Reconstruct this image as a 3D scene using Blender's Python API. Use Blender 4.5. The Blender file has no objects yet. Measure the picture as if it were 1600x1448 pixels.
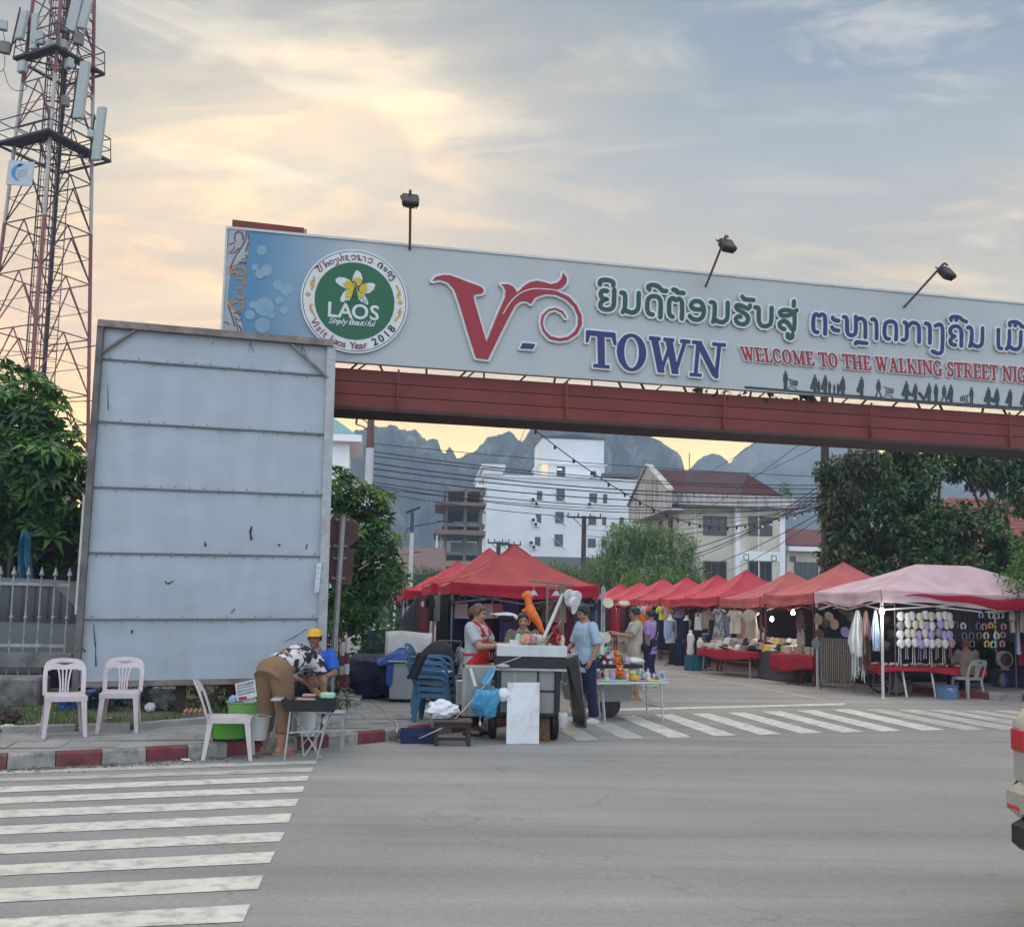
import bpy,math,random
from mathutils import Vector,Matrix,Euler,noise
rnd=random.Random(11)
sc=bpy.context.scene
COL=sc.collection
rad=math.radians
PITCH,ROLL,FOC,CX,CY,EYE=rad(5.8),rad(1.26),1600.0,800.0,790.0,1.6
FW=Vector((0,math.cos(PITCH),math.sin(PITCH)))
_u0=Vector((0,-math.sin(PITCH),math.cos(PITCH)))
_r0=Vector((1,0,0))
UP=_u0*math.cos(ROLL)-_r0*math.sin(ROLL)
RT=_r0*math.cos(ROLL)+_u0*math.sin(ROLL)
def ray(x,y):
 return FW+RT*((x-CX)/FOC)-UP*((y-CY)/FOC)
def P(x,y,Y):
 d=ray(x,y);k=Y/d.y
 return Vector((d.x*k,Y,EYE+d.z*k))
def G(x,y,z=0.0):
 d=ray(x,y);k=(z-EYE)/d.z
 return Vector((d.x*k,d.y*k,z))
def onplane(x,y,o,ang):
 d=ray(x,y);n=Vector((-math.sin(ang),math.cos(ang),0))
 k=n.dot(o-Vector((0,0,EYE)))/n.dot(d)
 return Vector((0,0,EYE))+d*k
cam=bpy.data.objects.new('camera',bpy.data.cameras.new('camera'))
COL.objects.link(cam)
cam.matrix_world=Matrix(((RT.x,UP.x,-FW.x,0),(RT.y,UP.y,-FW.y,0),(RT.z,UP.z,-FW.z,EYE),(0,0,0,1)))
cam.data.sensor_fit='HORIZONTAL';cam.data.sensor_width=36;cam.data.lens=36
cam.data.shift_y=(CY-724)/1600
cam.data.clip_start=0.05;cam.data.clip_end=6000
sc.camera=cam
MATS={}
def lin(c):
 return c/12.92 if c<=0.04045 else((c+0.055)/1.055)**2.4
def hx(s):
 return tuple(lin(int(s[i:i+2],16)/255)for i in(0,2,4))
def mat(name,col,rough=0.6,var=0.12,scale=6.0,bump=0.0,bscale=30.0,metal=0.0,dirt=None,dscale=2.5,damt=0.5,emit=None,trans=0.0,alpha=1.0,spec=0.4,stretch=None):
 if name in MATS:
  return MATS[name]
 if isinstance(col,str):
  col=hx(col)
 m=bpy.data.materials.new(name);m.use_nodes=True
 nt=m.node_tree;N=nt.nodes;L=nt.links
 b=N['Principled BSDF']
 tc=N.new('ShaderNodeTexCoord');mp=N.new('ShaderNodeMapping');L.new(tc.outputs['Object'],mp.inputs[0])
 if stretch:
  mp.inputs['Scale'].default_value=stretch
 nz=N.new('ShaderNodeTexNoise');nz.inputs['Scale'].default_value=scale;nz.inputs['Detail'].default_value=6
 L.new(mp.outputs[0],nz.inputs['Vector'])
 mr=N.new('ShaderNodeMapRange');mr.inputs[1].default_value=0.3;mr.inputs[2].default_value=0.7
 mr.inputs[3].default_value=1-var;mr.inputs[4].default_value=1+var
 L.new(nz.outputs[0],mr.inputs[0])
 mx=N.new('ShaderNodeMix');mx.data_type='RGBA';mx.blend_type='MULTIPLY';mx.inputs[0].default_value=1
 mx.inputs[6].default_value=(*col,1);L.new(mr.outputs[0],mx.inputs[7])
 out=mx.outputs[2]
 if dirt is not None:
  if isinstance(dirt,str):
   dirt=hx(dirt)
  n2=N.new('ShaderNodeTexNoise');n2.inputs['Scale'].default_value=dscale;n2.inputs['Detail'].default_value=9;n2.inputs['Roughness'].default_value=0.65
  L.new(mp.outputs[0],n2.inputs['Vector'])
  r2=N.new('ShaderNodeMapRange');r2.inputs[1].default_value=0.48;r2.inputs[2].default_value=0.68;r2.inputs[4].default_value=damt
  L.new(n2.outputs[0],r2.inputs[0])
  m2=N.new('ShaderNodeMix');m2.data_type='RGBA';m2.inputs[7].default_value=(*dirt,1)
  L.new(r2.outputs[0],m2.inputs[0]);L.new(out,m2.inputs[6]);out=m2.outputs[2]
 L.new(out,b.inputs['Base Color'])
 b.inputs['Roughness'].default_value=rough;b.inputs['Metallic'].default_value=metal
 b.inputs['Specular IOR Level'].default_value=spec
 if bump:
  n3=N.new('ShaderNodeTexNoise');n3.inputs['Scale'].default_value=bscale;n3.inputs['Detail'].default_value=5
  L.new(mp.outputs[0],n3.inputs['Vector'])
  bp=N.new('ShaderNodeBump');bp.inputs['Strength'].default_value=bump;bp.inputs['Distance'].default_value=0.02
  L.new(n3.outputs[0],bp.inputs['Height']);L.new(bp.outputs[0],b.inputs['Normal'])
 if emit:
  b.inputs['Emission Color'].default_value=(*emit[:3],1);b.inputs['Emission Strength'].default_value=emit[3]
 if trans:
  b.inputs['Transmission Weight'].default_value=trans
 if alpha<1:
  b.inputs['Alpha'].default_value=alpha
 MATS[name]=m
 return m
def leafmat(name,col,var=0.35,tl=0.35,rough=0.45):
 if name in MATS:
  return MATS[name]
 m=bpy.data.materials.new(name);m.use_nodes=True
 nt=m.node_tree;N=nt.nodes;L=nt.links;b=N['Principled BSDF'];o=N['Material Output']
 tc=N.new('ShaderNodeTexCoord');nz=N.new('ShaderNodeTexNoise');nz.inputs['Scale'].default_value=2.2;nz.inputs['Detail'].default_value=5
 L.new(tc.outputs['Object'],nz.inputs['Vector'])
 mr=N.new('ShaderNodeMapRange');mr.inputs[1].default_value=0.3;mr.inputs[2].default_value=0.7;mr.inputs[3].default_value=1-var;mr.inputs[4].default_value=1+var
 L.new(nz.outputs[0],mr.inputs[0])
 mx=N.new('ShaderNodeMix');mx.data_type='RGBA';mx.blend_type='MULTIPLY';mx.inputs[0].default_value=1;mx.inputs[6].default_value=(*col,1)
 L.new(mr.outputs[0],mx.inputs[7]);L.new(mx.outputs[2],b.inputs['Base Color']);b.inputs['Roughness'].default_value=rough
 t=N.new('ShaderNodeBsdfTranslucent');L.new(mx.outputs[2],t.inputs[0])
 s=N.new('ShaderNodeMixShader');s.inputs[0].default_value=tl
 L.new(b.outputs[0],s.inputs[1]);L.new(t.outputs[0],s.inputs[2]);L.new(s.outputs[0],o.inputs[0])
 MATS[name]=m
 return m
def flat(name,col,rough=0.6,**k):
 return mat(name,col,rough,var=k.pop('var',0.08),**k)
def frame(t,up=Vector((0,0,1))):
 t=t.normalized()
 a=up.cross(t)
 if a.length<1e-4:
  a=Vector((1,0,0)).cross(t)
 if a.length<1e-4:
  a=Vector((0,1,0)).cross(t)
 a.normalize()
 return a,t.cross(a)
class MB:
 def __init__(s,M=None):
  s.v=[];s.f=[];s.m=[];s.cur=0;s.M=M
 def add(s,vs,fs):
  n=len(s.v)
  if s.M is not None:
   s.v+=[s.M@Vector(v)for v in vs]
  else:
   s.v+=[Vector(v)for v in vs]
  s.f+=[tuple(i+n for i in f)for f in fs];s.m+=[s.cur]*len(fs)
  return s
 def box(s,c,d,rot=None):
  h=Vector(d)/2;c=Vector(c);vs=[]
  for z in(-1,1):
   for x,y in((-1,-1),(1,-1),(1,1),(-1,1)):
    p=Vector((x*h.x,y*h.y,z*h.z))
    vs.append(c+(rot@p if rot is not None else p))
  return s.add(vs,[(3,2,1,0),(4,5,6,7),(0,1,5,4),(1,2,6,5),(2,3,7,6),(3,0,4,7)])
 def bev(s,c,d,b=0.01,rot=None):
  c=Vector(c);x,y,z=Vector(d)/2;b=min(b,x*.9,y*.9,z*.9);rings=[]
  for zz,i in((-z,b),(-z+b,0),(z-b,0),(z,b)):
   r=[]
   for sx,sy,q in((-1,-1,0),(1,-1,1),(1,1,0),(-1,1,1)):
    pa=Vector((sx*(x-i-b),sy*(y-i),zz));pb=Vector((sx*(x-i),sy*(y-i-b),zz))
    r+=[pb,pa]if q==0 else[pa,pb]
   rings.append([c+(rot@p if rot is not None else p)for p in r])
  return s.loft(rings)
 def beam(s,a,b,w,h=None,up=Vector((0,0,1))):
  a=Vector(a);b=Vector(b);h=h or w
  x,y=frame(b-a,up);vs=[]
  for p in(a,b):
   for i,j in((-1,-1),(1,-1),(1,1),(-1,1)):
    vs.append(p+x*(i*w/2)+y*(j*h/2))
  return s.add(vs,[(3,2,1,0),(4,5,6,7),(0,1,5,4),(1,2,6,5),(2,3,7,6),(3,0,4,7)])
 def loft(s,rings,cap=True,close=True):
  n=len(rings[0]);vs=[p for r in rings for p in r];fs=[]
  for k in range(len(rings)-1):
   for i in range(n if close else n-1):
    j=(i+1)%n
    fs.append((k*n+i,k*n+j,(k+1)*n+j,(k+1)*n+i))
  if cap and close:
   fs.append(tuple(range(n-1,-1,-1)));e=(len(rings)-1)*n
   fs.append(tuple(range(e,e+n)))
  return s.add(vs,fs)
 def tube(s,pts,r,n=8,cap=True):
  pts=[Vector(p)for p in pts];rings=[];N=len(pts)
  t0=(pts[1]-pts[0]);x,y=frame(t0)
  for i,p in enumerate(pts):
   t=(pts[min(i+1,N-1)]-pts[max(i-1,0)])
   if t.length<1e-9:
    t=t0
   t=t.normalized();x=(x-t*x.dot(t))
   if x.length<1e-5:
    x,y=frame(t)
   x.normalize();y=t.cross(x)
   rr=r[i]if isinstance(r,(list,tuple))else r
   rings.append([p+(x*math.cos(a)+y*math.sin(a))*rr for a in(2*math.pi*k/n for k in range(n))])
  return s.loft(rings,cap)
 def lathe(s,prof,c=(0,0,0),n=16,cap=True,rot=None,sx=1.0,sy=1.0):
  c=Vector(c);rings=[]
  for r,z in prof:
   ring=[Vector((r*math.cos(2*math.pi*k/n)*sx,r*math.sin(2*math.pi*k/n)*sy,z))for k in range(n)]
   rings.append([c+(rot@p if rot is not None else p)for p in ring])
  return s.loft(rings,cap)
 def ell(s,c,r,rot=None,n=12,m=8):
  prof=[]
  for i in range(m+1):
   a=-math.pi/2+math.pi*i/m
   prof.append((max(math.cos(a),0.02),math.sin(a)))
  c=Vector(c);rings=[]
  for q,z in prof:
   ring=[]
   for k in range(n):
    p=Vector((q*math.cos(2*math.pi*k/n)*r[0],q*math.sin(2*math.pi*k/n)*r[1],z*r[2]))
    ring.append(c+(rot@p if rot is not None else p))
   rings.append(ring)
  return s.loft(rings)
 def quad(s,a,b,c,d):
  return s.add([a,b,c,d],[(0,1,2,3)])
 def poly(s,pts,off=None):
  pts=[Vector(p)for p in pts];n=len(pts)
  if off is None:
   return s.add(pts,[tuple(range(n))])
  off=Vector(off)
  return s.add(pts+[p+off for p in pts],[tuple(range(n-1,-1,-1)),tuple(range(n,2*n))]+[(i,(i+1)%n,n+(i+1)%n,n+i)for i in range(n)])
 def grid(s,fn,nu,nv):
  vs=[fn(i/nu,j/nv)for j in range(nv+1)for i in range(nu+1)]
  w=nu+1
  return s.add(vs,[(j*w+i,j*w+i+1,(j+1)*w+i+1,(j+1)*w+i)for j in range(nv)for i in range(nu)])
MW={}
def obj(name,mb,mats,parent=None,smooth=False,w=False,thick=0.0,sharp=35):
 if not isinstance(mats,(list,tuple)):
  mats=[mats]
 vs=mb.v;base=Matrix.Identity(4)
 if parent is not None:
  base=MW[parent.name]
  if w:
   inv=base.inverted();vs=[inv@v for v in vs]
 elif vs:
  lo=[min(v[i]for v in vs)for i in range(3)];hi=[max(v[i]for v in vs)for i in range(3)]
  o0=Vector(((lo[0]+hi[0])/2,(lo[1]+hi[1])/2,lo[2]));vs=[v-o0 for v in vs]
  base=Matrix.Translation(o0)
 me=bpy.data.meshes.new(name)
 me.from_pydata([tuple(v)for v in vs],[],mb.f)
 for m in mats:
  me.materials.append(m)
 if len(mats)>1:
  me.polygons.foreach_set('material_index',mb.m)
 if smooth:
  me.polygons.foreach_set('use_smooth',[True]*len(me.polygons))
  me.set_sharp_from_angle(angle=rad(sharp))
 me.update()
 o=bpy.data.objects.new(name,me);COL.objects.link(o)
 if parent is not None:
  o.parent=parent
 else:
  o.matrix_world=base
 if thick:
  md=o.modifiers.new('solid','SOLIDIFY');md.thickness=thick;md.offset=0
 MW[o.name]=base
 return o
def tag(o,label,cat,group=None,kind=None):
 o['label']=label;o['category']=cat
 if group:
  o['group']=group
 if kind:
  o['kind']=kind
 return o
def thing(name,label,cat,loc=(0,0,0),rz=0.0,group=None):
 o=bpy.data.objects.new(name,None);COL.objects.link(o);o.empty_display_size=0.2
 o.location=loc;o.rotation_euler=(0,0,rz)
 MW[o.name]=Matrix.Translation(Vector(loc))@Matrix.Rotation(rz,4,'Z')
 return tag(o,label,cat,group)
def dup(root,loc,rz=0.0,label=None,group=None):
 r=root.copy();COL.objects.link(r);r.location=loc;r.rotation_euler=(0,0,rz)
 MW[r.name]=Matrix.Translation(Vector(loc))@Matrix.Rotation(rz,4,'Z')
 if label:
  r['label']=label
 if group:
  r['group']=group
 for ch in list(root.children):
  c=ch.copy();COL.objects.link(c);c.parent=r;MW[c.name]=MW[r.name]
  for g in ch.children:
   d=g.copy();COL.objects.link(d);d.parent=c;MW[d.name]=MW[r.name]
 return r
def struct(name,mb,m,smooth=False):
 o=obj(name,mb,m,None,smooth);o['kind']='structure'
 return o
def remeshed(mb,voxel,smooth_it=4):
 me=bpy.data.meshes.new('tmp');me.from_pydata([tuple(v)for v in mb.v],[],mb.f);me.update()
 o=bpy.data.objects.new('tmp',me);COL.objects.link(o)
 md=o.modifiers.new('r','REMESH');md.mode='VOXEL';md.voxel_size=voxel
 if smooth_it:
  s=o.modifiers.new('s','SMOOTH');s.factor=0.5;s.iterations=smooth_it
 dg=bpy.context.evaluated_depsgraph_get();e=o.evaluated_get(dg).to_mesh()
 out=MB();out.v=[v.co.copy()for v in e.vertices];out.f=[tuple(p.vertices)for p in e.polygons];out.m=[0]*len(out.f)
 o.evaluated_get(dg).to_mesh_clear()
 bpy.data.objects.remove(o);bpy.data.meshes.remove(me)
 return out
def nz3(p,s=1.0):
 return noise.noise(Vector(p)*s)
ORD=['first','second','third','fourth','fifth','sixth','seventh','eighth','ninth','tenth','eleventh','twelfth','thirteenth','fourteenth','fifteenth','sixteenth']
SUN_AZ,SUN_EL=rad(-15),rad(24)
SUND=Vector((math.sin(SUN_AZ)*math.cos(SUN_EL),math.cos(SUN_AZ)*math.cos(SUN_EL),math.sin(SUN_EL)))
wd=bpy.data.worlds.new('World');sc.world=wd;wd.use_nodes=True
nt=wd.node_tree;N=nt.nodes;L=nt.links;N.clear()
def mth(op,a,b=None,c=None,clamp=False):
 n=N.new('ShaderNodeMath');n.operation=op;n.use_clamp=clamp
 for i,q in enumerate((a,b,c)):
  if q is None:
   continue
  if isinstance(q,(int,float)):
   n.inputs[i].default_value=q
  else:
   L.new(q,n.inputs[i])
 return n.outputs[0]
def rng(a,lo,hi,o0=0.0,o1=1.0,smooth=True):
 n=N.new('ShaderNodeMapRange');n.interpolation_type='SMOOTHSTEP' if smooth else 'LINEAR'
 L.new(a,n.inputs[0])
 for i,q in enumerate((lo,hi,o0,o1)):
  n.inputs[i+1].default_value=q
 return n.outputs[0]
def mixc(f,a,b,mode='MIX'):
 n=N.new('ShaderNodeMix');n.data_type='RGBA';n.blend_type=mode;n.clamp_result=False
 for i,q in((0,f),(6,a),(7,b)):
  if isinstance(q,tuple):
   n.inputs[i].default_value=(*q,1)
  elif isinstance(q,(int,float)):
   n.inputs[i].default_value=q
  else:
   L.new(q,n.inputs[i])
 return n.outputs[2]
def ramp(f,stops):
 n=N.new('ShaderNodeValToRGB');L.new(f,n.inputs[0]);e=n.color_ramp.elements
 while len(e)<len(stops):
  e.new(0.5)
 for q,(p,c)in zip(e,stops):
  q.position=p;q.color=(*c,1)
 return n.outputs[0]
tc=N.new('ShaderNodeTexCoord');nrm=N.new('ShaderNodeVectorMath');nrm.operation='NORMALIZE';L.new(tc.outputs['Generated'],nrm.inputs[0])
sep=N.new('ShaderNodeSeparateXYZ');L.new(nrm.outputs[0],sep.inputs[0]);dx,dy,dz=sep.outputs
den=mth('ADD',mth('MAXIMUM',dz,0.0),0.16)
cv=N.new('ShaderNodeCombineXYZ');L.new(mth('DIVIDE',dx,den),cv.inputs[0]);L.new(mth('DIVIDE',dy,den),cv.inputs[1])
def cloud(scale,sx,sy,rot,detail,rough,off,dist=0.6):
 mp=N.new('ShaderNodeMapping');mp.inputs['Rotation'].default_value=(0,0,rad(rot));mp.inputs['Scale'].default_value=(sx,sy,1);mp.inputs['Location'].default_value=off
 L.new(cv.outputs[0],mp.inputs[0])
 n=N.new('ShaderNodeTexNoise');n.inputs['Scale'].default_value=scale;n.inputs['Detail'].default_value=detail;n.inputs['Roughness'].default_value=rough;n.inputs['Distortion'].default_value=dist
 L.new(mp.outputs[0],n.inputs['Vector'])
 return n.outputs[0]
c1=cloud(1.5,0.8,1.5,28,8,0.56,(3.1,1.2,0))
c2=cloud(3.4,0.7,1.6,-24,9,0.62,(7.7,2.0,0),0.9)
c4=cloud(2.6,0.65,1.5,-32,10,0.66,(2.2,9.0,0),1.3)
c5=cloud(0.9,1,1,0,3,0.5,(4.4,0.7,0))
c3=cloud(0.75,1,1,10,5,0.5,(1.3,5.0,0))
base=ramp(mth('ADD',dz,0.0),[(0.0,(5.8,3.5,0.95)),(0.15,(5.4,3.7,1.0)),(0.235,(1.75,1.28,0.66)),(0.31,(0.86,0.66,0.39)),(0.40,(0.44,0.425,0.39)),(0.48,(0.17,0.215,0.27)),(0.55,(0.12,0.17,0.23)),(0.72,(1.15,1.15,1.15)),(1.0,(2.1,2.0,1.9))])
warm=rng(dx,-0.42,0.30,1.0,0.0)
base=mixc(mth('MULTIPLY',warm,0.55),base,mixc(1.0,base,(1.62,1.16,0.62),'MULTIPLY'))
dotn=N.new('ShaderNodeVectorMath');dotn.operation='DOT_PRODUCT';L.new(nrm.outputs[0],dotn.inputs[0]);dotn.inputs[1].default_value=SUND
glow=mth('POWER',mth('MAXIMUM',dotn.outputs['Value'],0.0),46.0)
gl=mth('MULTIPLY',glow,rng(c1,0.34,0.66,0.25,1.3))
base=mixc(gl,base,(0.80,0.52,0.16),'ADD')
base=mixc(rng(c3,0.42,0.62,0.0,0.42),base,mixc(1.0,base,(0.60,0.68,0.84),'MULTIPLY'))
base=mixc(rng(c1,0.50,0.70,0.0,0.62),base,mixc(1.0,base,(1.38,1.26,1.02),'MULTIPLY'))
base=mixc(mth('MULTIPLY',rng(c2,0.48,0.64,0.0,0.95),rng(dz,0.12,0.3,0.4,1.0)),base,mixc(1.0,base,(1.42,1.28,1.06),'MULTIPLY'))
base=mixc(mth('MULTIPLY',mth('MULTIPLY',rng(c4,0.50,0.70,0.0,1.0),rng(c5,0.42,0.58,0.15,1.0)),rng(dz,0.16,0.3,0.2,1.0)),base,(0.42,0.32,0.20),'ADD')
base=mixc(rng(dy,0.35,-0.25,0.0,1.0),base,mixc(rng(c1,0.4,0.65,0.0,0.5),(0.98,1.13,1.32),(1.22,1.32,1.42)))
base=mixc(rng(dz,-0.02,-0.06,0.0,1.0),base,(0.12,0.12,0.115))
b2=N.new('ShaderNodeBackground');L.new(base,b2.inputs[0]);b2.inputs[1].default_value=1.0
sky=N.new('ShaderNodeTexSky');sky.sky_type='NISHITA';sky.sun_disc=False;sky.sun_elevation=SUN_EL;sky.sun_rotation=SUN_AZ
b1=N.new('ShaderNodeBackground');L.new(sky.outputs[0],b1.inputs[0]);b1.inputs[1].default_value=0.05
b1.inputs[1].default_value=0.05
ad=N.new('ShaderNodeMixShader');ad.inputs[0].default_value=0.9;L.new(b1.outputs[0],ad.inputs[1]);L.new(b2.outputs[0],ad.inputs[2])
wo=N.new('ShaderNodeOutputWorld');L.new(ad.outputs[0],wo.inputs[0])
sun=bpy.data.objects.new('sun',bpy.data.lights.new('sun','SUN'));COL.objects.link(sun)
sun.data.energy=0.7;sun.data.angle=rad(25);sun.data.color=(1.0,0.80,0.55)
sun.rotation_euler=(-SUND).to_track_quat('-Z','Y').to_euler();sun.location=(-20,60,40)
sc.view_settings.view_transform='Standard';sc.view_settings.look='None';sc.view_settings.exposure=0.78;sc.view_settings.gamma=1.0
sc.cycles.max_bounces=6;sc.cycles.transparent_max_bounces=12;sc.cycles.use_denoising=True
hz=MB();hz.box((0,860,199.5),(3800,2000,402))
ho=obj('haze',hz,[bpy.data.materials.new('haze_air')]);ho['kind']='stuff'
hm=ho.data.materials[0];hm.use_nodes=True;hm.node_tree.nodes.clear()
pv=hm.node_tree.nodes.new('ShaderNodeVolumePrincipled');pv.inputs['Density'].default_value=0.00115;pv.inputs['Color'].default_value=(0.50,0.70,0.96,1);pv.inputs['Anisotropy'].default_value=0.0
mo=hm.node_tree.nodes.new('ShaderNodeOutputMaterial');hm.node_tree.links.new(pv.outputs[0],mo.inputs['Volume'])
try:
 hm.cycles.homogeneous_volume=True
except Exception:
 pass
S=Vector((-0.161,0.987,0));T=Vector((0.987,0.161,0))
m_earth=mat('earth',(0.10,0.085,0.06),0.95,0.3,1.5,0.4,8,dirt=(0.05,0.06,0.03),dscale=0.6)
m_road=mat('asphalt',(0.245,0.238,0.226),0.82,0.07,0.5,0.25,140,dirt=(0.215,0.21,0.20),dscale=0.35,damt=0.55,spec=0.3)
g=MB();g.quad((-1880,-130,-0.02),(1880,-130,-0.02),(1880,1850,-0.02),(-1880,1850,-0.02));struct('ground',g,m_earth)
def patch_road(m):
 nt=m.node_tree;N=nt.nodes;L=nt.links;b=N['Principled BSDF']
 src=b.inputs['Base Color'].links[0].from_socket
 tc=N.new('ShaderNodeTexCoord')
 def noi(sc_,s,d,rg,rot=0.0):
  mp=N.new('ShaderNodeMapping');mp.inputs['Scale'].default_value=s;mp.inputs['Rotation'].default_value=(0,0,rot);L.new(tc.outputs['Object'],mp.inputs[0])
  n=N.new('ShaderNodeTexNoise');n.inputs['Scale'].default_value=sc_;n.inputs['Detail'].default_value=d;n.inputs['Roughness'].default_value=0.62;L.new(mp.outputs[0],n.inputs['Vector'])
  r=N.new('ShaderNodeMapRange');L.new(n.outputs[0],r.inputs[0])
  for i,q in enumerate(rg):
   r.inputs[i+1].default_value=q
  return r.outputs[0]
 def mul(a,f):
  x=N.new('ShaderNodeMix');x.data_type='RGBA';x.blend_type='MULTIPLY';x.inputs[0].default_value=1;L.new(a,x.inputs[6]);L.new(f,x.inputs[7]);return x.outputs[2]
 a=mul(src,noi(0.55,(0.35,2.4,1),6,(0.35,0.68,0.88,1.10),rad(-20)))
 a=mul(a,noi(1.2,(0.25,3.5,1),7,(0.5,0.75,1.0,1.12),rad(24)))
 a=mul(a,noi(90,(1,1,1),3,(0.3,0.7,0.86,1.12)))
 a=mul(a,noi(7,(1,1,1),8,(0.60,0.78,1.0,0.80)))
 vm=N.new('ShaderNodeVectorMath');vm.operation='SUBTRACT';vm.inputs[1].default_value=(-4,13,0);L.new(tc.outputs['Object'],vm.inputs[0])
 ln=N.new('ShaderNodeVectorMath');ln.operation='LENGTH';L.new(vm.outputs[0],ln.inputs[0]);sp_=N.new('ShaderNodeSeparateXYZ');L.new(vm.outputs[0],sp_.inputs[0])
 at=N.new('ShaderNodeMath');at.operation='ARCTAN2';L.new(sp_.outputs[1],at.inputs[0]);L.new(sp_.outputs[0],at.inputs[1])
 cb=N.new('ShaderNodeCombineXYZ');L.new(ln.outputs['Value'],cb.inputs[0]);L.new(at.outputs[0],cb.inputs[1])
 n=N.new('ShaderNodeTexNoise');n.inputs['Scale'].default_value=1.5;n.inputs['Detail'].default_value=7;n.inputs['Roughness'].default_value=.6;L.new(cb.outputs[0],n.inputs['Vector'])
 r=N.new('ShaderNodeMapRange');L.new(n.outputs[0],r.inputs[0])
 for i,q in enumerate((.36,.66,.87,1.13)):
  r.inputs[i+1].default_value=q
 a=mul(a,r.outputs[0])
 a=mul(a,noi(26,(1,1,1),4,(.30,.70,.88,1.12)))
 wn=N.new('ShaderNodeTexNoise');wn.inputs['Scale'].default_value=1.4;wn.inputs['Detail'].default_value=6;L.new(tc.outputs['Object'],wn.inputs['Vector'])
 wm=N.new('ShaderNodeMix');wm.data_type='RGBA';wm.inputs[0].default_value=.45;L.new(tc.outputs['Object'],wm.inputs[6]);L.new(wn.outputs['Color'],wm.inputs[7])
 vo=N.new('ShaderNodeTexVoronoi');vo.feature='DISTANCE_TO_EDGE';vo.inputs['Scale'].default_value=.55;L.new(wm.outputs[2],vo.inputs['Vector'])
 r=N.new('ShaderNodeMapRange');L.new(vo.outputs['Distance'],r.inputs[0])
 for i,q in enumerate((.0,.005,.84,1.0)):
  r.inputs[i+1].default_value=q
 a=mul(a,r.outputs[0])
 L.new(a,b.inputs['Base Color'])
patch_road(m_road)
g=MB();g.quad((-90,-30,0),(90,-30,0),(90,22,0),(-90,22,0))
q0=Vector((-6,22,0));q1=Vector((9.0,22,0));g.quad(q0,q1,q1+S*130,q0+S*130);struct('road',g,m_road)
m_conc=mat('concrete',(0.27,0.26,0.245),0.9,0.18,3,0.3,40,dirt=(0.12,0.115,0.10),dscale=1.3)
m_pave=mat('paver_grey',(0.25,0.245,0.235),0.9,0.14,2.5,0.3,50,dirt=(0.13,0.125,0.11),dscale=1.0,damt=0.6)
m_kred=mat('kerb_red',(0.15,0.026,0.034),0.7,0.25,9,0.4,60,dirt=(0.11,0.09,0.08),dscale=6,damt=0.7)
m_kwht=mat('kerb_white',(0.27,0.26,0.235),0.8,0.2,9,0.5,60,dirt=(0.06,0.057,0.05),dscale=7,damt=0.8)
def resample(pts,d):
 out=[pts[0].copy()];acc=0.0
 for a,b in zip(pts,pts[1:]):
  l=(b-a).length;k=d-acc
  while k<=l:
   out.append(a.lerp(b,k/l));k+=d
  acc=l-(k-d)
 return out
def smooth_line(pts,it=2):
 for _ in range(it):
  q=[pts[0]]
  for a,b in zip(pts,pts[1:]):
   q+=[a.lerp(b,.25),a.lerp(b,.75)]
  pts=q+[pts[-1]]
 return pts
def kerb(line,phase,seg=0.42):
 p=resample(line,seg);mb=MB()
 for i in range(len(p)-1):
  a,b=p[i],p[i+1];d=(b-a).normalized();n=Vector((-d.y,d.x,0));g_=d*0.004
  mb.cur=(i+phase)%2
  pr=[(0,-0.05),(0,0.12),(0.02,0.142),(0.075,0.145),(0.075,-0.05)]
  mb.loft([[q+n*x+Vector((0,0,z))for x,z in pr]for q in(a+g_,b-g_)])
 return mb
kl=smooth_line([G(-420,1222),G(-150,1209),G(0,1202),G(120,1196.5),G(300,1186),G(420,1176.5),G(528,1166),G(618,1157),G(690,1146),Vector((0.0,14.3,0)),Vector((0.35,15.6,0)),Vector((0.1,18,0)),Vector((0.1,18,0))+S*60])
mk=kerb(kl,0);k_o=struct('kerb',mk,[m_kred,m_kwht])
kr=smooth_line([Vector((10.5,23.5,0))+S*60,Vector((10.3,24.7,0)),G(1362,1073),G(1425,1082),G(1530,1092),G(1592,1096),G(1720,1100),Vector((34,24,0))])
mk=kerb(kr,1,0.62);struct('kerb',mk,[m_kred,m_kwht])
def slab_field(name,poly,z,rot,size,m,cut=None):
 def inside(p):
  c=False;n=len(poly)
  for i in range(n):
   a,b=poly[i],poly[(i+1)%n]
   if(a.y>p.y)!=(b.y>p.y)and p.x<(b.x-a.x)*(p.y-a.y)/(b.y-a.y)+a.x:
    c=not c
  return c
 mb=MB();mb.poly([Vector((p.x,p.y,z-0.006))for p in poly]);R_=Matrix.Rotation(rot,3,'Z')
 for i in range(-60,61):
  for j in range(-60,61):
   c=R_@Vector(((i+.5*(j%2))*size,j*size,0))+cut[1]
   if all(inside(c+R_@Vector((x*size*.5,y*size*.5,0)))for x in(-1,1)for y in(-1,1))and cut[0](c):
    h=size/2-0.006;zz=z+rnd.uniform(-0.002,0.003)
    mb.add([c+R_@Vector((x*h,y*h,0))+Vector((0,0,zz))for x,y in((-1,-1),(1,-1),(1,1),(-1,1))],[(0,1,2,3)])
 return struct(name,mb,m)
def offs(line,d):
 out=[]
 for i,p in enumerate(line):
  a=line[max(i-1,0)];b=line[min(i+1,len(line)-1)];t=(b-a).normalized();out.append(p+Vector((-t.y,t.x,0))*d)
 return out
lp=offs([p for p in kl if p.y<34],0.07)
lpoly=lp+[Vector((-30,34,0)),Vector((-30,12,0))]
slab_field('pavement',lpoly,0.152,rad(14),0.5,m_pave,(lambda c:c.x>-9 and c.y<22,Vector((-3,14,0))))
rp=offs([p for p in kr if p.y<40 and p.x<32],0.07)
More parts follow.
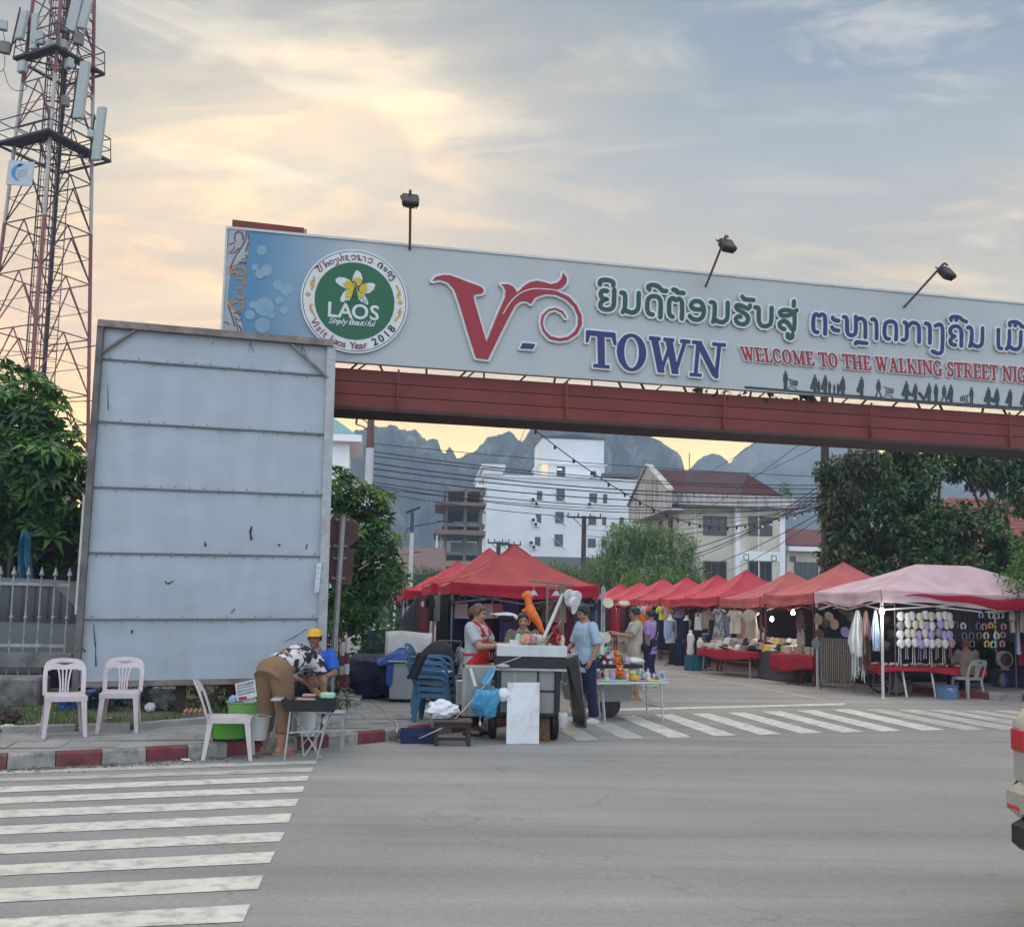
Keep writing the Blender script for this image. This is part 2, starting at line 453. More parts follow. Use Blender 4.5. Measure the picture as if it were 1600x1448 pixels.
rpoly=rp+[Vector((32,60,0)),Vector((9,60,0))]
slab_field('pavement',rpoly,0.152,rad(9),0.5,m_pave,(lambda c:c.y<30 and c.x<20,Vector((12,26,0))))
sl=[G(-500,1160,.16),G(0,1143,.16),G(120,1140,.16),G(205,1138,.16),G(330,1127,.16),G(440,1116,.16),G(548,1103,.16),G(573,1075,.16),G(600,1040,.16),G(560,1035,.16)]
sp=sl+[Vector((-6,24,.16)),Vector((-30,24,.16))]
m_soil=mat('soil',(0.13,0.10,0.07),0.95,0.3,4,0.8,20,dirt=(0.055,0.075,0.03),dscale=1.6,damt=0.9)
g=MB();g.poly(sp);struct('soil',g,m_soil)
g=MB()
for a,b in zip(sl[1:8],sl[2:9]):
 d=(b-a);n=max(1,int(d.length/0.8))
 for i in range(n):
  if rnd.random()<0.2 and a.x<-3:
   continue
  p=a.lerp(b,(i+.03)/n);q=a.lerp(b,(i+.97)/n);g.beam(p+Vector((0,0,.0)),q+Vector((0,0,rnd.uniform(-.01,.01))),0.16,0.12)
struct('kerb',g,m_conc)
m_gr=leafmat('grass_blade',(0.07,0.13,0.03),0.5,0.3)
g=MB()
def insp(p,poly):
 c=False;n=len(poly)
 for i in range(n):
  a,b=poly[i],poly[(i+1)%n]
  if(a.y>p.y)!=(b.y>p.y)and p.x<(b.x-a.x)*(p.y-a.y)/(b.y-a.y)+a.x:
   c=not c
 return c
for _ in range(16000):
 p=Vector((rnd.uniform(-9,-1.8),rnd.uniform(10.4,15.5),0.16))
 if not insp(p,sp)or nz3(p,1.3)<-0.1+rnd.uniform(-.25,.25):
  continue
 a=rnd.uniform(0,6.28);h=rnd.uniform(.03,.12);w=Vector((math.cos(a),math.sin(a),0))*rnd.uniform(.004,.01);l=Vector((math.sin(a),-math.cos(a),0))*h*rnd.uniform(-.7,.7)
 g.add([p-w,p+w,p+l+Vector((0,0,h))],[(0,1,2)])
o=obj('grass',g,m_gr);o['kind']='stuff'
m_mark=mat('road_paint',(0.56,0.535,0.475),0.75,0.1,3,0.2,90,dirt=(0.23,0.225,0.21),dscale=7,damt=0.8)
m_mark2=mat('road_paint_worn',(0.40,0.385,0.35),0.75,0.14,4,0.2,90,dirt=(0.24,0.235,0.22),dscale=3.5,damt=0.95)
m_yel=mat('road_paint_yellow',(0.50,0.38,0.20),0.75,0.12,4,0.2,90,dirt=(0.25,0.235,0.21),dscale=4,damt=0.7)
def strip(mb,a,b,c,d,n=1):
 for i in range(n):
  u0,u1=i/n,(i+1)/n
  mb.add([a.lerp(b,u0),a.lerp(b,u1),d.lerp(c,u1),d.lerp(c,u0)],[(0,1,2,3)])
Z1=0.004
Lt=[136,170,212,263,324,400,488,587,700,845];Lb=[150,186,238,292,360,440,534,637,766,915]
Rt=[(1527,84),(1507,118),(1486,158),(1464,208),(1436,268),(1403,338),(1369,427),(1322,522),(1267,635),(1203,775)]
Rb=[(1518,101),(1497,138),(1476,181),(1453,236),(1420,303),(1388,381),(1348,472),(1297,576),(1240,702),(1170,858)]
zz=lambda x,y:G(x/3.077,1160+y/3.077,Z1)
g=MB();gw=MB()
for i in range(10):
 a,d=zz(0,Lt[i]),zz(0,Lb[i]);b,c=zz(*Rt[i]),zz(*Rb[i]);a2=a+(a-b)*.55;d2=d+(d-c)*.55
 strip(gw if i<2 else g,a2,b,c,d2)
struct('road_marking',g,m_mark);struct('road_marking',gw,m_mark2)
TLx=[848,905,963,1022,1080,1136,1190,1244,1299,1350,1400,1451,1501,1551,1601];TLy=[1123,1120.5,1118,1116,1114.7,1113,1111,1109.5,1108,1108,1108.5,1109,1110,1110,1110.5]
BLx=[902,973,1046,1116,1187,1251,1316,1377,1442,1507,1570,1635,1700,1765,1830];BLy=[1157,1154,1152,1149.5,1147.5,1145.5,1144,1142.5,1141,1140.7,1140.5,1141,1141,1141,1141]
g=MB();gw=MB()
for i,(a,b,c,d)in enumerate(zip(TLx,TLy,BLx,BLy)):
 strip(gw if i<2 or i>8 else g,G(a,b,Z1),G(a+29,b-.6,Z1),G(c+35,d-1.2,Z1),G(c,d,Z1))
strip(g,G(890,1108.5,Z1),G(1322,1098,Z1),G(1318,1101,Z1),G(890,1111.8,Z1))
struct('road_marking',g,m_mark);struct('road_marking',gw,m_mark2)
g=MB()
yl=[G(1030,1046.8,Z1),G(1120,1062,Z1),G(1200,1077.5,Z1),G(1300,1096,Z1)]
for a,b in zip(yl,yl[1:]):
 g.quad(a,b,b+T*.09,a+T*.09)
struct('road_marking',g,m_yel)
g=MB()
wl=[G(1129,1053,Z1),G(1180,1061,Z1),G(1245,1072.5,Z1)];w2=[G(1490,1088.5,Z1),G(1550,1096.5,Z1),G(1610,1103,Z1)]
for l in(wl,w2):
 for a,b in zip(l,l[1:]):
  g.quad(a,b,b+T*.1+S*.06,a+T*.1+S*.06)
struct('road_marking',g,m_mark2)
g=MB()
for _ in range(900):
 i=rnd.randint(6,len(kl)-30);p=kl[i].lerp(kl[i+1],rnd.random());d=(kl[i+1]-kl[i]).normalized();p=p+Vector((d.y,-d.x,0))*abs(rnd.gauss(0,.12));s_=rnd.uniform(.003,.012);g.box(p+Vector((0,0,s_*.4)),(s_*2,s_*1.4,s_),Matrix.Rotation(rnd.uniform(0,3),3,'Z'))
o=obj('gravel',g,mat('grit',(.13,.12,.10),.95,.5,9));o['kind']='stuff'
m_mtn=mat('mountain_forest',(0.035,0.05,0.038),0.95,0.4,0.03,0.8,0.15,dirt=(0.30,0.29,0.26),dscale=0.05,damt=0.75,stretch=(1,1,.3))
def mountain(prof,Y,depth,seed,rough):
 def ht(px):
  for(x0,y0),(x1,y1)in zip(prof,prof[1:]):
   if x0<=px<=x1:
    return y0+(y1-y0)*(px-x0)/(x1-x0)
  return prof[-1][1]
 x0,x1=prof[0][0],prof[-1][0];nu=int((x1-x0)/1.6);nv=26
 def f(u,v):
  px=x0+(x1-x0)*u;r=P(px,ht(px),Y)
  j=noise.fractal(Vector((px*.06,seed,0)),1.0,2.0,5)*rough*2.4+abs(noise.noise(Vector((px*.45,seed,3))))*rough*2.2
  h=r.z+j
  if v<.75:
   t=v/.75;z=h*(t**.8 if t<.5 else t**.62*.99+.01*t);y=Y-depth*(1-t)**1.5
  else:
   t=(v-.75)/.25;z=h*(1-t)**.8;y=Y+depth*t*.6
  d=noise.fractal(Vector((px*.02,v*6,seed)),1.0,2.0,6)
  edge=min(1,6*abs(v-.75))
  x=r.x*y/Y+d*10*edge
  y+=noise.fractal(Vector((px*.05,v*5,seed+9)),1.0,2.0,6)*45*edge*min(1,v*4)*(h/130)
  return Vector((x,y,max(z,-.4)))
 mb=MB();mb.grid(f,nu,nv);return mb
pa=[(-700,830),(-300,800),(-100,790),(0,782),(150,806),(300,748),(420,708),(470,692),(520,688),(545,672),(575,664),(590,662),(612,664),(635,667),(650,668),(660,680),(668,684),(685,684),(690,700),(697,706),(702,697),(706,702),(714,717),(722,712),(737,703),(755,691),(762,679),(785,671),(805,674),(815,686),(820,683),(828,671),(833,658),(845,640),(880,622),(930,616),(975,632),(1000,662),(1010,674),(1018,690),(1025,699),(1032,691),(1040,691),(1052,699),(1062,708),(1068,720),(1075,745),(1090,775),(1115,815),(1200,850),(1400,880)]
pb=[(1000,800),(1060,745),(1080,728),(1090,716),(1100,710),(1115,706),(1126,709),(1140,719),(1155,733),(1172,734),(1186,721),(1205,714),(1215,718),(1226,723),(1240,736),(1262,728),(1290,722),(1330,738),(1400,730),(1500,760),(1700,740),(1900,790)]
pc=[(1080,790),(1120,748),(1146,712),(1160,700),(1175,689),(1190,682),(1215,681),(1260,684),(1300,690),(1320,686),(1345,690),(1370,702),(1420,722),(1500,726),(1620,700),(1750,712),(1900,760)]
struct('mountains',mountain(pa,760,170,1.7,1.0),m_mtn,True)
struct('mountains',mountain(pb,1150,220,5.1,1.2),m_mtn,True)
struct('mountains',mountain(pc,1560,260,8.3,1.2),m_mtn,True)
GA=rad(12);GU=Vector((math.cos(GA),math.sin(GA),0));GN=Vector((math.sin(GA),-math.cos(GA),0))
GO=P(515,800,14.5);GO.z=0
m_gred=mat('gate_red',(0.15,0.018,0.013),0.55,0.18,2,0.1,30,dirt=(0.09,0.03,0.022),dscale=1.5,damt=0.6)
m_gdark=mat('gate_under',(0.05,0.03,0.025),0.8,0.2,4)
m_steel=mat('galvanised',(0.34,0.35,0.36),0.5,0.15,8,0.1,40,metal=0.3,dirt=(0.15,0.13,0.11),dscale=3,damt=0.5)
m_rust=mat('rusty_frame',(0.20,0.17,0.15),0.75,0.3,6,0.2,40,dirt=(0.12,0.06,0.035),dscale=4,damt=0.8)
m_black=mat('black_paint',(0.012,0.012,0.013),0.5,0.2,6)
def gp(x,y,out=0.0):
 return onplane(x,y,GO,GA)+GN*out
gate=thing('welcome_gate','red steel gate spanning the street under a wide pale welcome banner','gate',GO)
ztop,zb=gp(900,420).z,gp(900,592).z
U=lambda p:(p-GO).dot(GU)
u0=U(gp(352,440));u1=17.5
zt2=gp(358,358).z;zbot=5.115
def gb(ua,ub,za,zb_,da,db):
 mb=MB();a=GO+GU*((ua+ub)/2)+GN*((da+db)/2)+Vector((0,0,(za+zb_)/2))
 mb.box(a,(abs(ub-ua),abs(db-da),abs(zb_-za)),Matrix.Rotation(GA,3,'Z'));return mb
def addb(mb,*a):
 q=gb(*a);mb.add(q.v,q.f)
m_ban=mat('banner_print',(0.385,0.405,0.405),0.45,0.03,1.0,0.03,6,dirt=(0.345,0.362,0.362),dscale=1.2,damt=0.5,stretch=(1,1,.3))
nt=m_ban.node_tree;N=nt.nodes;L=nt.links;b=N['Principled BSDF'];src=b.inputs['Base Color'].links[0].from_socket
tcn=N.new('ShaderNodeTexCoord');sx_=N.new('ShaderNodeSeparateXYZ');L.new(tcn.outputs['Object'],sx_.inputs[0])
r1=N.new('ShaderNodeMapRange');L.new(sx_.outputs[0],r1.inputs[0]);r1.inputs[1].default_value=u0*GU.x+.45;r1.inputs[2].default_value=(u0+2.0)*GU.x;r1.inputs[3].default_value=1.0;r1.inputs[4].default_value=0.0
mxn=N.new('ShaderNodeMix');mxn.data_type='RGBA';L.new(r1.outputs[0],mxn.inputs[0]);L.new(src,mxn.inputs[6]);mxn.inputs[7].default_value=(0.07,0.19,0.32,1)
L.new(mxn.outputs[2],b.inputs['Base Color'])
ban=MB();addb(ban,u0,u1,zbot,zt2,-0.10,0)
banner=obj('banner',ban,m_ban,gate,w=True)
mb=MB();addb(mb,u0,u1,zt2,zt2+.035,-.12,.02);addb(mb,u0-.03,u0,zbot,zt2+.035,-.12,.02);obj('trim',mb,mat('trim_white',(0.48,0.48,0.46),0.5),banner,w=True)
zb1,zb0=gp(900,603).z,gp(900,656).z
mb=MB();hh=(5.075-4.475)/3
for i in range(3):
 addb(mb,-0.12,u1,4.475+hh*i,4.475+hh*(i+1)-.02,-0.75,-0.05-.045*i-.02)
for k in range(7):
 addb(mb,.9+2.55*k,.93+2.55*k,4.48,5.06,-.04,-.02)
obj('beam',mb,m_gred,gate,w=True)
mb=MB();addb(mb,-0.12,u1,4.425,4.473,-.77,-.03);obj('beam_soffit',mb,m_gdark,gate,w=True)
for k in range(24):
 mb=MB();u=.2+k*.52+rnd.uniform(-.12,.12);c=GO+GU*u-GN*.2
 mb.beam(c+Vector((0,0,5.0)),c+GU*rnd.choice((0,.05,.22,-.12))+Vector((0,0,5.22)),.028)
 if k%3==0:
  mb.beam(c+GU*.1+Vector((0,0,5.0)),c+GU*.3+Vector((0,0,5.17)),.04,.02)
 obj('strut',mb,m_black,gate,w=True)
mb=MB()
for k in range(60):
 u=5.6+rnd.uniform(0,2.1);c=GO+GU*u-GN*rnd.uniform(.1,.4)+Vector((0,0,5.0+rnd.uniform(-.03,.1)))
 a=Vector((rnd.uniform(-.09,.09),rnd.uniform(-.05,.05),rnd.uniform(-.03,.07)));mb.add([c-a,c+a,c+Vector((a.z,a.x,.06))],[(0,1,2)])
obj('creeper',mb,leafmat('dead_leaf',(0.05,0.055,0.03)),gate,w=True)
mb=MB();addb(mb,u0+.25,-0.02,0,6.55,-1.4,-.45);addb(mb,-.13,-.02,.15,5.0,-.45,.02);obj('leg',mb,m_gred,gate,w=True)
mb=MB();addb(mb,u1-3.4,u1,0,5.0,-1.4,-.12);obj('leg',mb,m_gred,gate,w=True)
pa_=gp(361,347,-.3)+Vector((0,0,.06));pb_=gp(475,360,-.3)+Vector((0,0,.06))
mb=MB();mb.beam(pa_,pb_,.13);obj('roof_pipe',mb,m_gred,gate,w=True)
mb=MB();mb.beam(pb_+GU*.02+Vector((0,0,.06)),gp(478,372,-.2),.03);mb.beam(pa_+Vector((0,0,-.06)),gp(361,362,-.2),.05);mb.beam(pb_+GU*-.05,gp(470,372,-.25),.1,.03);obj('pipe_bracket',mb,m_rust,gate,w=True)
def hull(pts):
 pts=sorted(set((round(a,5),round(b_,5))for a,b_ in pts))
 def half(ps):
  h=[]
  for p in ps:
   while len(h)>1 and(h[-1][0]-h[-2][0])*(p[1]-h[-2][1])-(h[-1][1]-h[-2][1])*(p[0]-h[-2][0])<=0:
    h.pop()
   h.append(p)
  return h
 a=half(pts);b_=half(pts[::-1]);return a[:-1]+b_[:-1]
KJ=[0]
def piece(mb,pts2,grow,d0,d1):
 if grow>0:
  pts2=[(a+grow*math.cos(t),b_+grow*math.sin(t))for a,b_ in pts2 for t in(2*math.pi*k/10 for k in range(10))]
 h=hull(pts2)
 if len(h)<3:
  return
 KJ[0]=(KJ[0]+1)%24;e=d1+KJ[0]*0.00022;mb.__dict__.setdefault('pc',[]).append((len(mb.v),len(mb.f),min(p[0]for p in h),max(p[0]for p in h)))
 mb.poly([GO+GU*a+Vector((0,0,b_))+GN*d0 for a,b_ in h],GN*(e-d0))
def stroke(mb,pts2,w,d0,d1,sm=2,square=False):
 q=[Vector((a,b_,0))for a,b_ in pts2]
 if len(q)>2 and sm:
  q=smooth_line(q,sm)
 ws=w if isinstance(w,(list,tuple))else None
 for i in range(len(q)-1):
  a,b_=q[i],q[i+1]
  wa=w/2 if ws is None else(ws[0]+(ws[1]-ws[0])*i/(len(q)-1))/2
  pts=[(p.x+wa*math.cos(t),p.y+wa*math.sin(t))for p in(a,b_)for t in(2*math.pi*k/10 for k in range(10))]
  if square and len(q)==2:
   d=(b_-a).normalized();n=Vector((-d.y,d.x,0))*wa;pts=[(p.x+s_*n.x,p.y+s_*n.y)for p in(a,b_)for s_ in(-1,1)]
  piece(mb,pts,0,d0,d1)
def uv(x,y):
 p=gp(x,y);return(U(p),p.z)
def letters(name,mb,m):
 pc=mb.pc;end=pc[1:]+[(len(mb.v),len(mb.f),0,0)];it=sorted(range(len(pc)),key=lambda i:pc[i][2]);grp=[];hi=-1e9
 for i in it:
  if pc[i][2]>hi+.002:
   grp.append([])
  grp[-1].append(i);hi=max(hi if grp[-1][0]!=i else-1e9,pc[i][3])
 for gset in grp:
  o=MB()
  for i in gset:
   a,b_=pc[i],end[i];n=len(o.v);o.v+=mb.v[a[0]:b_[0]];o.f+=[tuple(q-a[0]+n for q in f)for f in mb.f[a[1]:b_[1]]];o.m+=[0]*(b_[1]-a[1])
  obj(name,o,m,banner,w=True)
def zoomer(ox,oy,s):
 return lambda x,y:uv(ox+x/s,oy+y/s)
mk_white=flat('letter_white',(0.56,0.57,0.555),0.4);mk_green=flat('letter_green',(0.010,0.058,0.042),0.45);mk_navy=flat('letter_navy',(0.014,0.020,0.115),0.45)
mk_red=flat('letter_red',(0.27,0.012,0.024),0.45);mk_grey=flat('print_grey',(0.035,0.045,0.05),0.6);mk_side=flat('letter_side',(0.05,0.055,0.06),0.6)
za=zoomer(920,420,8.889);zb_=zoomer(1080,440,8.889);zc=zoomer(1250,470,8.889);zd=zoomer(1420,480,8.889)
LAO_G=[(za,1,l)for l in[[(240,322),(180,312),(148,345),(155,400),(190,430),(235,437)],[(205,437),(150,480),(143,540),(190,577),(255,582),(315,562),(337,500),(340,306)],[(142,230),(137,190),(168,170),(240,166),(310,185),(332,215),(326,245)],[(438,345),(470,345),(492,375),(490,560),(458,612)],[(500,590),(560,622),(620,617),(668,577),(676,520),(679,350)],[(870,648),(820,640),(795,590),(797,450),(830,405),(890,390),(950,405),(986,460),(978,682)],[(825,302),(803,272),(822,245),(880,236),(950,255),(985,295),(1005,320),(1060,322)],[(1150,680),(1112,665),(1096,610),(1101,460),(1122,427),(1160,422),(1195,455),(1230,425),(1265,440),(1281,490),(1276,705)],[(1158,302),(1208,312),(1205,344),(1298,350)]]]+[(zb_,1,l)for l in[[(150,395),(80,405),(5,390),(-25,345),(0,295),(60,278),(125,300),(158,370),(160,460),(125,525),(60,547),(-10,525),(-38,490)],[(252,300),(290,298),(312,330),(306,500),(286,570)],[(320,545),(380,577),(440,572),(480,532),(488,480),(489,306)],[(797,345),(785,387),(740,380),(660,338),(605,342),(605,390),(680,430),(760,480),(778,540),(745,595),(680,607),(612,580),(594,520),(640,492),(662,500)],[(692,222),(710,255),(780,265),(845,270)],[(868,370),(905,370),(921,400),(915,560),(950,622),(1010,637),(1070,615),(1095,560),(1096,376)],[(1445,410),(1400,440),(1330,408),(1250,405),(1200,440),(1230,485),(1300,490),(1390,460)],[(1414,450),(1416,550),(1410,685),(1385,680),(1345,620),(1300,562),(1240,557),(1198,600),(1217,650),(1272,672)],[(1320,740),(1316,780),(1350,800),(1386,785),(1386,738)],[(1405,287),(1403,350)]]]
LAO_B=[(zc,1,l)for l in[[(222,448),(180,443),(160,400),(165,230),(190,196),(220,201),(245,230),(275,196),(310,205),(331,250),(326,470)],[(432,243),(442,275),(512,290)],[(422,378),(437,410),(512,425)],[(583,235),(615,238),(632,280),(629,440),(660,490),(720,492),(756,450),(750,232)],[(757,290),(800,250),(860,265),(887,320),(882,518)],[(748,605),(762,580),(820,590),(902,600)],[(975,270),(1012,266),(1041,310),(1038,535)],[(1213,540),(1170,535),(1146,480),(1151,340),(1190,300),(1240,295),(1290,310),(1316,370),(1308,552)],[(1422,312),(1458,320),(1462,500),(1440,553),(1398,555)]]]+[(zd,1,l)for l in[[(-46,285),(10,227),(60,226),(110,260),(119,320),(116,493)],[(208,235),(250,243),(270,290),(266,508)],[(345,268),(390,245),(430,260),(446,320),(440,600),(420,648),(370,655),(303,620)],[(618,535),(565,525),(545,480),(565,440),(612,415)],[(590,410),(548,370),(550,310),(590,275),(640,272),(690,300),(706,370),(702,548)],[(560,190),(551,165),(572,146),(630,141),(690,155),(720,198),(770,212)],[(630,187),(634,189)],[(790,295),(825,290),(849,330),(846,480),(822,550)],[(855,525),(920,562),(970,547),(995,500),(996,302)],[(1216,322),(1213,540),(1225,578),(1258,585)],[(1370,337),(1368,480),(1356,560),(1328,588)],[(1375,560),(1430,597),(1490,592),(1525,540),(1526,352)],[(1376,265),(1366,235),(1392,216),(1450,213),(1505,235),(1535,278),(1588,290)],[(1446,264),(1450,266)],[(1800,450),(1730,460),(1650,440),(1630,400),(1670,350),(1730,340),(1790,370),(1810,450),(1805,560),(1760,620),(1690,630),(1630,600)]]]
PXU=(uv(1200,500)[0]-uv(1190,500)[0])/10
def lettering(name,sets,m,w,out,d=0.045):
 top=MB();bak=MB();k=[]
 for z_,f,l in sets:
  l2=[z_(*p)for p in l]
  stroke(top,l2,w,d,d+.012);stroke(bak,l2,w+2*out,0.002,d)
 letters('letter',top,m);letters('letter_outline',bak,mk_white)
lettering('green_lettering',LAO_G,mk_green,6.4*PXU,3.0*PXU)
lettering('navy_lettering',LAO_B,mk_navy,5.9*PXU,2.8*PXU)
def arc(cx,cy,rx,ry,a0,a1,n=12):
 return[(cx+rx*math.cos(rad(a0+(a1-a0)*i/n)),cy+ry*math.sin(rad(a0+(a1-a0)*i/n)))for i in range(n+1)]
TH,TN=.22,.11
GL={'T':(.92,[('b',.35,0,.57,1),('b',0.02,.86,.90,1),('t',(0,.98),(0.14,.90),(-.02,.66),(.05,.66)),('t',(.92,.98),(.78,.90),(.94,.66),(.87,.66)),('b',.2,0,.72,.09)]),'O':(.98,[('r',.47,.5,.47,.52,.24,.43)]),'W':(1.34,[('l',(.16,.98),(.43,.02),TH),('l',(.43,.06),(.66,.75),TN),('l',(.62,.98),(.90,.02),TH),('l',(.90,.06),(1.16,.96),TN),('b',0,.90,.36,1),('b',.46,.90,.80,1),('b',1.0,.90,1.32,1)]),'N':(1.1,[('b',.14,0,.26,1),('l',(.2,.97),(.88,.05),TH),('b',.83,0,.95,1),('b',0,.90,.32,1),('b',0,0,.40,.09),('b',.66,.90,1.1,1)]),'E':(.84,[('b',.12,0,.34,1),('b',0,.91,.76,1),('b',0,0,.80,.09),('b',.3,.46,.58,.55),('t',(.76,1),(.58,.92),(.78,.70),(.72,.70)),('t',(.80,0),(.60,.08),(.84,.32),(.77,.32)),('b',.55,.36,.60,.65)]),'L':(.78,[('b',.12,0,.34,1),('b',0,.91,.48,1),('b',0,0,.72,.09),('t',(.72,0),(.50,.08),(.78,.34),(.71,.34))]),'C':(.88,[('s',arc(.46,.5,.37,.46,45,315,16),.17),('b',.72,.64,.79,.98),('l',(.70,.17),(.82,.26),.08)]),'M':(1.28,[('b',.15,0,.25,1),('l',(.2,.96),(.63,.06),TH),('l',(.63,.06),(1.02,.96),TN),('b',.95,0,1.17,1),('b',0,.91,.3,1),('b',0,0,.4,.09),('b',.95,.91,1.28,1),('b',.82,0,1.28,.09)]),'H':(1.06,[('b',.12,0,.34,1),('b',.72,0,.94,1),('b',.3,.46,.76,.56),('b',0,.91,.45,1),('b',0,0,.45,.09),('b',.6,.91,1.06,1),('b',.6,0,1.06,.09)]),'A':(1.0,[('l',(.16,.02),(.46,.98),TN),('l',(.46,.98),(.80,.02),TH),('b',.25,.28,.7,.37),('b',0,0,.34,.09),('b',.58,0,1.0,.09)]),'K':(1.06,[('b',.12,0,.34,1),('l',(.30,.40),(.82,.96),TN),('l',(.45,.56),(.86,.04),TH),('b',0,.91,.45,1),('b',0,0,.45,.09),('b',.62,.91,1.0,1),('b',.64,0,1.06,.09)]),'I':(.46,[('b',.12,0,.34,1),('b',0,.91,.46,1),('b',0,0,.46,.09)]),'G':(.98,[('s',arc(.46,.5,.37,.46,45,330,16),.17),('b',.72,.64,.79,.98),('b',.66,.0,.86,.46),('b',.54,.40,.98,.48)]),'S':(.76,[('s',[(.62,.80),(.50,.93),(.30,.93),(.16,.80),(.20,.62),(.40,.52),(.60,.42),(.64,.22),(.50,.08),(.28,.07),(.12,.22)],.17),('b',.60,.66,.67,.98),('b',.06,.02,.13,.34)]),'R':(1.0,[('b',.12,0,.34,1),('b',0,.91,.5,1),('b',0,0,.46,.09),('s',[(.3,.95),(.56,.95),(.74,.84),(.74,.62),(.56,.50),(.3,.50)],.12),('l',(.52,.5),(.82,.03),.2),('b',.72,0,1.0,.09)]),}
def caps(text,box,top,bak,out,d,gap=.07,space=.42):
 c=[Vector((*uv(*p),0))for p in box]
 tot=sum(GL[ch][0]+gap if ch!=' ' else space for ch in text)-gap
 def T2(a,b_):
  a/=tot;return c[3].lerp(c[2],a).lerp(c[0].lerp(c[1],a),b_)
 hgt=(c[0]-c[3]).length;xs=(c[1]-c[0]).length/tot
 x=0
 for ch in text:
  if ch==' ':
   x+=space;continue
  def put(pts):
   q=[T2(x+a,b_)for a,b_ in pts];q=[(p.x,p.y)for p in q]
   piece(top,q,0,d,d+.012);piece(bak,q,out,0.002,d)
  for e in GL[ch][1]:
   k=e[0]
   if k=='b':
    put([(e[1],e[2]),(e[3],e[2]),(e[3],e[4]),(e[1],e[4])])
   elif k=='t':
    put(list(e[1:]))
   elif k=='l':
    (ax,ay),(bx,by),w=e[1:];w/=2;put([(ax-w,ay),(ax+w,ay),(bx+w,by),(bx-w,by)])
   elif k=='s':
    pts=e[1];w=e[2]/2
    for p,q in zip(pts,pts[1:]):
     put([(r_[0]+w*math.cos(t),r_[1]+w*.8*math.sin(t))for r_ in(p,q)for t in(2*math.pi*i/8 for i in range(8))])
   elif k=='r':
    cx,cy,ra,rb,rc,rd=e[1:]
    for i in range(24):
     t0,t1=2*math.pi*i/24,2*math.pi*(i+1)/24
     put([(cx+ra*math.cos(t),cy+rb*math.sin(t))for t in(t0,t1)]+[(cx+rc*math.cos(t),cy+rd*math.sin(t))for t in(t1,t0)])
  x+=GL[ch][0]+gap
top,bak=MB(),MB()
caps('TOWN',((914,517),(1132,538),(1126,593),(916,574)),top,bak,2.6*PXU,.05,.04)
zf=zoomer(660,410,5.926)
dash=[zf(920,755),zf(1038,765),zf(1015,812),zf(897,805)]
piece(top,dash,0,.05,.062);piece(bak,dash,2.6*PXU,.002,.05)
letters('letter',top,mk_navy);letters('letter_outline',bak,mk_white)
top,bak=MB(),MB()
caps('WELCOME TO THE WALKING STREET NIGHT',((1154,542),(1630,577),(1630,601),(1158,564)),top,bak,1.5*PXU,.035)
letters('letter',top,mk_red);letters('letter_outline',bak,mk_white)
Vp=[(88,182),(120,145),(190,130),(250,132),(340,165),(430,200),(530,235),(558,260),(555,290),(530,300),(482,302),(465,330),(480,390),(530,560),(585,750),(690,490),(760,330),(765,270),(750,235),(725,215),(790,215),(830,235),(855,265),(868,292),(900,262),(930,230),(980,198),(1050,182),(1110,192),(1180,215),(1240,200),(1280,160),(1292,108),(1325,150),(1325,200),(1290,240),(1230,262),(1160,262),(1250,285),(1350,332),(1420,410),(1462,500),(1465,590),(1425,668),(1345,722),(1260,736),(1170,716),(1110,650),(1087,570),(1098,500),(1150,448),(1220,430),(1290,462),(1325,520),(1318,526),(1285,475),(1220,443),(1160,460),(1115,510),(1103,575),(1125,642),(1180,694),(1260,712),(1335,700),(1395,655),(1432,590),(1435,510),(1395,420),(1320,348),(1230,306),(1130,300),(1040,330),(995,392),(960,366),(900,368),(850,410),(800,500),(700,700),(600,905),(490,890),(410,640),(340,400),(290,260),(230,192),(160,168),(110,176)]
top,bak=MB(),MB()
V2=[zf(*p)for p in Vp]
pt=lambda q,d:GO+GU*q[0]+Vector((0,0,q[1]))+GN*d
top.poly([pt(q,.052)for q in V2],GN*.018)
bak.poly([pt(q,.002)for q in V2],GN*.045)
for a,b_ in zip(V2,V2[1:]+V2[:1]):
 piece(bak,[a,b_],3.4*PXU,.002,.046)
obj('ornate_initial',top,mk_red,banner,w=True);obj('letter_outline',bak,mk_white,banner,w=True)
mb=MB();stroke(mb,[zf(*p)for p in[(742,485),(775,420),(830,350),(890,300),(960,268),(1040,254),(1150,262),(1220,268)]],1.3*PXU,.07,.073);obj('inline_stripe',mb,mk_white,banner,w=True)
mb=MB();zs=zoomer(1160,560,7.273);zs2=zoomer(1380,560,7.273)
d0,d1=.003,.007
stroke(mb,[zs(25,327),zs(1600,455)],3.4*PXU,d0,d1,0,True);stroke(mb,[zs2(0,460),zs2(1900,585)],3.4*PXU,d0,d1,0,True)
obj('ground_line_print',mb,mk_grey,banner,w=True);mb=MB()
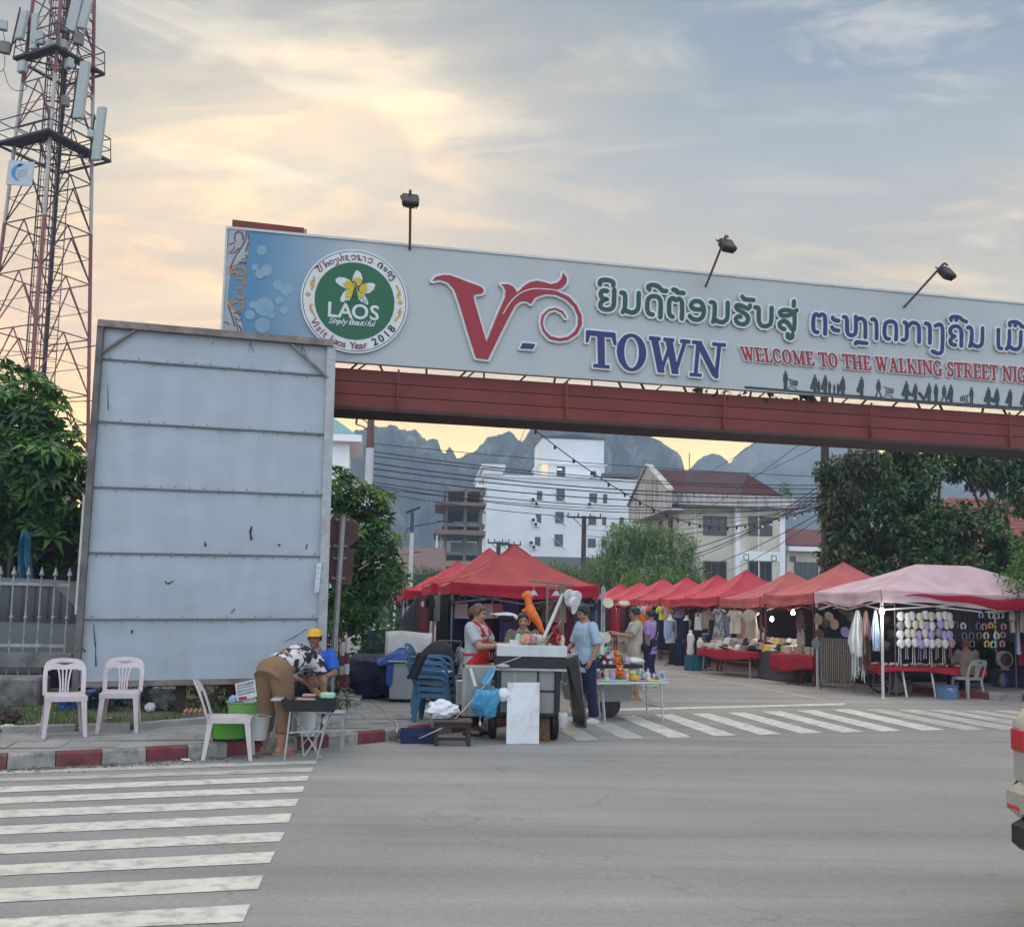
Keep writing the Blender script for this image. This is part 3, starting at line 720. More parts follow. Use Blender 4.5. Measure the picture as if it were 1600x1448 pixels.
def sil(z_,x,foot,h,kind='stand'):
 q=lambda a,b_:z_(x+a*h,foot-b_*h)
 piece(mb,[q(.055*math.cos(t),.93+.065*math.sin(t))for t in(i*.785 for i in range(8))],0,d0,d1)
 piece(mb,[q(-.10,.82),q(.10,.82),q(.13,.5),q(.10,.40),q(-.10,.40),q(-.13,.5),q(0,.88)],0,d0,d1)
 if kind=='walk':
  stroke(mb,[q(0,.45),q(-.17,0)],.07*h*PXU/7.27,d0,d1,0);stroke(mb,[q(0,.45),q(.17,0)],.07*h*PXU/7.27,d0,d1,0)
 else:
  stroke(mb,[q(-.05,.45),q(-.05,0)],.08*h*PXU/7.27,d0,d1,0);stroke(mb,[q(.06,.45),q(.05,0)],.08*h*PXU/7.27,d0,d1,0)
 if kind=='skirt':
  piece(mb,[q(-.08,.6),q(.08,.6),q(.17,.28),q(-.17,.28)],0,d0,d1)
 if kind in('bag','bags','skirt'):
  piece(mb,[q(-.12,.45),q(-.24,.40),q(-.26,.18),q(-.12,.16)],0,d0,d1);stroke(mb,[q(-.1,.72),q(-.19,.4)],.04*h*PXU/7.27,d0,d1,0)
 if kind in('bags',):
  piece(mb,[q(.12,.45),q(.22,.40),q(.28,.2),q(.12,.18)],0,d0,d1)
def trolley(z_,x,y,f=1):
 w=1.0*PXU
 for l in([(0,0),(25,8),(35,70),(105,78),(108,30),(28,14)],[(35,45),(106,52)],[(60,20),(62,75)],[(85,24),(86,76)],[(35,70),(20,100),(-10,130)],[(40,95),(90,110),(108,132)]):
  stroke(mb,[z_(x+f*a,y+b_)for a,b_ in l],w,d0,d1,0)
sil(zs,488,345,205);trolley(zs,515,230)
for x,y,h,k in[(822,385,205,'bags'),(865,388,140,'stand'),(940,390,200,'bag'),(990,393,133,'stand'),(1042,398,108,'stand'),(1085,400,120,'stand'),(1140,408,203,'skirt'),(1352,420,213,'bag'),(1545,440,200,'walk')]:
 sil(zs,x,y,h,k)
trolley(zs2,5,320)
for x,y,h,k in[(262,462,207,'bags'),(365,468,185,'bag'),(520,480,200,'bag'),(598,487,200,'stand'),(690,492,192,'walk'),(768,497,198,'bag'),(1002,515,188,'stand'),(1195,530,205,'bags'),(1292,535,198,'skirt'),(1440,545,195,'bag'),(1600,560,190,'bags')]:
 sil(zs2,x,y,h,k)
stroke(mb,[zs2(400,385),zs2(470,470)],5*PXU,d0,d1,0,True)
trolley(zs2,985,405,-1)
letters('shopper_silhouette',mb,mk_grey)
zo=zoomer(340,340,7.239);mb=MB();d0,d1=.003,.006
m_or=flat('scroll_brown',(0.12,0.055,0.07),0.5);m_or2=flat('scroll_gold',(0.36,0.17,0.05),0.5);m_pale=flat('scroll_pale',(0.30,0.32,0.33),0.5)
bg=MB();piece(bg,[zo(128,130),zo(330,150),zo(355,300),zo(330,480),zo(150,560),zo(95,560)],0,.002,.003);piece(bg,[zo(95,560),zo(150,560),zo(90,780),zo(78,900),zo(110,960),zo(80,1000)],0,.002,.003);piece(bg,[zo(78,960),zo(130,960),zo(270,1160),zo(290,1290),zo(50,1290)],0,.002,.003);obj('scroll_ground_print',bg,m_pale,banner,w=True)
for l,w in[([(235,365),(215,300),(192,250),(200,185),(240,155),(288,190),(290,255)],2.2),([(288,125),(328,170),(325,240),(270,340),(200,440),(140,580)],2.0),([(345,200),(355,280),(320,385)],2.2),([(270,475),(325,468),(332,430),(300,430)],1.6),([(205,520),(265,500),(325,520)],2.0),([(130,400),(170,410),(215,380),(210,350)],1.6),([(140,380),(180,372),(190,335)],1.6),([(130,310),(190,290)],1.8),([(120,1000),(170,1130),(210,1285)],2.2),([(150,1010),(210,1150),(230,1285)],1.5),([(190,1120),(250,1172),(278,1150),(250,1130)],1.6),([(225,1210),(260,1250),(270,1285)],2.4),([(60,1190),(110,1180),(130,1230),(95,1270)],1.6),([(70,1235),(105,1230)],1.6),([(180,1080),(270,1090)],2.0)]:
 mb=MB();stroke(mb,[zo(*p)for p in l],w*PXU,d0,d1);obj('scroll_print',mb,m_or,banner,w=True)
for l,w in[([(140,615),(190,562),(260,560),(312,590),(308,640),(275,650)],3.2),([(140,640),(190,612),(235,630),(228,650)],2.6),([(215,695),(270,690),(316,720),(300,752)],3.2),([(238,800),(258,800)],4.2),([(210,885),(255,920),(308,900),(300,860)],3.2),([(120,950),(170,970),(212,950)],3.0),([(128,985),(190,1040),(260,1042),(295,1000),(275,955)],3.2)]:
 mb=MB();stroke(mb,[zo(*p)for p in l],w*PXU,d0,d1);obj('scroll_print',mb,m_or2,banner,w=True)
mb=MB();bo=[(498,370,57),(550,600,68),(685,765,58),(780,820,70),(400,985,45),(530,1010,110),(365,1100,55),(510,1220,88),(745,1050,48),(425,560,40),(480,640,55),(690,940,45),(600,1100,42)]
m_bo=flat('light_disc_print',(0.18,0.29,0.38),0.5)
for i,(x,y,r_)in enumerate(bo):
 mb=MB();piece(mb,[zo(x+r_*math.cos(t),y+r_*math.sin(t))for t in(2*math.pi*k/20 for k in range(20))],0,.001,.0015+i*.0002);obj('light_disc_print',mb,m_bo,banner,w=True)
zl=zoomer(460,390,8.421);lc=Vector((*uv(554,472),0));lr=(uv(637,480)[0]-uv(470,468)[0])/2
def disc(name,r0,r1,dd,m,depth=.02):
 mb=MB();n=64
 if r0==0:
  mb.poly([pt((lc.x+r1*math.cos(t),lc.y+r1*math.sin(t)),dd)for t in(2*math.pi*k/n for k in range(n))],GN*depth)
 else:
  for k in range(n):
   a,c=2*math.pi*k/n,2*math.pi*(k+1)/n
   mb.poly([pt((lc.x+r_*math.cos(t),lc.y+r_*math.sin(t)),dd)for r_,t in((r1,a),(r1,c),(r0,c),(r0,a))])
 return obj(name,mb,m,banner,w=True)
m_grn=flat('emblem_green',(0.004,0.090,0.036),0.4)
disc('emblem_disc',0,lr,.0,mk_white,.05);disc('emblem_ring',lr*.955,lr*.968,.0525,flat('emblem_line',(0.02,0.06,0.06)))
disc('emblem_field',0,lr*.745,.05,m_grn,.004)
mw_,my_=MB(),MB()
for l in([(760,430),(770,360),(800,300),(830,288),(870,325),(893,390),(880,460),(830,500),(800,440)],[(535,410),(580,378),(660,385),(730,420),(770,470),(750,520),(690,540),(600,490),(550,450)],[(1062,480),(1030,455),(960,455),(890,475),(850,520),(860,580),(910,600),(990,585),(1040,540)],[(690,540),(750,520),(770,560),(750,630),(720,690),(690,680),(640,705),(605,700),(605,650),(640,580)],[(830,560),(870,590),(910,600),(950,660),(970,720),(960,742),(910,720),(870,700),(840,660),(825,620)]):
 mw_.poly([pt(zl(*p),.055+.0004*KJ[0])for p in l]);KJ[0]=(KJ[0]+1)%24
for l in([(763,430),(785,392),(860,392),(886,430),(870,480),(835,500),(800,425)],[(640,470),(680,430),(735,425),(768,470),(745,530),(690,535)],[(860,505),(900,468),(950,472),(950,560),(905,592),(855,575)],[(690,545),(752,522),(790,440),(797,490),(770,560),(750,640),(690,640),(665,640)],[(805,470),(830,560),(880,600),(910,612),(900,660),(840,640),(820,570)]):
 my_.poly([pt(zl(*p),.066+.0004*KJ[0])for p in l]);KJ[0]=(KJ[0]+1)%24
obj('emblem_petal_print',mw_,mk_white,banner,w=True);obj('emblem_petal_print',my_,flat('emblem_yellow',(0.52,0.38,0.02)),banner,w=True)
mb=MB()
for x in(665,700,730,860,905,935):
 piece(mb,[zl(x-5,720),zl(x+7,725),zl(x+2,645)],0,.077,.078)
piece(mb,[zl(770,620),zl(797,480),(zl(822,640))],0,.077,.078)
obj('emblem_petal_print',mb,m_grn,banner,w=True)
def glyphs(text,place,m,name,shear=0.0,thick=0.0):
 mb=MB()
 for i,ch in enumerate(text):
  if ch==' ':
   continue
  cu=bpy.data.curves.new('t','FONT');cu.body=ch;cu.size=1;cu.shear=shear;cu.offset=thick;cu.align_x='CENTER';cu.resolution_u=3
  o=bpy.data.objects.new('t',cu);me=o.to_mesh();pos,ang,size=place(i)
  ca,sa=math.cos(ang),math.sin(ang)
  mb.add([pt((pos[0]+size*(v.co.x*ca-v.co.y*sa),pos[1]+size*(v.co.x*sa+v.co.y*ca)),.058+.0005*i)for v in me.vertices],[tuple(p.vertices)for p in me.polygons])
  o.to_mesh_clear();bpy.data.objects.remove(o);bpy.data.curves.remove(cu)
 return obj(name,mb,m,banner,w=True)
mk_pur=flat('emblem_crimson',(0.22,0.02,0.07));mk_ink=flat('emblem_navy',(0.012,0.015,0.045))
def ringp(a0,a1,n,r_,size):
 return lambda i:((lc.x+r_*math.cos(rad(a0+(a1-a0)*i/(n-1))),lc.y+r_*math.sin(rad(a0+(a1-a0)*i/(n-1)))),rad(a0+(a1-a0)*i/(n-1)+90),size)
glyphs('Visit Laos Year',ringp(212,285,15,lr*.92,lr*.19),mk_pur,'emblem_lettering',0,.012)
glyphs('2018',ringp(298,326,4,lr*.92,lr*.20),mk_ink,'emblem_lettering',0,.02)
LW=[0,.165,.365,.545]
la,lb=Vector((*zl(492,895),0)),Vector((*zl(1045,940),0))
glyphs('LAOS',lambda i:(tuple(la.lerp(lb,(0,.31,.66,1)[i]))[:2],0.0,lr*.40),mk_white,'emblem_lettering',0,.018)
sa_,sb_=Vector((*zl(450,980),0)),Vector((*zl(1060,1030),0));SX=[0,.055,.115,.185,.24,.28,.40,.47,.535,.60,.665,.73,.77,.81,.86,.92,.97]
glyphs('Simply Beautiful',lambda i:(tuple(sa_.lerp(sb_,(i+.5)/16.2))[:2],0.0,lr*.155),mk_white,'emblem_lettering',.35,.01)
mb=MB();mb2=MB()
for l in([(275,245),(310,245),(320,270),(330,310),(370,290),(350,245),(332,212)],[(270,262),(282,236),(318,232)],[(375,190),(395,200),(412,250),(428,235),(410,195),(440,190),(456,226)],[(378,172),(384,184)],[(500,202),(465,207),(455,175),(480,155),(507,165),(515,192)],[(520,152),(545,140),(566,170),(580,205),(547,212)],[(570,125),(590,150),(606,170),(620,150),(612,110),(640,105),(650,160)],[(600,75),(606,95)],[(665,102),(700,95),(690,125),(668,130),(702,150),(726,160)],[(740,107),(765,90),(796,97),(801,135),(775,150),(755,140)],[(825,117),(820,95),(850,95),(852,130),(826,150),(860,148),(882,156)],[(905,112),(930,110),(932,166)],[(975,142),(1005,130),(1026,156),(1015,190),(985,190),(965,180)]):
 stroke(mb,[zl(*p)for p in l],1.25*PXU,.0525,.056,1)
for l in([(1100,242),(1090,215),(1120,190),(1160,202),(1150,250),(1120,270),(1142,230)],[(1195,250),(1170,275),(1190,305),(1218,285),(1195,250)],[(1225,330),(1250,300),(1285,322),(1265,352),(1240,345),(1235,372)],[(1282,382),(1300,350),(1322,380),(1262,432),(1240,402)]):
 stroke(mb2,[zl(*p)for p in l],1.35*PXU,.0525,.056,1)
letters('emblem_letter',mb,mk_pur);letters('emblem_letter',mb2,mk_ink)
mb=MB()
for l in([(250,370),(265,420),(240,440)],[(235,420),(210,480),(240,500),(225,540)],[(258,460),(240,520)],[(175,575),(180,625)],[(150,600),(205,600)],[(200,750),(240,830),(265,890)],[(230,730),(205,800),(245,850)],[(1340,490),(1370,560),(1390,620)],[(1385,570),(1350,610),(1370,660)],[(1390,690),(1385,735)],[(1365,712),(1410,712)],[(1390,790),(1360,850),(1390,860),(1350,910),(1320,950)],[(1400,830),(1375,890)]):
 mb=MB();stroke(mb,[zl(*p)for p in l],2.0*PXU,.0525,.056,1);obj('emblem_scroll_print',mb,flat('emblem_gold',(0.45,0.28,0.04)),banner,w=True)
for i,(px,py,hx_,hy_,lab)in enumerate([(642,388,641,313,'black floodlight on a straight pole above the round green emblem'),(1103,445,1137,383,'black floodlight on a slanting pole above the green lettering'),(1410,477,1480,426,'black floodlight on a hooked pole above the navy lettering')]):
 b0=gp(px,py+1,-.05);hd=onplane(hx_,hy_,GO+GN*.9,GA)
 t=thing('floodlight',lab,'floodlight',b0,0,'floodlights along the gate top')
 mb=MB();tip=hd+Vector((0,0,.12))-GN*.06
 pts=[b0-Vector((0,0,.1))-GN*.09,b0.lerp(tip,.55)+Vector((0,0,.0)),b0.lerp(tip,.9)+Vector((0,0,.05)),tip+Vector((0,0,.06)),tip+GN*.06]
 mb.tube(smooth_line(pts,2),.019,8);obj('pole',mb,flat('pole_purple',(0.14,0.07,0.08)),t,True,w=True)
 rot=Matrix.Rotation(GA+rad((0,12,18)[i]),3,'Z')@Matrix.Rotation(rad(-38),3,'X')
 mb=MB();mb.bev(hd,(.235,.09,.235),.02,rot);mb.box(hd+rot@Vector((0,.06,0)),(.14,.05,.12),rot)
 for k in range(-3,4):
  mb.box(hd+rot@Vector((k*.03,.05,.0)),(.008,.05,.2),rot)
 obj('lamp_head',mb,m_black,t,w=True)
 mb=MB();mb.tube([hd+rot@Vector((-.12,0,.0)),hd+rot@Vector((-.13,.03,.14)),hd+rot@Vector((.0,.05,.17)),hd+rot@Vector((.13,.03,.14)),hd+rot@Vector((.12,0,0))],.01,6);obj('bracket',mb,m_black,t,w=True)
BO=GO+GN*.55
bd=thing('billboard','large blank white sheet metal billboard on a dark frame, scratched','billboard',BO)
tl,tr,br,bl=[onplane(x,y,BO,GA)for x,y in((158,503),(517,536),(492,1060),(118,1072))]
ub0,ub1=(tl-BO).dot(GU),(tr-BO).dot(GU);zt=(tl.z+tr.z)/2;zl0=.42
ub0=(onplane(135,790,BO,GA)-BO).dot(GU);ub1=(onplane(504,790,BO,GA)-BO).dot(GU)
m_pan=mat('panel_white',(0.335,0.375,0.41),0.42,0.05,1.2,0.05,5,dirt=(0.275,0.295,0.31),dscale=1.1,damt=0.45,stretch=(2.2,2.2,.4))
QC=[(lambda p:((p-BO).dot(GU),p.z))(onplane(x,y,BO,GA))for x,y in((124,1066),(497,1058),(514,540),(163,510))]
def bp_(u,z,d=0):
 a,c=(u-ub0)/(ub1-ub0),(z-zl0)/(zt-zl0);(u00,z00),(u10,z10),(u11,z11),(u01,z01)=QC
 uu=(u00*(1-a)+u10*a)*(1-c)+(u01*(1-a)+u11*a)*c;z2_=(z00*(1-a)+z10*a)*(1-c)+(z01*(1-a)+z11*a)*c
 return BO+GU*uu+Vector((0,0,z2_))+GN*d
cm_w=mat('strip_white',(0.5,0.5,0.5),0.5,0.2,6,dirt=(0.2,0.19,0.18),dscale=4)
sy=[(564,588),(663,682),(766,778),(866,875),(968,971)]
hs=[zt]
for a,b_ in sy:
 f=((1066-a)/(1066-510)+(1058-b_)/(1058-540))/2;hs.append(zl0+(zt-zl0)*f)
hs.append(zl0)
for i in range(6):
 mb=MB();a,b_=hs[i]-.008,hs[i+1]+.008
 bow=rnd.uniform(-.006,.006)
 mb.grid(lambda u,v:bp_(ub0+(ub1-ub0)*u,b_+(a-b_)*v,(.0+.016)*nz3((u*4,v*2,i*3.3))+.006*nz3((u*13,v*6,i))+bow*math.sin(v*3.14)),48,14)
 obj('sheet_panel',mb,m_pan,bd,True,w=True)
mb=MB()
for z in hs[1:-1]:
 mb.beam(bp_(ub0,z,.012),bp_(ub1,z,.012),.035,.022)
obj('seam_bar',mb,mat('seam_grey',(0.13,0.135,0.14),0.6,0.25,5,dirt=(0.06,0.05,0.045),dscale=5),bd,w=True)
mb=MB();mb.beam(bp_(ub0-.07,zt+.02,.06),bp_(ub1+.06,zt+.02,.06),.1,.09);obj('top_rail',mb,m_rust,bd,w=True)
mb=MB();mb.beam(bp_(ub0-.035,zl0-.25,.04),bp_(ub0-.035,zt,.04),.09,.08,GU);obj('side_post',mb,mat('frame_dirty',(0.10,0.095,0.09),0.7,0.3,5,dirt=(0.2,0.19,0.18),dscale=3),bd,w=True);mb=MB();mb.beam(bp_(ub0-.095,zl0+.9,.02),bp_(ub0-.095,zl0+2.5,.02),.05,.03,GU);obj('edge_strip',mb,cm_w,bd,w=True)
mb=MB();mb.beam(bp_(ub1+.035,zl0+.35,.03),bp_(ub1+.035,zt-.02,.03),.07,.12,GU);obj('side_post',mb,m_steel,bd,w=True)
mb=MB();mb.beam(bp_(ub0,zl0-.03,.02),bp_(ub1,zl0-.03,.02),.1,.06);obj('bottom_rail',mb,m_rust,bd,w=True)
for a,b_ in(((ub0,zt-.38),(ub0+.42,zt-.02)),((ub1,zt-.5),(ub1-.55,zt-.02))):
 mb=MB();mb.beam(bp_(*a,.05),bp_(*b_,.05),.05,.03);obj('corner_brace',mb,m_rust,bd,w=True)
mb=MB()
for u in(ub0+.3,-1.9,-.9):
 mb.beam(bp_(u,.0,-.2),bp_(u,zt,-.2),.12)
for u in(ub0+.6,-1.6,-.3):
 mb.beam(bp_(u,.1,-.1),bp_(u+.35,zl0,-.1),.06)
obj('support_post',mb,m_gdark,bd,w=True)
mb=MB()
for z in hs[1:-1]:
 for k in range(16):
  p=bp_(ub0+.1+(ub1-ub0-.2)*k/15,z+rnd.choice((-.04,.04)),.018);mb.ell(p,(.010,.010,.010),None,6,4)
obj('rivet',mb,m_rust,bd,w=True)
mb=MB();zq=lambda x,y,d=.022:onplane(x,y,BO+GN*d,GA)
def scratch(pts,w):
 q=[zq(*p)for p in pts]
 for a,b_ in zip(q,q[1:]):
  n=(b_-a).normalized();s_=n.cross(GN)*w/2;mb.add([a-s_*.4,a+s_*.4,b_+s_,b_-s_],[(0,1,2,3)])
for pts,w in[([(393,822),(391,832),(393,843)],.035),([(272,907),(262,912),(258,908)],.02),([(360,958),(367,951)],.015),([(146,975),(149,1010),(150,1040)],.018),([(222,1058),(221,1066)],.03),([(320,846),(321,853)],.03),([(434,850),(438,852)],.03),([(205,990),(207,984)],.03),([(128,1012),(134,1018)],.02),([(441,1004),(465,992),(480,982)],.01),([(478,858),(480,850)],.02),([(388,552),(391,535),(396,550)],.008),([(329,540),(334,534)],.01),([(168,600),(169,640)],.012),([(470,555),(473,540),(480,560)],.01)]:
 scratch(pts,w)
obj('scratch_mark',mb,mat('scratch_black',(0.015,0.015,0.018),0.7),bd,w=True)
mb=MB();q=[onplane(x,y,BO+GN*.1,GA)for x,y in((495,880),(502,880),(498,925),(491,925))]
mb.poly(q,GN*.004);st=obj('paper_sticker',mb,flat('sticker_white',(0.62,0.62,0.66)),bd,w=True)
mb=MB()
for k in range(5):
 y=885+k*8.4
 for l in([(494.5,y),(499,y)],[(499,y),(498.6,y+4)],[(495,y+4),(498,y+4.4)]):
  a,b_=[onplane(x-(y-885)*.09,yy,BO+GN*.106,GA)for x,yy in l];mb.beam(a,b_,.012,.002)
obj('lettering',mb,mk_ink,st,w=True)
m_wh=mat('render_white',(0.82,0.83,0.84),0.8,0.06,0.3,0.05,6,dirt=(0.68,0.69,0.70),dscale=0.25,damt=0.4)
m_cream=mat('render_cream',(0.62,0.58,0.48),0.85,0.1,0.5,0.1,8,dirt=(0.33,0.30,0.25),dscale=0.6,damt=0.5,stretch=(1,1,.35))
m_stain=mat('render_stained',(0.50,0.48,0.45),0.85,0.15,0.6,0.1,8,dirt=(0.07,0.065,0.06),dscale=1.8,damt=0.95,stretch=(1.5,1.5,.22))
m_glass=mat('window_glass',(0.025,0.03,0.033),0.12,0.3,1.5,spec=0.6);m_frame=mat('window_frame',(0.09,0.085,0.08),0.6,0.1)
m_tile=mat('roof_tile_red',(0.125,0.032,0.030),0.75,0.25,3,0.5,14,dirt=(0.05,0.03,0.03),dscale=1.5,damt=0.7)
m_cgrey=mat('raw_concrete',(0.20,0.185,0.165),0.9,0.25,0.8,0.2,8,dirt=(0.10,0.085,0.075),dscale=0.6,damt=0.8)
m_slabr=mat('formwork_brown',(0.20,0.125,0.10),0.9,0.25,0.8,0.2,8,dirt=(0.22,0.2,0.18),dscale=0.9)
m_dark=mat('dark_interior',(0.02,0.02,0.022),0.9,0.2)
RT_=Matrix.Rotation(math.atan2(T.y,T.x),3,'Z')
class Site:
 def __init__(s,o,ang):
  s.o=Vector((o.x,o.y,0));s.R=Matrix.Rotation(ang,3,'Z');s.ang=ang
 def p(s,u,v,z):
  return s.o+s.R@Vector((u,v,z))
 def box(s,mb,u0,u1,v0,v1,z0,z1):
  mb.box(s.p((u0+u1)/2,(v0+v1)/2,(z0+z1)/2),(abs(u1-u0),abs(v1-v0),abs(z1-z0)),s.R)
 def uz(s,x,y,out=0.0):
  q=onplane(x,y,s.p(0,-out,0),s.ang);l=s.R.transposed()@(q-s.o);return l.x,l.z
 def window(s,root,x,y,w,h,m=m_glass,cross=1,deep=.12):
  ua,za_=s.uz(x-w/2,y+h/2);ub,zb2=s.uz(x+w/2,y-h/2);f=max(.05,(ub-ua)*.06)
  mb=MB();s.box(mb,ua-f,ub+f,-.06,.05,za_-f,za_);s.box(mb,ua-f,ub+f,-.06,.05,zb2,zb2+f);s.box(mb,ua-f,ua,-.06,.05,za_,zb2);s.box(mb,ub,ub+f,-.06,.05,za_,zb2)
  for k in range(1,cross+1):
   c=ua+(ub-ua)*k/(cross+1);s.box(mb,c-f*.3,c+f*.3,-.045,.0,za_,zb2)
  wo=obj('window',mb,m_frame,root,w=True)
  mb=MB();s.box(mb,ua,ub,-.025,.04,za_,zb2);obj('pane',mb,m,wo,w=True)
  return wo
 def aircon(s,root,x,y):
  u,z=s.uz(x,y);mb=MB();s.box(mb,u-.4,u+.4,-.38,-.02,z-.3,z+.3);a=obj('air_conditioner',mb,m_wh,root,w=True)
  mb=MB();c=s.p(u-.08,-.385,z);mb.lathe([(.24,0),(.24,.012),(.1,.02)],c,14,rot=s.R@Matrix.Rotation(rad(90),3,'X'));obj('fan_grille',mb,m_dark,a,w=True)
st=Site(P(757,900,142),rad(5));o4=lambda x,y:(640+x/4,640+y/4)
ht=thing('hotel_building','tall white hotel with small windows and a stair tower on its roof','building',st.o,0)
z1=st.uz(800,746)[1];uR=st.uz(1040,800)[0]
mb=MB();st.box(mb,0,uR,0,26,0,z1);obj('wall',mb,m_wh,ht,w=True)
mb=MB();st.box(mb,-.2,uR+.2,-.2,26,z1,z1+.35);st.box(mb,-.5,2.2,-.5,20,z1+.35,z1+1.2);st.box(mb,-.8,2.5,-.8,20,z1+1.2,z1+1.7);obj('parapet',mb,m_wh,ht,w=True)
ua,zt_=st.uz(849,696);ub_,_=st.uz(951,696)
mb=MB();st.box(mb,ua,ub_,3,12,z1,zt_-2.2);st.box(mb,ua-.3,ub_+.4,2.7,12.3,zt_-2.2,zt_-1.9);st.box(mb,ua+.1,ub_-.1,3.1,12,zt_-1.9,zt_+1.6);obj('stair_tower',mb,m_wh,ht,w=True)
mb=MB();mb.poly([st.p(ua,3,zt_+1.6),st.p(ub_,3,zt_+1.6),st.p((ua+ub_)/2,3,zt_+2.1)],st.R@Vector((0,9,0)));mb.beam(st.p(ua-.2,2.9,zt_+1.7),st.p((ua+ub_)/2,2.9,zt_+2.2),.15);mb.beam(st.p(ub_+.2,2.9,zt_+1.7),st.p((ua+ub_)/2,2.9,zt_+2.2),.15);obj('tower_roof',mb,m_frame,ht,w=True)
for a in[(812,537,30,50),(943,533,48,66),(1147,552,44,54),(1222,556,22,52),(806,680,30,52),(937,673,48,64),(1142,692,44,50),(1216,696,22,48),(1325,700,22,50),(800,823,30,52),(932,816,48,68),(1138,833,46,50),(1212,836,22,48)]:
 x,y=o4(a[0],a[1]);w_=st.window(ht,x,y,a[2]/4,a[3]/4)
 if a[2]==48:
  u,z=st.uz(x,y);mb=MB();mb.beam(st.p(u-.9,-.05,z+.3),st.p(u+.9,-.05,z-1.1),.5,.03);obj('stair_flight',mb,m_wh,ht,w=True)
for a in[(775,690),(790,718),(762,832),(778,860),(773,563),(795,590),(1125,592),(1315,738)]:
 st.aircon(ht,*o4(*a))
st2=Site(st.p(0,3,0),rad(5))
st2.window(ht,*o4(946,390),12,16);st2.window(ht,*o4(1151,410),6,12)
mb=MB();u,z=st2.uz(*o4(845,385));st2.box(mb,u-.45,u+.4,-.1,.05,z-1.0,z+1.0);obj('lit_doorway',mb,mat('warm_lit',(0.6,0.5,0.35),0.8,emit=(1.0,0.72,0.36,0.4)),ht,w=True)
mb=MB();u,z=st2.uz(*o4(937,372));st2.box(mb,u-.32,u+.32,-.09,-.03,z-.06,z+.06);obj('tube_lamp',mb,mat('lamp_white',(0.8,0.8,0.8),0.5,emit=(1,.95,.9,2.0)),ht,w=True)
mb=MB()
for k in range(9):
 st2.box(mb,ua-4+k*.38,ua-3.5+k*.38,-1,0,z1+.5+k*.9,z1+.62+k*.9)
mb.beam(st2.p(ua-4,-1,z1+.4),st2.p(ua-.6,-1,z1+9),.12);mb.beam(st2.p(ua-4.6,-1,z1+1.8),st2.p(ua-1.2,-1,z1+10.4),.08);obj('outside_stair',mb,m_rust,ht,w=True)
uc,zc_=st.uz(945,737);ud,_=st.uz(1008,737)
mb=MB();st.box(mb,uc,ud,2,9,zc_-.35,zc_+.1)
for u in(uc+1,uc+2.6,ud-2.4,ud-.7):
 st.box(mb,u,u+.14,2.3,2.45,z1,zc_)
obj('roof_canopy',mb,m_frame,ht,w=True)
for k in range(6):
 zz_=z1-1.2-k*3.2
 mb=MB();st.box(mb,-1.4,0,.2,3.6,zz_-.15,zz_+.1);st.box(mb,-1.6,0,.0,3.8,zz_-.4,zz_-.15);st.box(mb,-1.35,-1.2,.3,3.5,zz_+.95,zz_+1.1)
 for q in range(7):
  st.box(mb,-1.35,-1.22,.35+q*.5,.47+q*.5,zz_+.1,zz_+.95)
 for q in range(3):
  st.box(mb,-1.25+q*.45,-1.13+q*.45,.3,.42,zz_+.1,zz_+.95)
 st.box(mb,-1.3,0,.3,.4,zz_+.95,zz_+1.1);obj('balcony',mb,m_wh,ht,w=True)
st=Site(P(678,900,118),rad(4))
uf=thing('unfinished_building','unfinished concrete building frame with open floors beside the white hotel','building',st.o,0)
X=lambda x:st.uz(x,850)[0];Zp=lambda y:st.uz(715,y)[1]
mb=MB()
for y0,y1,xa,xb in((787,792,678,757),(830,837,677,757),(877,886,681,752)):
 st.box(mb,X(xa),X(xb),-2.2,9,Zp(y1),Zp(y0))
obj('floor_slab',mb,m_slabr,uf,w=True)
mb=MB();st.box(mb,X(692),X(757),0,9,Zp(767),Zp(760));st.box(mb,X(690),X(757),0,9,Zp(822),Zp(817));st.box(mb,X(690),X(757),0,9,Zp(867),Zp(862));obj('beam',mb,m_cgrey,uf,w=True)
for x in(696,726,751):
 for v in(0,4.5,8.6):
  mb=MB();st.box(mb,X(x-2.2),X(x+2.2),v,v+.4,0,Zp(762));obj('column',mb,m_cgrey,uf,w=True)
for q in((690,755,9,9.3,885,862),(705,752,6,6.2,862,842),(708,724,5,5.2,822,809),(731,750,5,5.2,822,809)):
 mb=MB();st.box(mb,X(q[0]),X(q[1]),q[2],q[3],Zp(q[4]),Zp(q[5]));obj('partition',mb,mat('pale_block',(0.42,0.42,0.42),0.9,0.15),uf,w=True)
mb=MB();st.box(mb,X(681),X(684),-1.5,-1,0,Zp(838));st.box(mb,X(688),X(691),2,2.5,0,Zp(838));obj('pipe_column',mb,m_wh,uf,w=True)
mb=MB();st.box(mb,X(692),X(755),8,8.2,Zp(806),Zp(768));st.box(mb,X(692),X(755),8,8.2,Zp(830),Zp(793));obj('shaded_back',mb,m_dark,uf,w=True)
mb=MB();st.box(mb,X(686),X(750),-2.4,-2.2,Zp(886),Zp(878));obj('parapet',mb,mat('ply_tan',(0.34,0.24,0.15),0.9,0.2),uf,w=True)
st=Site(P(610,905,100),rad(4));sh=thing('shop_building','low brown roofed shop row behind the distant street lamp','building',st.o,0)
mb=MB();st.box(mb,-6,5.2,0,10,0,4.9);obj('wall',mb,m_cgrey,sh,w=True)
mb=MB();mb.poly([st.p(-6.5,-.6,4.7),st.p(5.4,-.6,4.7),st.p(5.2,5,7.6),st.p(-6.3,5,7.6)],(0,0,.2));obj('roof',mb,mat('roof_brown',(0.16,0.10,0.085),0.85,0.2),sh,w=True)
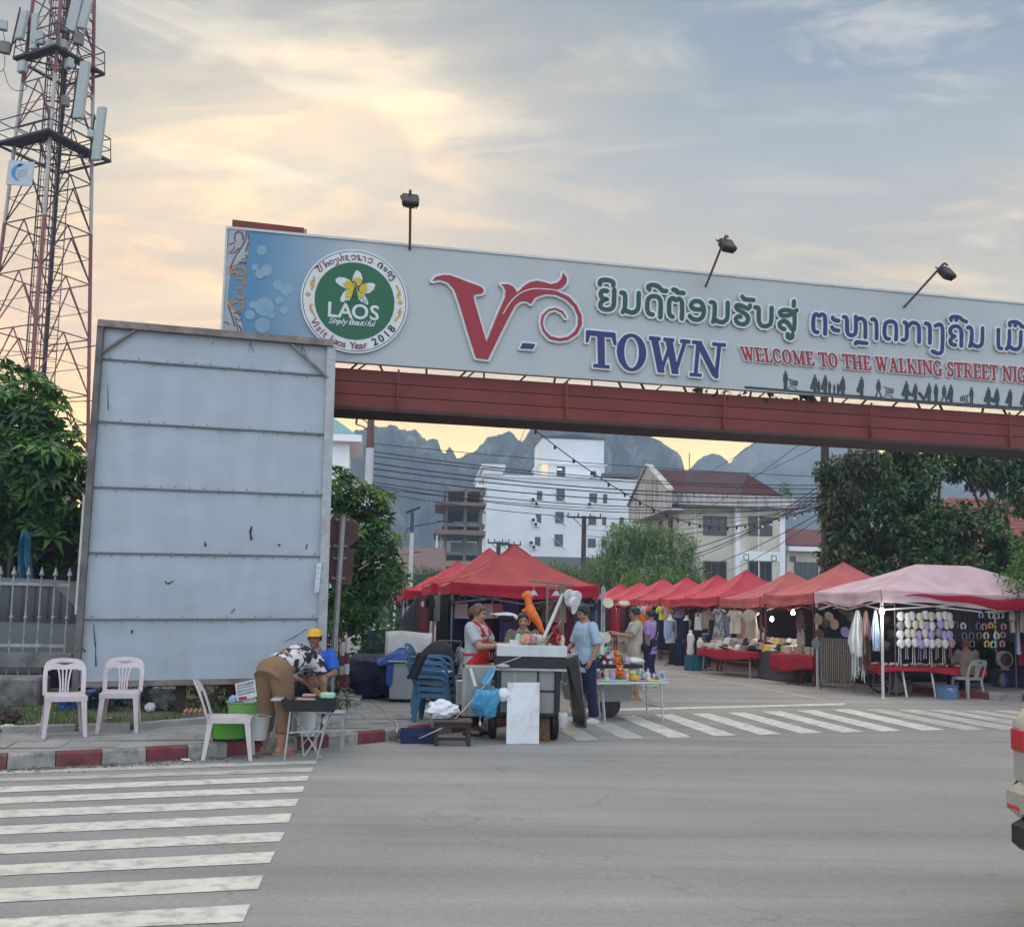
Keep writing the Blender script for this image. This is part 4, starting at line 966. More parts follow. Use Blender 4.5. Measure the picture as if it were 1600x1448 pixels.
for k in range(4):
 mb=MB();st.box(mb,-5.4+k*2.7,-3.3+k*2.7,-.05,.05,.4,2.6);obj('shop_front',mb,m_dark,sh,w=True)
mb=MB();st.box(mb,-6.3,5.2,-1.6,-.1,2.9,3.05);obj('awning',mb,m_wh,sh,w=True)
st=Site(P(470,900,42),rad(8));th=thing('teal_roof_house','white house with a teal hipped roof behind the gate leg','building',st.o,0)
z2=st.uz(545,692)[1];ue=st.uz(546,700)[0]
mb=MB();st.box(mb,-3,ue,0,4,0,z2);obj('wall',mb,m_wh,th,w=True)
mb=MB();st.box(mb,-3.4,ue+.5,-.5,4.5,z2,z2+.28);obj('eave',mb,m_wh,th,w=True)
zr=z2+1.5;uq=st.uz(512,668)[0]
mb=MB();mb.poly([st.p(-3.3,-.6,z2+.28),st.p(ue+.3,-.5,z2+.28),st.p(uq,2,zr),st.p(-3.3,2,zr)]);mb.poly([st.p(ue+.3,-.5,z2+.28),st.p(ue+.3,4.4,z2+.28),st.p(uq,2,zr)]);obj('roof',mb,mat('roof_teal',(0.06,0.24,0.27),0.5,0.15,4,0.3,12),th,w=True)
st=Site(P(1064,900,75),rad(7));ch=thing('cream_house','cream two storey house with stained gable parapet and dark red tiled roof','building',st.o,0)
o5=lambda x,y:(980+x/4.706,680+y/4.706)
uM=st.uz(1149,850)[0];uE=st.uz(1226,850)[0];zE=st.uz(1100,791)[1];D_=10.5
mb=MB();st.box(mb,0,uM,.55,D_,0,zE);obj('wall',mb,m_cream,ch,w=True)
mb=MB();st.box(mb,uM+.003,uE,0,D_,0,zE);obj('wall',mb,m_cream,ch,w=True)
mb=MB();st.box(mb,uM-.02,uM+.35,-.06,.4,0,zE);st.box(mb,uE-.4,uE+.02,-.06,.4,0,zE);st.box(mb,uM+.36,uE-.41,-.04,.1,zE-3.9,zE-3.2);obj('pilaster',mb,m_wh,ch,w=True)
zp=st.uz(1100,774)[1]
mb=MB();st.box(mb,-.5,uE+.5,-1.0,-.8,zE,zp);st.box(mb,-.5,uE+.5,-.8,D_+.4,zE-.02,zE+.15);st.box(mb,uE+.3,uE+.5,-.8,D_+.4,zE+.15,zp);obj('parapet',mb,m_stain,ch,w=True)
zA=st.uz(1050,741)[1]
mb=MB();gz=zE-.25
mb.poly([st.p(-1.3,-1.0,gz),st.p(-1.3,-1.0,zp+.1),st.p(-1.3,D_/2-.2,zA+1.2),st.p(-1.3,D_+.6,zp+.1),st.p(-1.3,D_+.6,gz)],st.R@Vector((.3,0,0)));st.box(mb,-1.3,.0,-.98,D_+.55,gz-.2,gz);obj('gable',mb,m_stain,ch,w=True)
mb=MB()
for w_ in(0,1):
 a=[(-1.45,-1.15,zp+.15),(-1.45,D_/2-.2,zA+1.32),(-.9,D_/2-.2,zA+1.32),(-.9,-1.15,zp+.15)]if not w_ else[(-1.45,D_/2-.2,zA+1.32),(-1.45,D_+.7,zp+.15),(-.9,D_+.7,zp+.15),(-.9,D_/2-.2,zA+1.32)]
 mb.poly([st.p(*q)for q in a],(0,0,.14))
obj('gable_coping',mb,m_stain,ch,w=True)
uRd=st.uz(1192,752)[0]+.6
mb=MB();n_=26
for k in range(n_):
 a,b_=k/n_,(k+1)/n_;va,vb=-.75+(D_/2+.55)*a,-.75+(D_/2+.55)*b_;zaa,zbb=zp-.1+(zA+1.1-zp)*a,zp-.1+(zA+1.1-zp)*b_
 mb.poly([st.p(-.9,va,zaa+.06),st.p(uE-.1-(uE-uRd)*a,va,zaa+.06),st.p(uE-.1-(uE-uRd)*b_,vb,zbb),st.p(-.9,vb,zbb)],(0,0,.05))
mb.poly([st.p(uE-.1,-.75,zp-.1),st.p(uE-.1,D_,zp-.1),st.p(uRd,D_/2-.2,zA+1.0)]);obj('roof',mb,m_tile,ch,w=True)
for(x,y,w,h)in[(645,665,155,118),(643,995,155,118)]:
 stw=Site(st.p(0,.55,0),rad(7));stw.window(ch,*o5(x,y),w/4.706,h/4.706,cross=2)
for(x,y,w,h)in[(978,668,155,118),(976,1000,155,130),(874,895,30,34),(1077,903,30,32)]:
 st.window(ch,*o5(x,y),w/4.706,h/4.706,cross=3 if w>100 else 0)
for v,h,m in((2.2,2.4,m_glass),(5.0,2.4,m_glass),(8.2,3.0,mat('shutter_brown',(0.33,0.15,0.09),0.8))):
 mb=MB();st.box(mb,-.06,.05,v,v+1.1,zE-.7-h,zE-.7);w_=obj('window',mb,m_frame,ch,w=True);mb=MB();st.box(mb,-.09,-.05,v+.12,v+.98,zE-.6-h,zE-.8);obj('pane',mb,m,w_,w=True)
for u in(1.2,5.9):
 mb=MB();mb.tube([st.p(u,-.02+(.55 if u<uM else 0),.2),st.p(u,-.02+(.55 if u<uM else 0),zE)],.05,6);obj('drain_pipe',mb,m_wh,ch,w=True)
mb=MB();mb.tube([st.p(1.8,4,zA+1),st.p(1.8,4,zA+2.3)],.035,5);obj('roof_rod',mb,m_frame,ch,w=True)
st=Site(P(1229,900,78),rad(7));lh=thing('annex_house','single storey cream house with dark red roof beside the taller cream house','building',st.o,0)
zE2=st.uz(1260,861)[1];zR2=st.uz(1260,822)[1]
mb=MB();st.box(mb,.02,8,0,8,0,zE2);obj('wall',mb,m_cream,lh,w=True)
mb=MB();st.box(mb,-.1,8.5,-.75,-.6,zE2-.05,zE2+.3);st.box(mb,-.1,8.5,-.6,0,zE2-.02,zE2+.1);obj('eave',mb,m_wh,lh,w=True)
mb=MB();mb.poly([st.p(-.1,-.6,zE2+.3),st.p(8.5,-.6,zE2+.3),st.p(8.5,4,zR2),st.p(-.1,4,zR2)],(0,0,.12));obj('roof',mb,m_tile,lh,w=True)
st.window(lh,1259.5,894,33,27,cross=3);st.window(lh,1238.5,873,6.5,6.5,cross=0)
st=Site(P(1500,900,52),rad(10));rh=thing('red_roof_house','house with stepped red tile roof glimpsed through the dark trees','building',st.o,0)
mb=MB();st.box(mb,0,9,0,8,0,4.6);obj('wall',mb,m_cream,rh,w=True)
mb=MB()
for k in range(16):
 a=k/16;mb.poly([st.p(-.6+2.2*a,-.6+4*a,4.5+3.7*a+.08),st.p(10,-.6+4*a,4.5+3.7*a+.08),st.p(10,-.35+4*a,4.5+3.7*(a+.0625)),st.p(-.45+2.2*a,-.35+4*a,4.5+3.7*(a+.0625))],(0,0,.06))
mb.poly([st.p(-.6,-.6,4.5),st.p(-.6,8,4.5),st.p(1.7,3.6,8.2)]);obj('roof',mb,mat('roof_tile_orange',(0.22,0.055,0.035),0.8,0.25,3,0.5,14),rh,w=True)
st=Site(P(828,900,88),rad(5));gs=thing('grey_roof_shed','long low shed with dark grey roof in front of the hotel wall','building',st.o,0)
zg=st.uz(880,868)[1]
mb=MB();st.box(mb,0,9,0,4,0,4.2);obj('wall',mb,m_cgrey,gs,w=True);mb=MB();mb.poly([st.p(-.5,-.5,4.2),st.p(9.5,-.5,4.2),st.p(9.5,4,zg),st.p(-.5,4,zg)],(0,0,.1));obj('roof',mb,mat('roof_grey',(0.07,0.07,0.075),0.8,0.2),gs,w=True)
m_pole=mat('pole_dark',(0.05,0.04,0.035),0.85,0.3,4,0.3,30,dirt=(0.12,0.10,0.09),dscale=2);m_lampw=mat('lamp_post_white',(0.55,0.56,0.57),0.5,0.08,2);m_lampb=mat('lamp_post_blue',(0.035,0.07,0.13),0.5,0.1)
m_lampbr=mat('lamp_post_brown',(0.14,0.075,0.065),0.6,0.1);m_wire=flat('wire_black',(0.015,0.015,0.017),0.6)
def utility_pole(px,ytop,ybase,Y,r,label,arms,m=m_pole):
 b=P(px,ybase,Y);b.z=0;tp=P(px+(0),ytop,Y);t=thing('utility_pole',label,'utility pole',b,0,'utility poles along the street')
 h=tp.z;mb=MB();mb.tube([(0,0,0),(0,0,h)],[r*1.25,r],10);obj('post',mb,m,t,smooth=True)
 for z,w,yaw in arms:
  mb=MB();d=Vector((math.cos(yaw),math.sin(yaw),0))*w/2;c=Vector((0,-r,h-z));mb.beam(c-d,c+d,.09,.11);mb.beam(c-d*.7+Vector((0,-.02,0)),c+Vector((0,-.02,-w*.33)),.04);mb.beam(c+d*.7+Vector((0,-.02,0)),c+Vector((0,-.02,-w*.33)),.04);a=obj('crossarm',mb,m,t)
  mb=MB()
  for q in(-.95,-.35,.35,.95):
   mb.lathe([(.03,0),(.05,.06),(.03,.1),(.055,.15),(.02,.22)],c+d*q+Vector((0,0,.05)),8)
  obj('insulator',mb,m,a)
 return t,h
pA,hA=utility_pole(1291,560,950,30,.11,'tall dark utility pole with creepers rising behind the red beam',[(.4,1.8,0)])
utility_pole(911,806,920,62,.14,'dark utility pole with one wide crossarm before the white hotel',[(.1,2.1,.1)])
utility_pole(777,846,935,70,.15,'small distant twin armed pole above the red canopy peak',[(.1,1.5,.1)])
utility_pole(795,849,935,74,.15,'second small distant pole just behind the twin armed pole',[(.1,1.6,.1)])
def wire(name,a,b,sag,label,group,r=.012,n=18):
 mb=MB();mb.tube([a.lerp(b,k/n)-Vector((0,0,sag*4*(k/n)*(1-k/n)))for k in range(n+1)],r,5);return tag(obj(name,mb,m_wire),label,'cable',group)
g_='overhead cables across the street'
for i,(ya,yb,sg)in enumerate([(692,745,.1),(704,758,.25),(711,764,.2),(722,771,.28),(731,777,.25),(741,782,.3),(752,787,.35),(756,790,.45),(761,793,.3),(766,796,.5)]):
 wire('overhead_cable',P(574,ya,26.2),P(1290,yb,30),sg,ORD[i]+' cable from the top of the bundle between white lamp post and dark pole',g_,rnd.choice((.010,.013,.016)))
for i,(ya,xb,yb,Yb)in enumerate([(752,1062,868,66),(760,1040,880,66),(768,1000,884,64),(776,950,880,63),(784,915,826,62),(790,911,836,62),(796,1020,900,60),(802,1075,905,60)]):
 wire('service_cable',P(1290,ya,30),P(xb,yb,Yb),.5,ORD[i]+' cable of the fan running down from the creeper pole towards the far houses','cables fanning from the creeper pole',rnd.choice((.012,.016,.02)))
for i,(x0,y0,x1,y1)in enumerate([(1240,650,1060,760),(1255,690,1010,850),(1290,690,1120,760)]):
 wire('thin_cable',P(x0,y0,24),P(x1,y1,60),.2,ORD[i]+' thin cable slanting down behind the red beam over the hills','thin cables behind the beam',.009)
for i,(xa,ya,yb)in enumerate([(-40,535,528),(10,640,655),(60,602,690),(-20,600,620)]):
 wire('low_cable',P(xa,ya,38),P(210,yb,16.5),.3,ORD[i]+' slack cable between the lattice tower and the blank billboard','slack cables behind the billboard',.012)
ls=thing('string_light','black festoon cable with round white bulbs sagging from gate to creeper pole','string lights',P(812,652,20))
a,b_=P(806,648,20),P(1291,786,30);pts=[]
ctl=[(806,648,20),(900,722,20.6),(1000,786,21.8),(1060,812,23),(1100,822,24),(1150,824,25.5),(1200,815,27),(1250,802,28.6),(1291,788,30)]
pts=smooth_line([P(*q)for q in ctl],2);mb=MB();mb.tube(pts,.011,5);obj('cable',mb,m_wire,ls,w=True)
m_bulb=mat('bulb_glass',(0.75,0.74,0.70),0.2,0.03);q=resample(pts,.52)
for i,p in enumerate(q[1:]):
 mb=MB();mb.lathe([(.022,0),(.026,-.06),(.018,-.075)],p,8);s_=obj('socket',mb,m_wire,ls,w=True)
 if rnd.random()<.28:
  mb=MB();mb.ell(p+Vector((0,0,-.105)),(.032,.032,.038),None,8,6);obj('bulb',mb,m_bulb,s_,smooth=True,w=True)
def lamp_post(px,ytop,ysplit,ybase,Y,r,label,lean,style):
 bz=P(px,ybase,Y);bz.z=0;t=thing('street_lamp',label,'street lamp',bz,0,'street lamps on the market street');tp=P(px+lean,ytop,Y);sp_=P(px+lean*.5,ysplit,Y)
 h,hs_=tp.z,sp_.z;mb=MB();mb.tube([(0,0,0),(0,0,hs_)],[r*1.3,r],10);obj('post',mb,m_lampw,t,smooth=True);mb=MB();mb.tube([(0,0,hs_),(0,0,h)],[r*1.05,r*.8],10);obj('upper_post',mb,m_lampbr if style=='big' else m_lampb,t,smooth=True)
 m=m_lampbr if style=='big' else m_lampb;mb=MB();k=r/.1
 if style=='big':
  mb.tube(smooth_line([Vector((0,0,h-.05)),Vector((-.25,0,h+.05)),Vector((-.36,0,h-.25)),Vector((-.38,0,h-.5))]),.03,6);mb.tube(smooth_line([Vector((0,0,h-.55)),Vector((-.15,0,h-.38)),Vector((-.36,0,h-.3))]),.018,6);mb.tube(smooth_line([Vector((0,0,h-.75)),Vector((-.15,0,h-.55)),Vector((-.37,0,h-.5))]),.018,6)
  mb.tube(smooth_line([Vector((0,0,h-.1)),Vector((.6,0,h+.35)),Vector((1.4,0,h+.45))]),.035,6)
 else:
  mb.tube(smooth_line([Vector((0,0,h-.7*k)),Vector((.5*k,0,h-.62*k)),Vector((1.35*k,0,h-.45*k))]),.035*k,6);mb.tube(smooth_line([Vector((0,0,h-.7*k)),Vector((-.25*k,0,h-.85*k)),Vector((-.34*k,0,h-1.2*k))]),.025*k,6)
 obj('arm',mb,m,t,smooth=True);mb=MB()
 if style=='big':
  mb.bev((1.7,0,h+.45),(.6,.2,.08),.02)
  for q in(3.1,3.5,3.9,4.3):
   b2_=MB();b2_.lathe([(.03,0),(.06,.05),(.03,.1)],(-.3,0,h-q+.6),8);b2_.beam((0,0,h-q+.6),(-.3,0,h-q+.62),.05);obj('insulator',b2_,m_black,t)
 else:
  mb.bev((1.5*k,0,h-.42*k),(.45*k,.14*k,.06*k),.01)
 obj('lamp_head',mb,m_black,t)
 if style!='big':
  mb=MB();mb.box((.03*k,0,h+.1*k),(.75*k,.55*k,.04*k),Matrix.Rotation(rad(-22),3,'Y'));obj('solar_panel',mb,m_black,t)
 return t
lamp_post(568,634,700,980,26,.1,'large white street lamp with brown curled top beside the teal roof house',14,'big')
lamp_post(639,800,832,975,50,.1,'white solar street lamp with blue arms before the unfinished building',8,'solar')
lamp_post(616,852,862,960,85,.12,'small far solar lamp low over the plumeria tree edge',4,'solar')
TB=P(55,650,42);TB.z=0
tw=thing('telecom_tower','tall red and white lattice telecom tower carrying antenna panels','tower',TB)
m_tr=mat('tower_red',(0.23,0.075,0.08),0.6,0.2,1,dirt=(0.16,0.10,0.10),dscale=1);m_tw=mat('tower_white',(0.42,0.38,0.37),0.6,0.15,1);m_td=mat('tower_dark',(0.055,0.04,0.05),0.7,0.2);m_ant=mat('antenna_grey',(0.40,0.42,0.40),0.55,0.06)
TH0=rad(19)
def tc_(k,z,f=1.0):
 r_=(2.05-.046*(z-9))*f;a=TH0+k*math.pi/2;return Vector((r_*math.cos(a),r_*math.sin(a),z))
lv=[0,2.6,5.2,7.8,10.2,12.6,15,17.2,19.4,21.4,23.4,25.3,27.2,29.2,31.2]
for k in range(4):
 mb=MB();mb.m=[]
 for a,b_ in zip(lv,lv[1:]):
  mb.cur=0 if int(a/7.7)%2 else 1
  mb.tube([tc_(k,a),tc_(k,b_)],.075,8,True)
 obj('leg',mb,[m_tr,m_tw],tw)
 mb=MB();j=k+1
 for a,b_ in zip(lv,lv[1:]):
  mid=(a+b_)/2;mb.cur=0 if int(a/5.0)%3 else 1
  m1=(tc_(k,b_)+tc_(j,b_))/2
  mb.tube([tc_(k,a),m1],.03,6);mb.tube([tc_(j,a),m1],.03,6);mb.tube([tc_(k,b_),tc_(j,b_)],.028,6)
  mb.tube([tc_(k,mid),(tc_(k,a)+m1)/2*1.0+Vector((0,0,0))],.018,5);mb.tube([tc_(j,mid),(tc_(j,a)+m1)/2],.018,5)
  mb.tube([tc_(k,mid),tc_(j,mid)],.016,5)
 obj('bracing',mb,[m_tr,m_td],tw)
mb=MB()
for q in range(7):
 x=-.42+q*.12;mb.tube([(x,-.1+.03*(q%3),0),(x,-.1,31)],rnd.choice((.014,.02,.025)),5)
for q in range(88):
 mb.beam((-.5,-.12,.4+q*.35),(.36,-.12,.4+q*.35),.022 if q%4 else.06)
for x in(-.5,.36):
 mb.beam((x,-.12,0),(x,-.12,31),.045)
obj('cable_ladder',mb,m_td,tw)
mb=MB()
for q in range(56):
 z=2.5+q*.5;mb.tube([Vector((.55+.34*math.cos(t),-.2+.34*math.sin(t),z))for t in(rad(180+225*i/8-110)for i in range(9))],.012,4)
for x in(.3,.8):
 mb.beam((x,-.2,0),(x,-.2,31),.03)
for q in range(90):
 mb.beam((.3,-.2,.3+q*.34),(.8,-.2,.3+q*.34),.018)
obj('climbing_ladder',mb,m_td,tw)
for z,f in((P(60,238,42).z,1.5),(P(60,103,42).z,1.35)):
 mb=MB()
 for k in range(4):
  mb.beam(tc_(k,z,f),tc_(k+1,z,f),.07,.1);mb.beam(tc_(k,z+1.0,f),tc_(k+1,z+1.0,f),.035);mb.beam(tc_(k,z+.5,f),tc_(k+1,z+.5,f),.03);mb.beam(tc_(k,z,f),tc_(k,z+1.0,f),.04);mb.beam(tc_(k,z,f),tc_(k+2,z,f),.05)
 for a,b_ in((0,3),(3,2)):
  mb.poly([tc_(a,z+.02,f),tc_(b_,z+.02,f),tc_(b_,z+.02,.8),tc_(a,z+.02,.8)],(0,0,.02))
 obj('platform',mb,m_td,tw)
def tp_(x,y,Y=41.0):
 return P(x,y,Y)-TB
mA=Matrix.Rotation(rad(6),3,'Y')
for x0,y0,x1,y1,w in[(160,168,150,251,.40),(134,97,122,186,.46),(124,-12,110,50,.48),(140,-5,127,45,.34),(40,18,30,62,.40),(56,22,52,78,.3)]:
 a,b_=tp_(x0,y0),tp_(x1,y1);mb=MB();d=(a-b_).normalized();rot=Vector((0,0,1)).rotation_difference(d).to_matrix()@Matrix.Rotation(rad(rnd.uniform(-30,30)),3,'Z')
 mb.bev((a+b_)/2,(w,.2,(a-b_).length),.03,rot);an=obj('antenna_panel',mb,m_ant,tw)
 mb=MB();c=(a+b_)/2+Vector((-.35,.15,0));mb.tube([c-d*1.15,c+d*.9],.035,6);mb.beam(c+d*.7,a-d*.3,.05);mb.beam(c-d*.8,b_+d*.2,.05);tgt=tc_(0,c.z)if x0>60 else tc_(2,c.z);mb.beam(c+d*.4,tgt+Vector((0,0,.3)),.035);mb.beam(c-d*.5,tgt-Vector((0,0,.4)),.035);obj('antenna_mount',mb,m_td,an)
for x,y,s_ in[(102,159,.34),(94,41,.4),(123,62,.38),(142,210,.26),(60,60,.45),(108,100,.36),(35,105,.4),(5,40,.35),(8,75,.4),(78,70,.3),(100,70,.32)]:
 mb=MB();mb.bev(tp_(x,y),(s_,.25,s_*1.25),.03,Matrix.Rotation(rad(rnd.uniform(-40,40)),3,'Z'));ru=obj('radio_unit',mb,rnd.choice((m_ant,m_cgrey)),tw)
 mb=MB();c=tp_(x,y);mb.tube(smooth_line([c-Vector((0,0,s_*.6)),c+Vector((rnd.uniform(-.3,.3),.1,-1.0)),c+Vector((-.6,.3,-.9)),c+Vector((-1.0,.4,.1))]),.015,5);obj('cable',mb,m_black,ru)
c=tp_(32,271,40);mb=MB();R2=Matrix.Rotation(rad(3),3,'Y');mb.box(c,(1.05,.05,1.02),R2);sg_=obj('square_sign',mb,mat('sign_pale',(0.44,0.47,0.50),0.5,0.05),tw)
mb=MB();q2=lambda x,y,d=.03:c+R2@Vector((x,-d,y))
for i in range(14):
 t0,t1=rad(75+195*i/14),rad(75+195*(i+1)/14);w0,w1=.17*math.sin(math.pi*(i+.3)/14.6),.17*math.sin(math.pi*(i+1.3)/15.6)
 mb.quad(*[q2(-.0+(.36-w)*math.cos(t),.02+(.36-w)*math.sin(t))for t,w in((t0,0),(t1,0))],*[q2(-.0+(.36-w)*math.cos(t),.02+(.36-w)*math.sin(t))for t,w in((t1,w1),(t0,w0))])
mb.quad(q2(-.1,.4),q2(.12,.36),q2(.02,.26),q2(-.14,.24));obj('emblem',mb,flat('emblem_blue',(0.05,0.24,0.48)),sg_)
mb=MB()
for i in range(5):
 z=.14-i*.075;mb.tube([q2(-.12,z-.05,.032),q2(.05,z,.032),q2(.28,z+.04,.032)],.008,4)
obj('emblem_stripe',mb,flat('emblem_pale',(0.30,0.35,0.40)),sg_)
m_bark=mat('bark',(0.075,0.06,0.045),0.9,0.3,6,0.6,30)
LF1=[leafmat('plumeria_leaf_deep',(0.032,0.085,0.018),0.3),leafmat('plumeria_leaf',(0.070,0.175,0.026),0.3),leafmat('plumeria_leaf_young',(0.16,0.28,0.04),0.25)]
LF2=[leafmat('dark_leaf_deep',(0.028,0.065,0.022),0.35),leafmat('dark_leaf',(0.058,0.135,0.042),0.35),leafmat('dark_leaf_olive',(0.12,0.14,0.04),0.35)]
LF3=[leafmat('feather_leaf_deep',(0.075,0.14,0.045),0.3),leafmat('feather_leaf',(0.15,0.25,0.075),0.3),leafmat('feather_leaf_pale',(0.27,0.36,0.14),0.25)]
LF4=[leafmat('creeper_leaf_dry',(0.14,0.12,0.06),0.35),leafmat('creeper_leaf',(0.075,0.105,0.035),0.35),leafmat('creeper_leaf_pale',(0.13,0.14,0.06),0.3)]
m_petal=flat('petal_white',(0.72,0.70,0.58),0.6)
def leaf(mb,p,d,up,l,w,droop=.35):
 d=d.normalized();s_=d.cross(up)
 if s_.length<1e-3:
  s_=Vector((1,0,0))
 s_.normalize();n=s_.cross(d)
 m=p+d*l*.55+n*l*.06;t=p+d*l*.96-n*l*droop
 e=n*w*.22
 mb.add([p,m+s_*w*.5+e,m,m-s_*w*.5+e,t],[(0,1,2),(0,2,3),(1,4,2),(2,4,3)])
def rdir():
 while True:
  v=Vector((rnd.uniform(-1,1),rnd.uniform(-1,1),rnd.uniform(-1,1)))
  if.05<v.length<1:
   return v.normalized()
def crown_points(blobs,n,gap=.0,freq=1.0,shell=.35):
 out=[];vol=[b[1][0]*b[1][1]*b[1][2]for b in blobs];tv=sum(vol)
 for(c,r),v in zip(blobs,vol):
  k=int(n*v/tv)
  for _ in range(k*3):
   if k<=0:
    break
   d=rdir();q=rnd.random()**shell;p=c+Vector((d.x*r[0],d.y*r[1],d.z*r[2]))*q*(1+.25*nz3(d*1.7+c))
   if nz3(p,freq)<gap:
    continue
   out.append((p,Vector((d.x/r[0],d.y/r[1],d.z/r[2])).normalized()));k-=1
 return out
def limbs(root_pts,blobs,r0,name,t):
 mb=MB();base=[Vector(p)for p in root_pts];mb.tube(smooth_line(base,2),[r0*(1-.45*i/(4*(len(base)-1)))for i in range(len(smooth_line(base,2)))],9)
 top=base[-1]
 for c,r in blobs:
  s_=base[-2].lerp(top,rnd.uniform(.3,1));mid=s_.lerp(c,.5)+Vector((rnd.uniform(-.2,.2),rnd.uniform(-.2,.2),rnd.uniform(0,.25)))
  l=smooth_line([s_,mid,c],2);mb.tube(l,[r0*.5*(1-.75*i/(len(l)-1))for i in range(len(l))],6)
  for _ in range(4):
   d=rdir();e=c+Vector((d.x*r[0],d.y*r[1],d.z*r[2]))*.8;mb.tube([c.lerp(mid,rnd.uniform(0,.4)),c.lerp(e,.5)+rdir()*.06,e],[r0*.16,r0*.1,r0*.04],5)
 return obj(name,mb,m_bark,t,smooth=True,w=True)
def plumeria(label,base,blobs,n,flowers,seed,ll=.27):
 rnd.seed(seed);t=thing('plumeria_tree',label,'tree',base,0,'plumeria trees by the gate')
 limbs([base,base+Vector((.05,0,.7)),base+Vector((0,.05,1.4))],blobs,.11,'trunk',t)
 mb=MB();fl=MB()
 for p,d in crown_points(blobs,n,-.45,1.2,.3):
  ax=(d*.8+Vector((0,0,.75))+rdir()*.35).normalized();x,y=frame(ax);k=rnd.randint(9,13);ph=rnd.uniform(0,6.28)
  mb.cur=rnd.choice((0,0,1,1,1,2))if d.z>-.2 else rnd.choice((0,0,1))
  for i in range(k):
   a=ph+i*2.4;tilt=rnd.uniform(.15,1.0);dd=(x*math.cos(a)+y*math.sin(a))+ax*(1.0-tilt)
   leaf(mb,p+dd*.02,dd,ax,ll*rnd.uniform(.7,1.15),ll*rnd.uniform(.24,.32),rnd.uniform(.1,.5))
  if rnd.random()<flowers and d.z>-.3:
   for q in range(rnd.randint(2,5)):
    c=p+ax*.16+rdir()*.07
    for i in range(5):
     a=i*1.256;e=(x*math.cos(a)+y*math.sin(a));fl.add([c,c+e*.035+ax*.012+y*.012,c+e*.055,c+e*.035+ax*.012-y*.012],[(0,1,2,3)])
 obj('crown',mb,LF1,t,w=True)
 if fl.v:
  obj('blossom',fl,m_petal,t,w=True)
 return t
B=lambda x,y,Y,rx,ry,rz:(P(x,y,Y),(rx,ry,rz))
b0=P(5,1060,17.3);b0.z=.15
plumeria('dark flowering plumeria tree behind the spear topped fence',b0,[B(-15,620,17.5,1.0,.9,.75),B(35,660,17.0,.8,.8,.6),B(85,715,17.0,.62,.8,.62),B(20,730,16.8,1.0,.8,.6),B(90,780,17.2,.6,.7,.62),B(-40,760,17.5,1.1,.9,.9),B(90,850,17.4,.55,.7,.5),B(20,830,17.4,.8,.6,.5),B(60,800,17.0,.6,.6,.5)],460,.3,5,.33)
b0=P(565,1050,19.2);b0.z=.15
plumeria('bright green plumeria tree between the gate leg and the market',b0,[B(530,765,19,.45,.6,.45),B(568,790,19,.5,.6,.42),B(555,840,18.8,.62,.7,.5),B(590,860,18.8,.42,.6,.45),B(605,905,18.8,.42,.6,.38),B(545,910,18.9,.65,.7,.55),B(570,960,18.9,.55,.6,.42),B(525,975,19,.45,.5,.35)],330,.10,9,.25)
def leafy(label,base,blobs,n,mats,ll,lw,gap,seed,name='broadleaf_tree',cat='tree',group=None,trunk=.2,weights=(0,0,1,1,2),spray=1,hang=.6,freq=.8,th=1.6):
 rnd.seed(seed);t=thing(name,label,cat,base,0,group)
 if trunk:
  limbs([base,base+Vector((.05,0,th*.5)),base+Vector((-.05,.05,th))],blobs,trunk,'trunk',t)
 mb=MB()
 for p,d in crown_points(blobs,n,gap,freq,.33):
  mb.cur=rnd.choice(weights)
  ax=(d+rdir()*.8+Vector((0,0,-hang*.4))).normalized()
  for q in range(spray):
   e=(ax+rdir()*(.7 if spray>1 else.1)).normalized();leaf(mb,p+rdir()*ll*(.5 if spray>1 else 0),e,Vector((0,0,1))+rdir()*.5,ll*rnd.uniform(.6,1.2),lw*rnd.uniform(.7,1.2),rnd.uniform(0,hang))
 obj('crown',mb,mats,t,w=True)
 return t
g_='trees behind the far stalls'
bz=lambda x,Y:(lambda p:Vector((p.x,p.y,.1)))(P(x,930,Y))
leafy('broad dark tree with sky gaps behind the pale pink canopy',bz(1470,31),[B(1400,745,31,1.2,1.3,1.0),B(1470,722,32,1.4,1.3,.7),B(1400,830,30,1.5,1.3,1.3),B(1480,850,30,1.6,1.3,1.2),B(1345,860,30,1.1,1.2,1.2),B(1440,900,29,2.2,1.2,.7)],5600,LF2,.30,.14,.06,21,group=g_,spray=2,freq=1.15)
leafy('dark tree over the red tiled roof beside the frame edge',bz(1600,33),[B(1560,722,33,1.4,1.4,.75),B(1625,760,33,1.2,1.4,1.1),B(1560,880,30,1.3,1.2,.8),B(1640,850,32,1.3,1.4,1.6),B(1535,740,33,.8,1,.4),B(1545,790,31,.6,.8,.5),B(1505,728,32,.7,1,.4)],3200,LF2,.28,.13,.04,22,group=g_,spray=2,freq=1.15)
leafy('dry olive creeper hanging over the tall dark utility pole',bz(1312,30.4),[B(1298,735,29.8,.42,.6,.35),B(1300,790,29.8,.40,.5,.6),B(1325,760,30,.65,.6,.7),B(1335,830,30,.6,.7,.9),B(1350,730,30,.7,.6,.5),B(1308,870,29.8,.38,.5,.65),B(1330,900,29.6,.5,.5,.4)],3300,LF4+LF2[:1],.17,.085,-.2,23,'creeper_plant','creeper',None,.08,(0,1,1,2,3,3),2,.9,1.2,3.0)
leafy('light green overhanging branch tips over the pink canopy corner',bz(1680,22.5),[B(1598,905,21.6,.42,.5,.3),B(1640,880,22,.8,.7,.7),B(1580,928,21.4,.22,.3,.14)],900,LF1,.12,.06,-.3,24,'overhanging_tree','tree',g_,.1,(1,1,2),2)
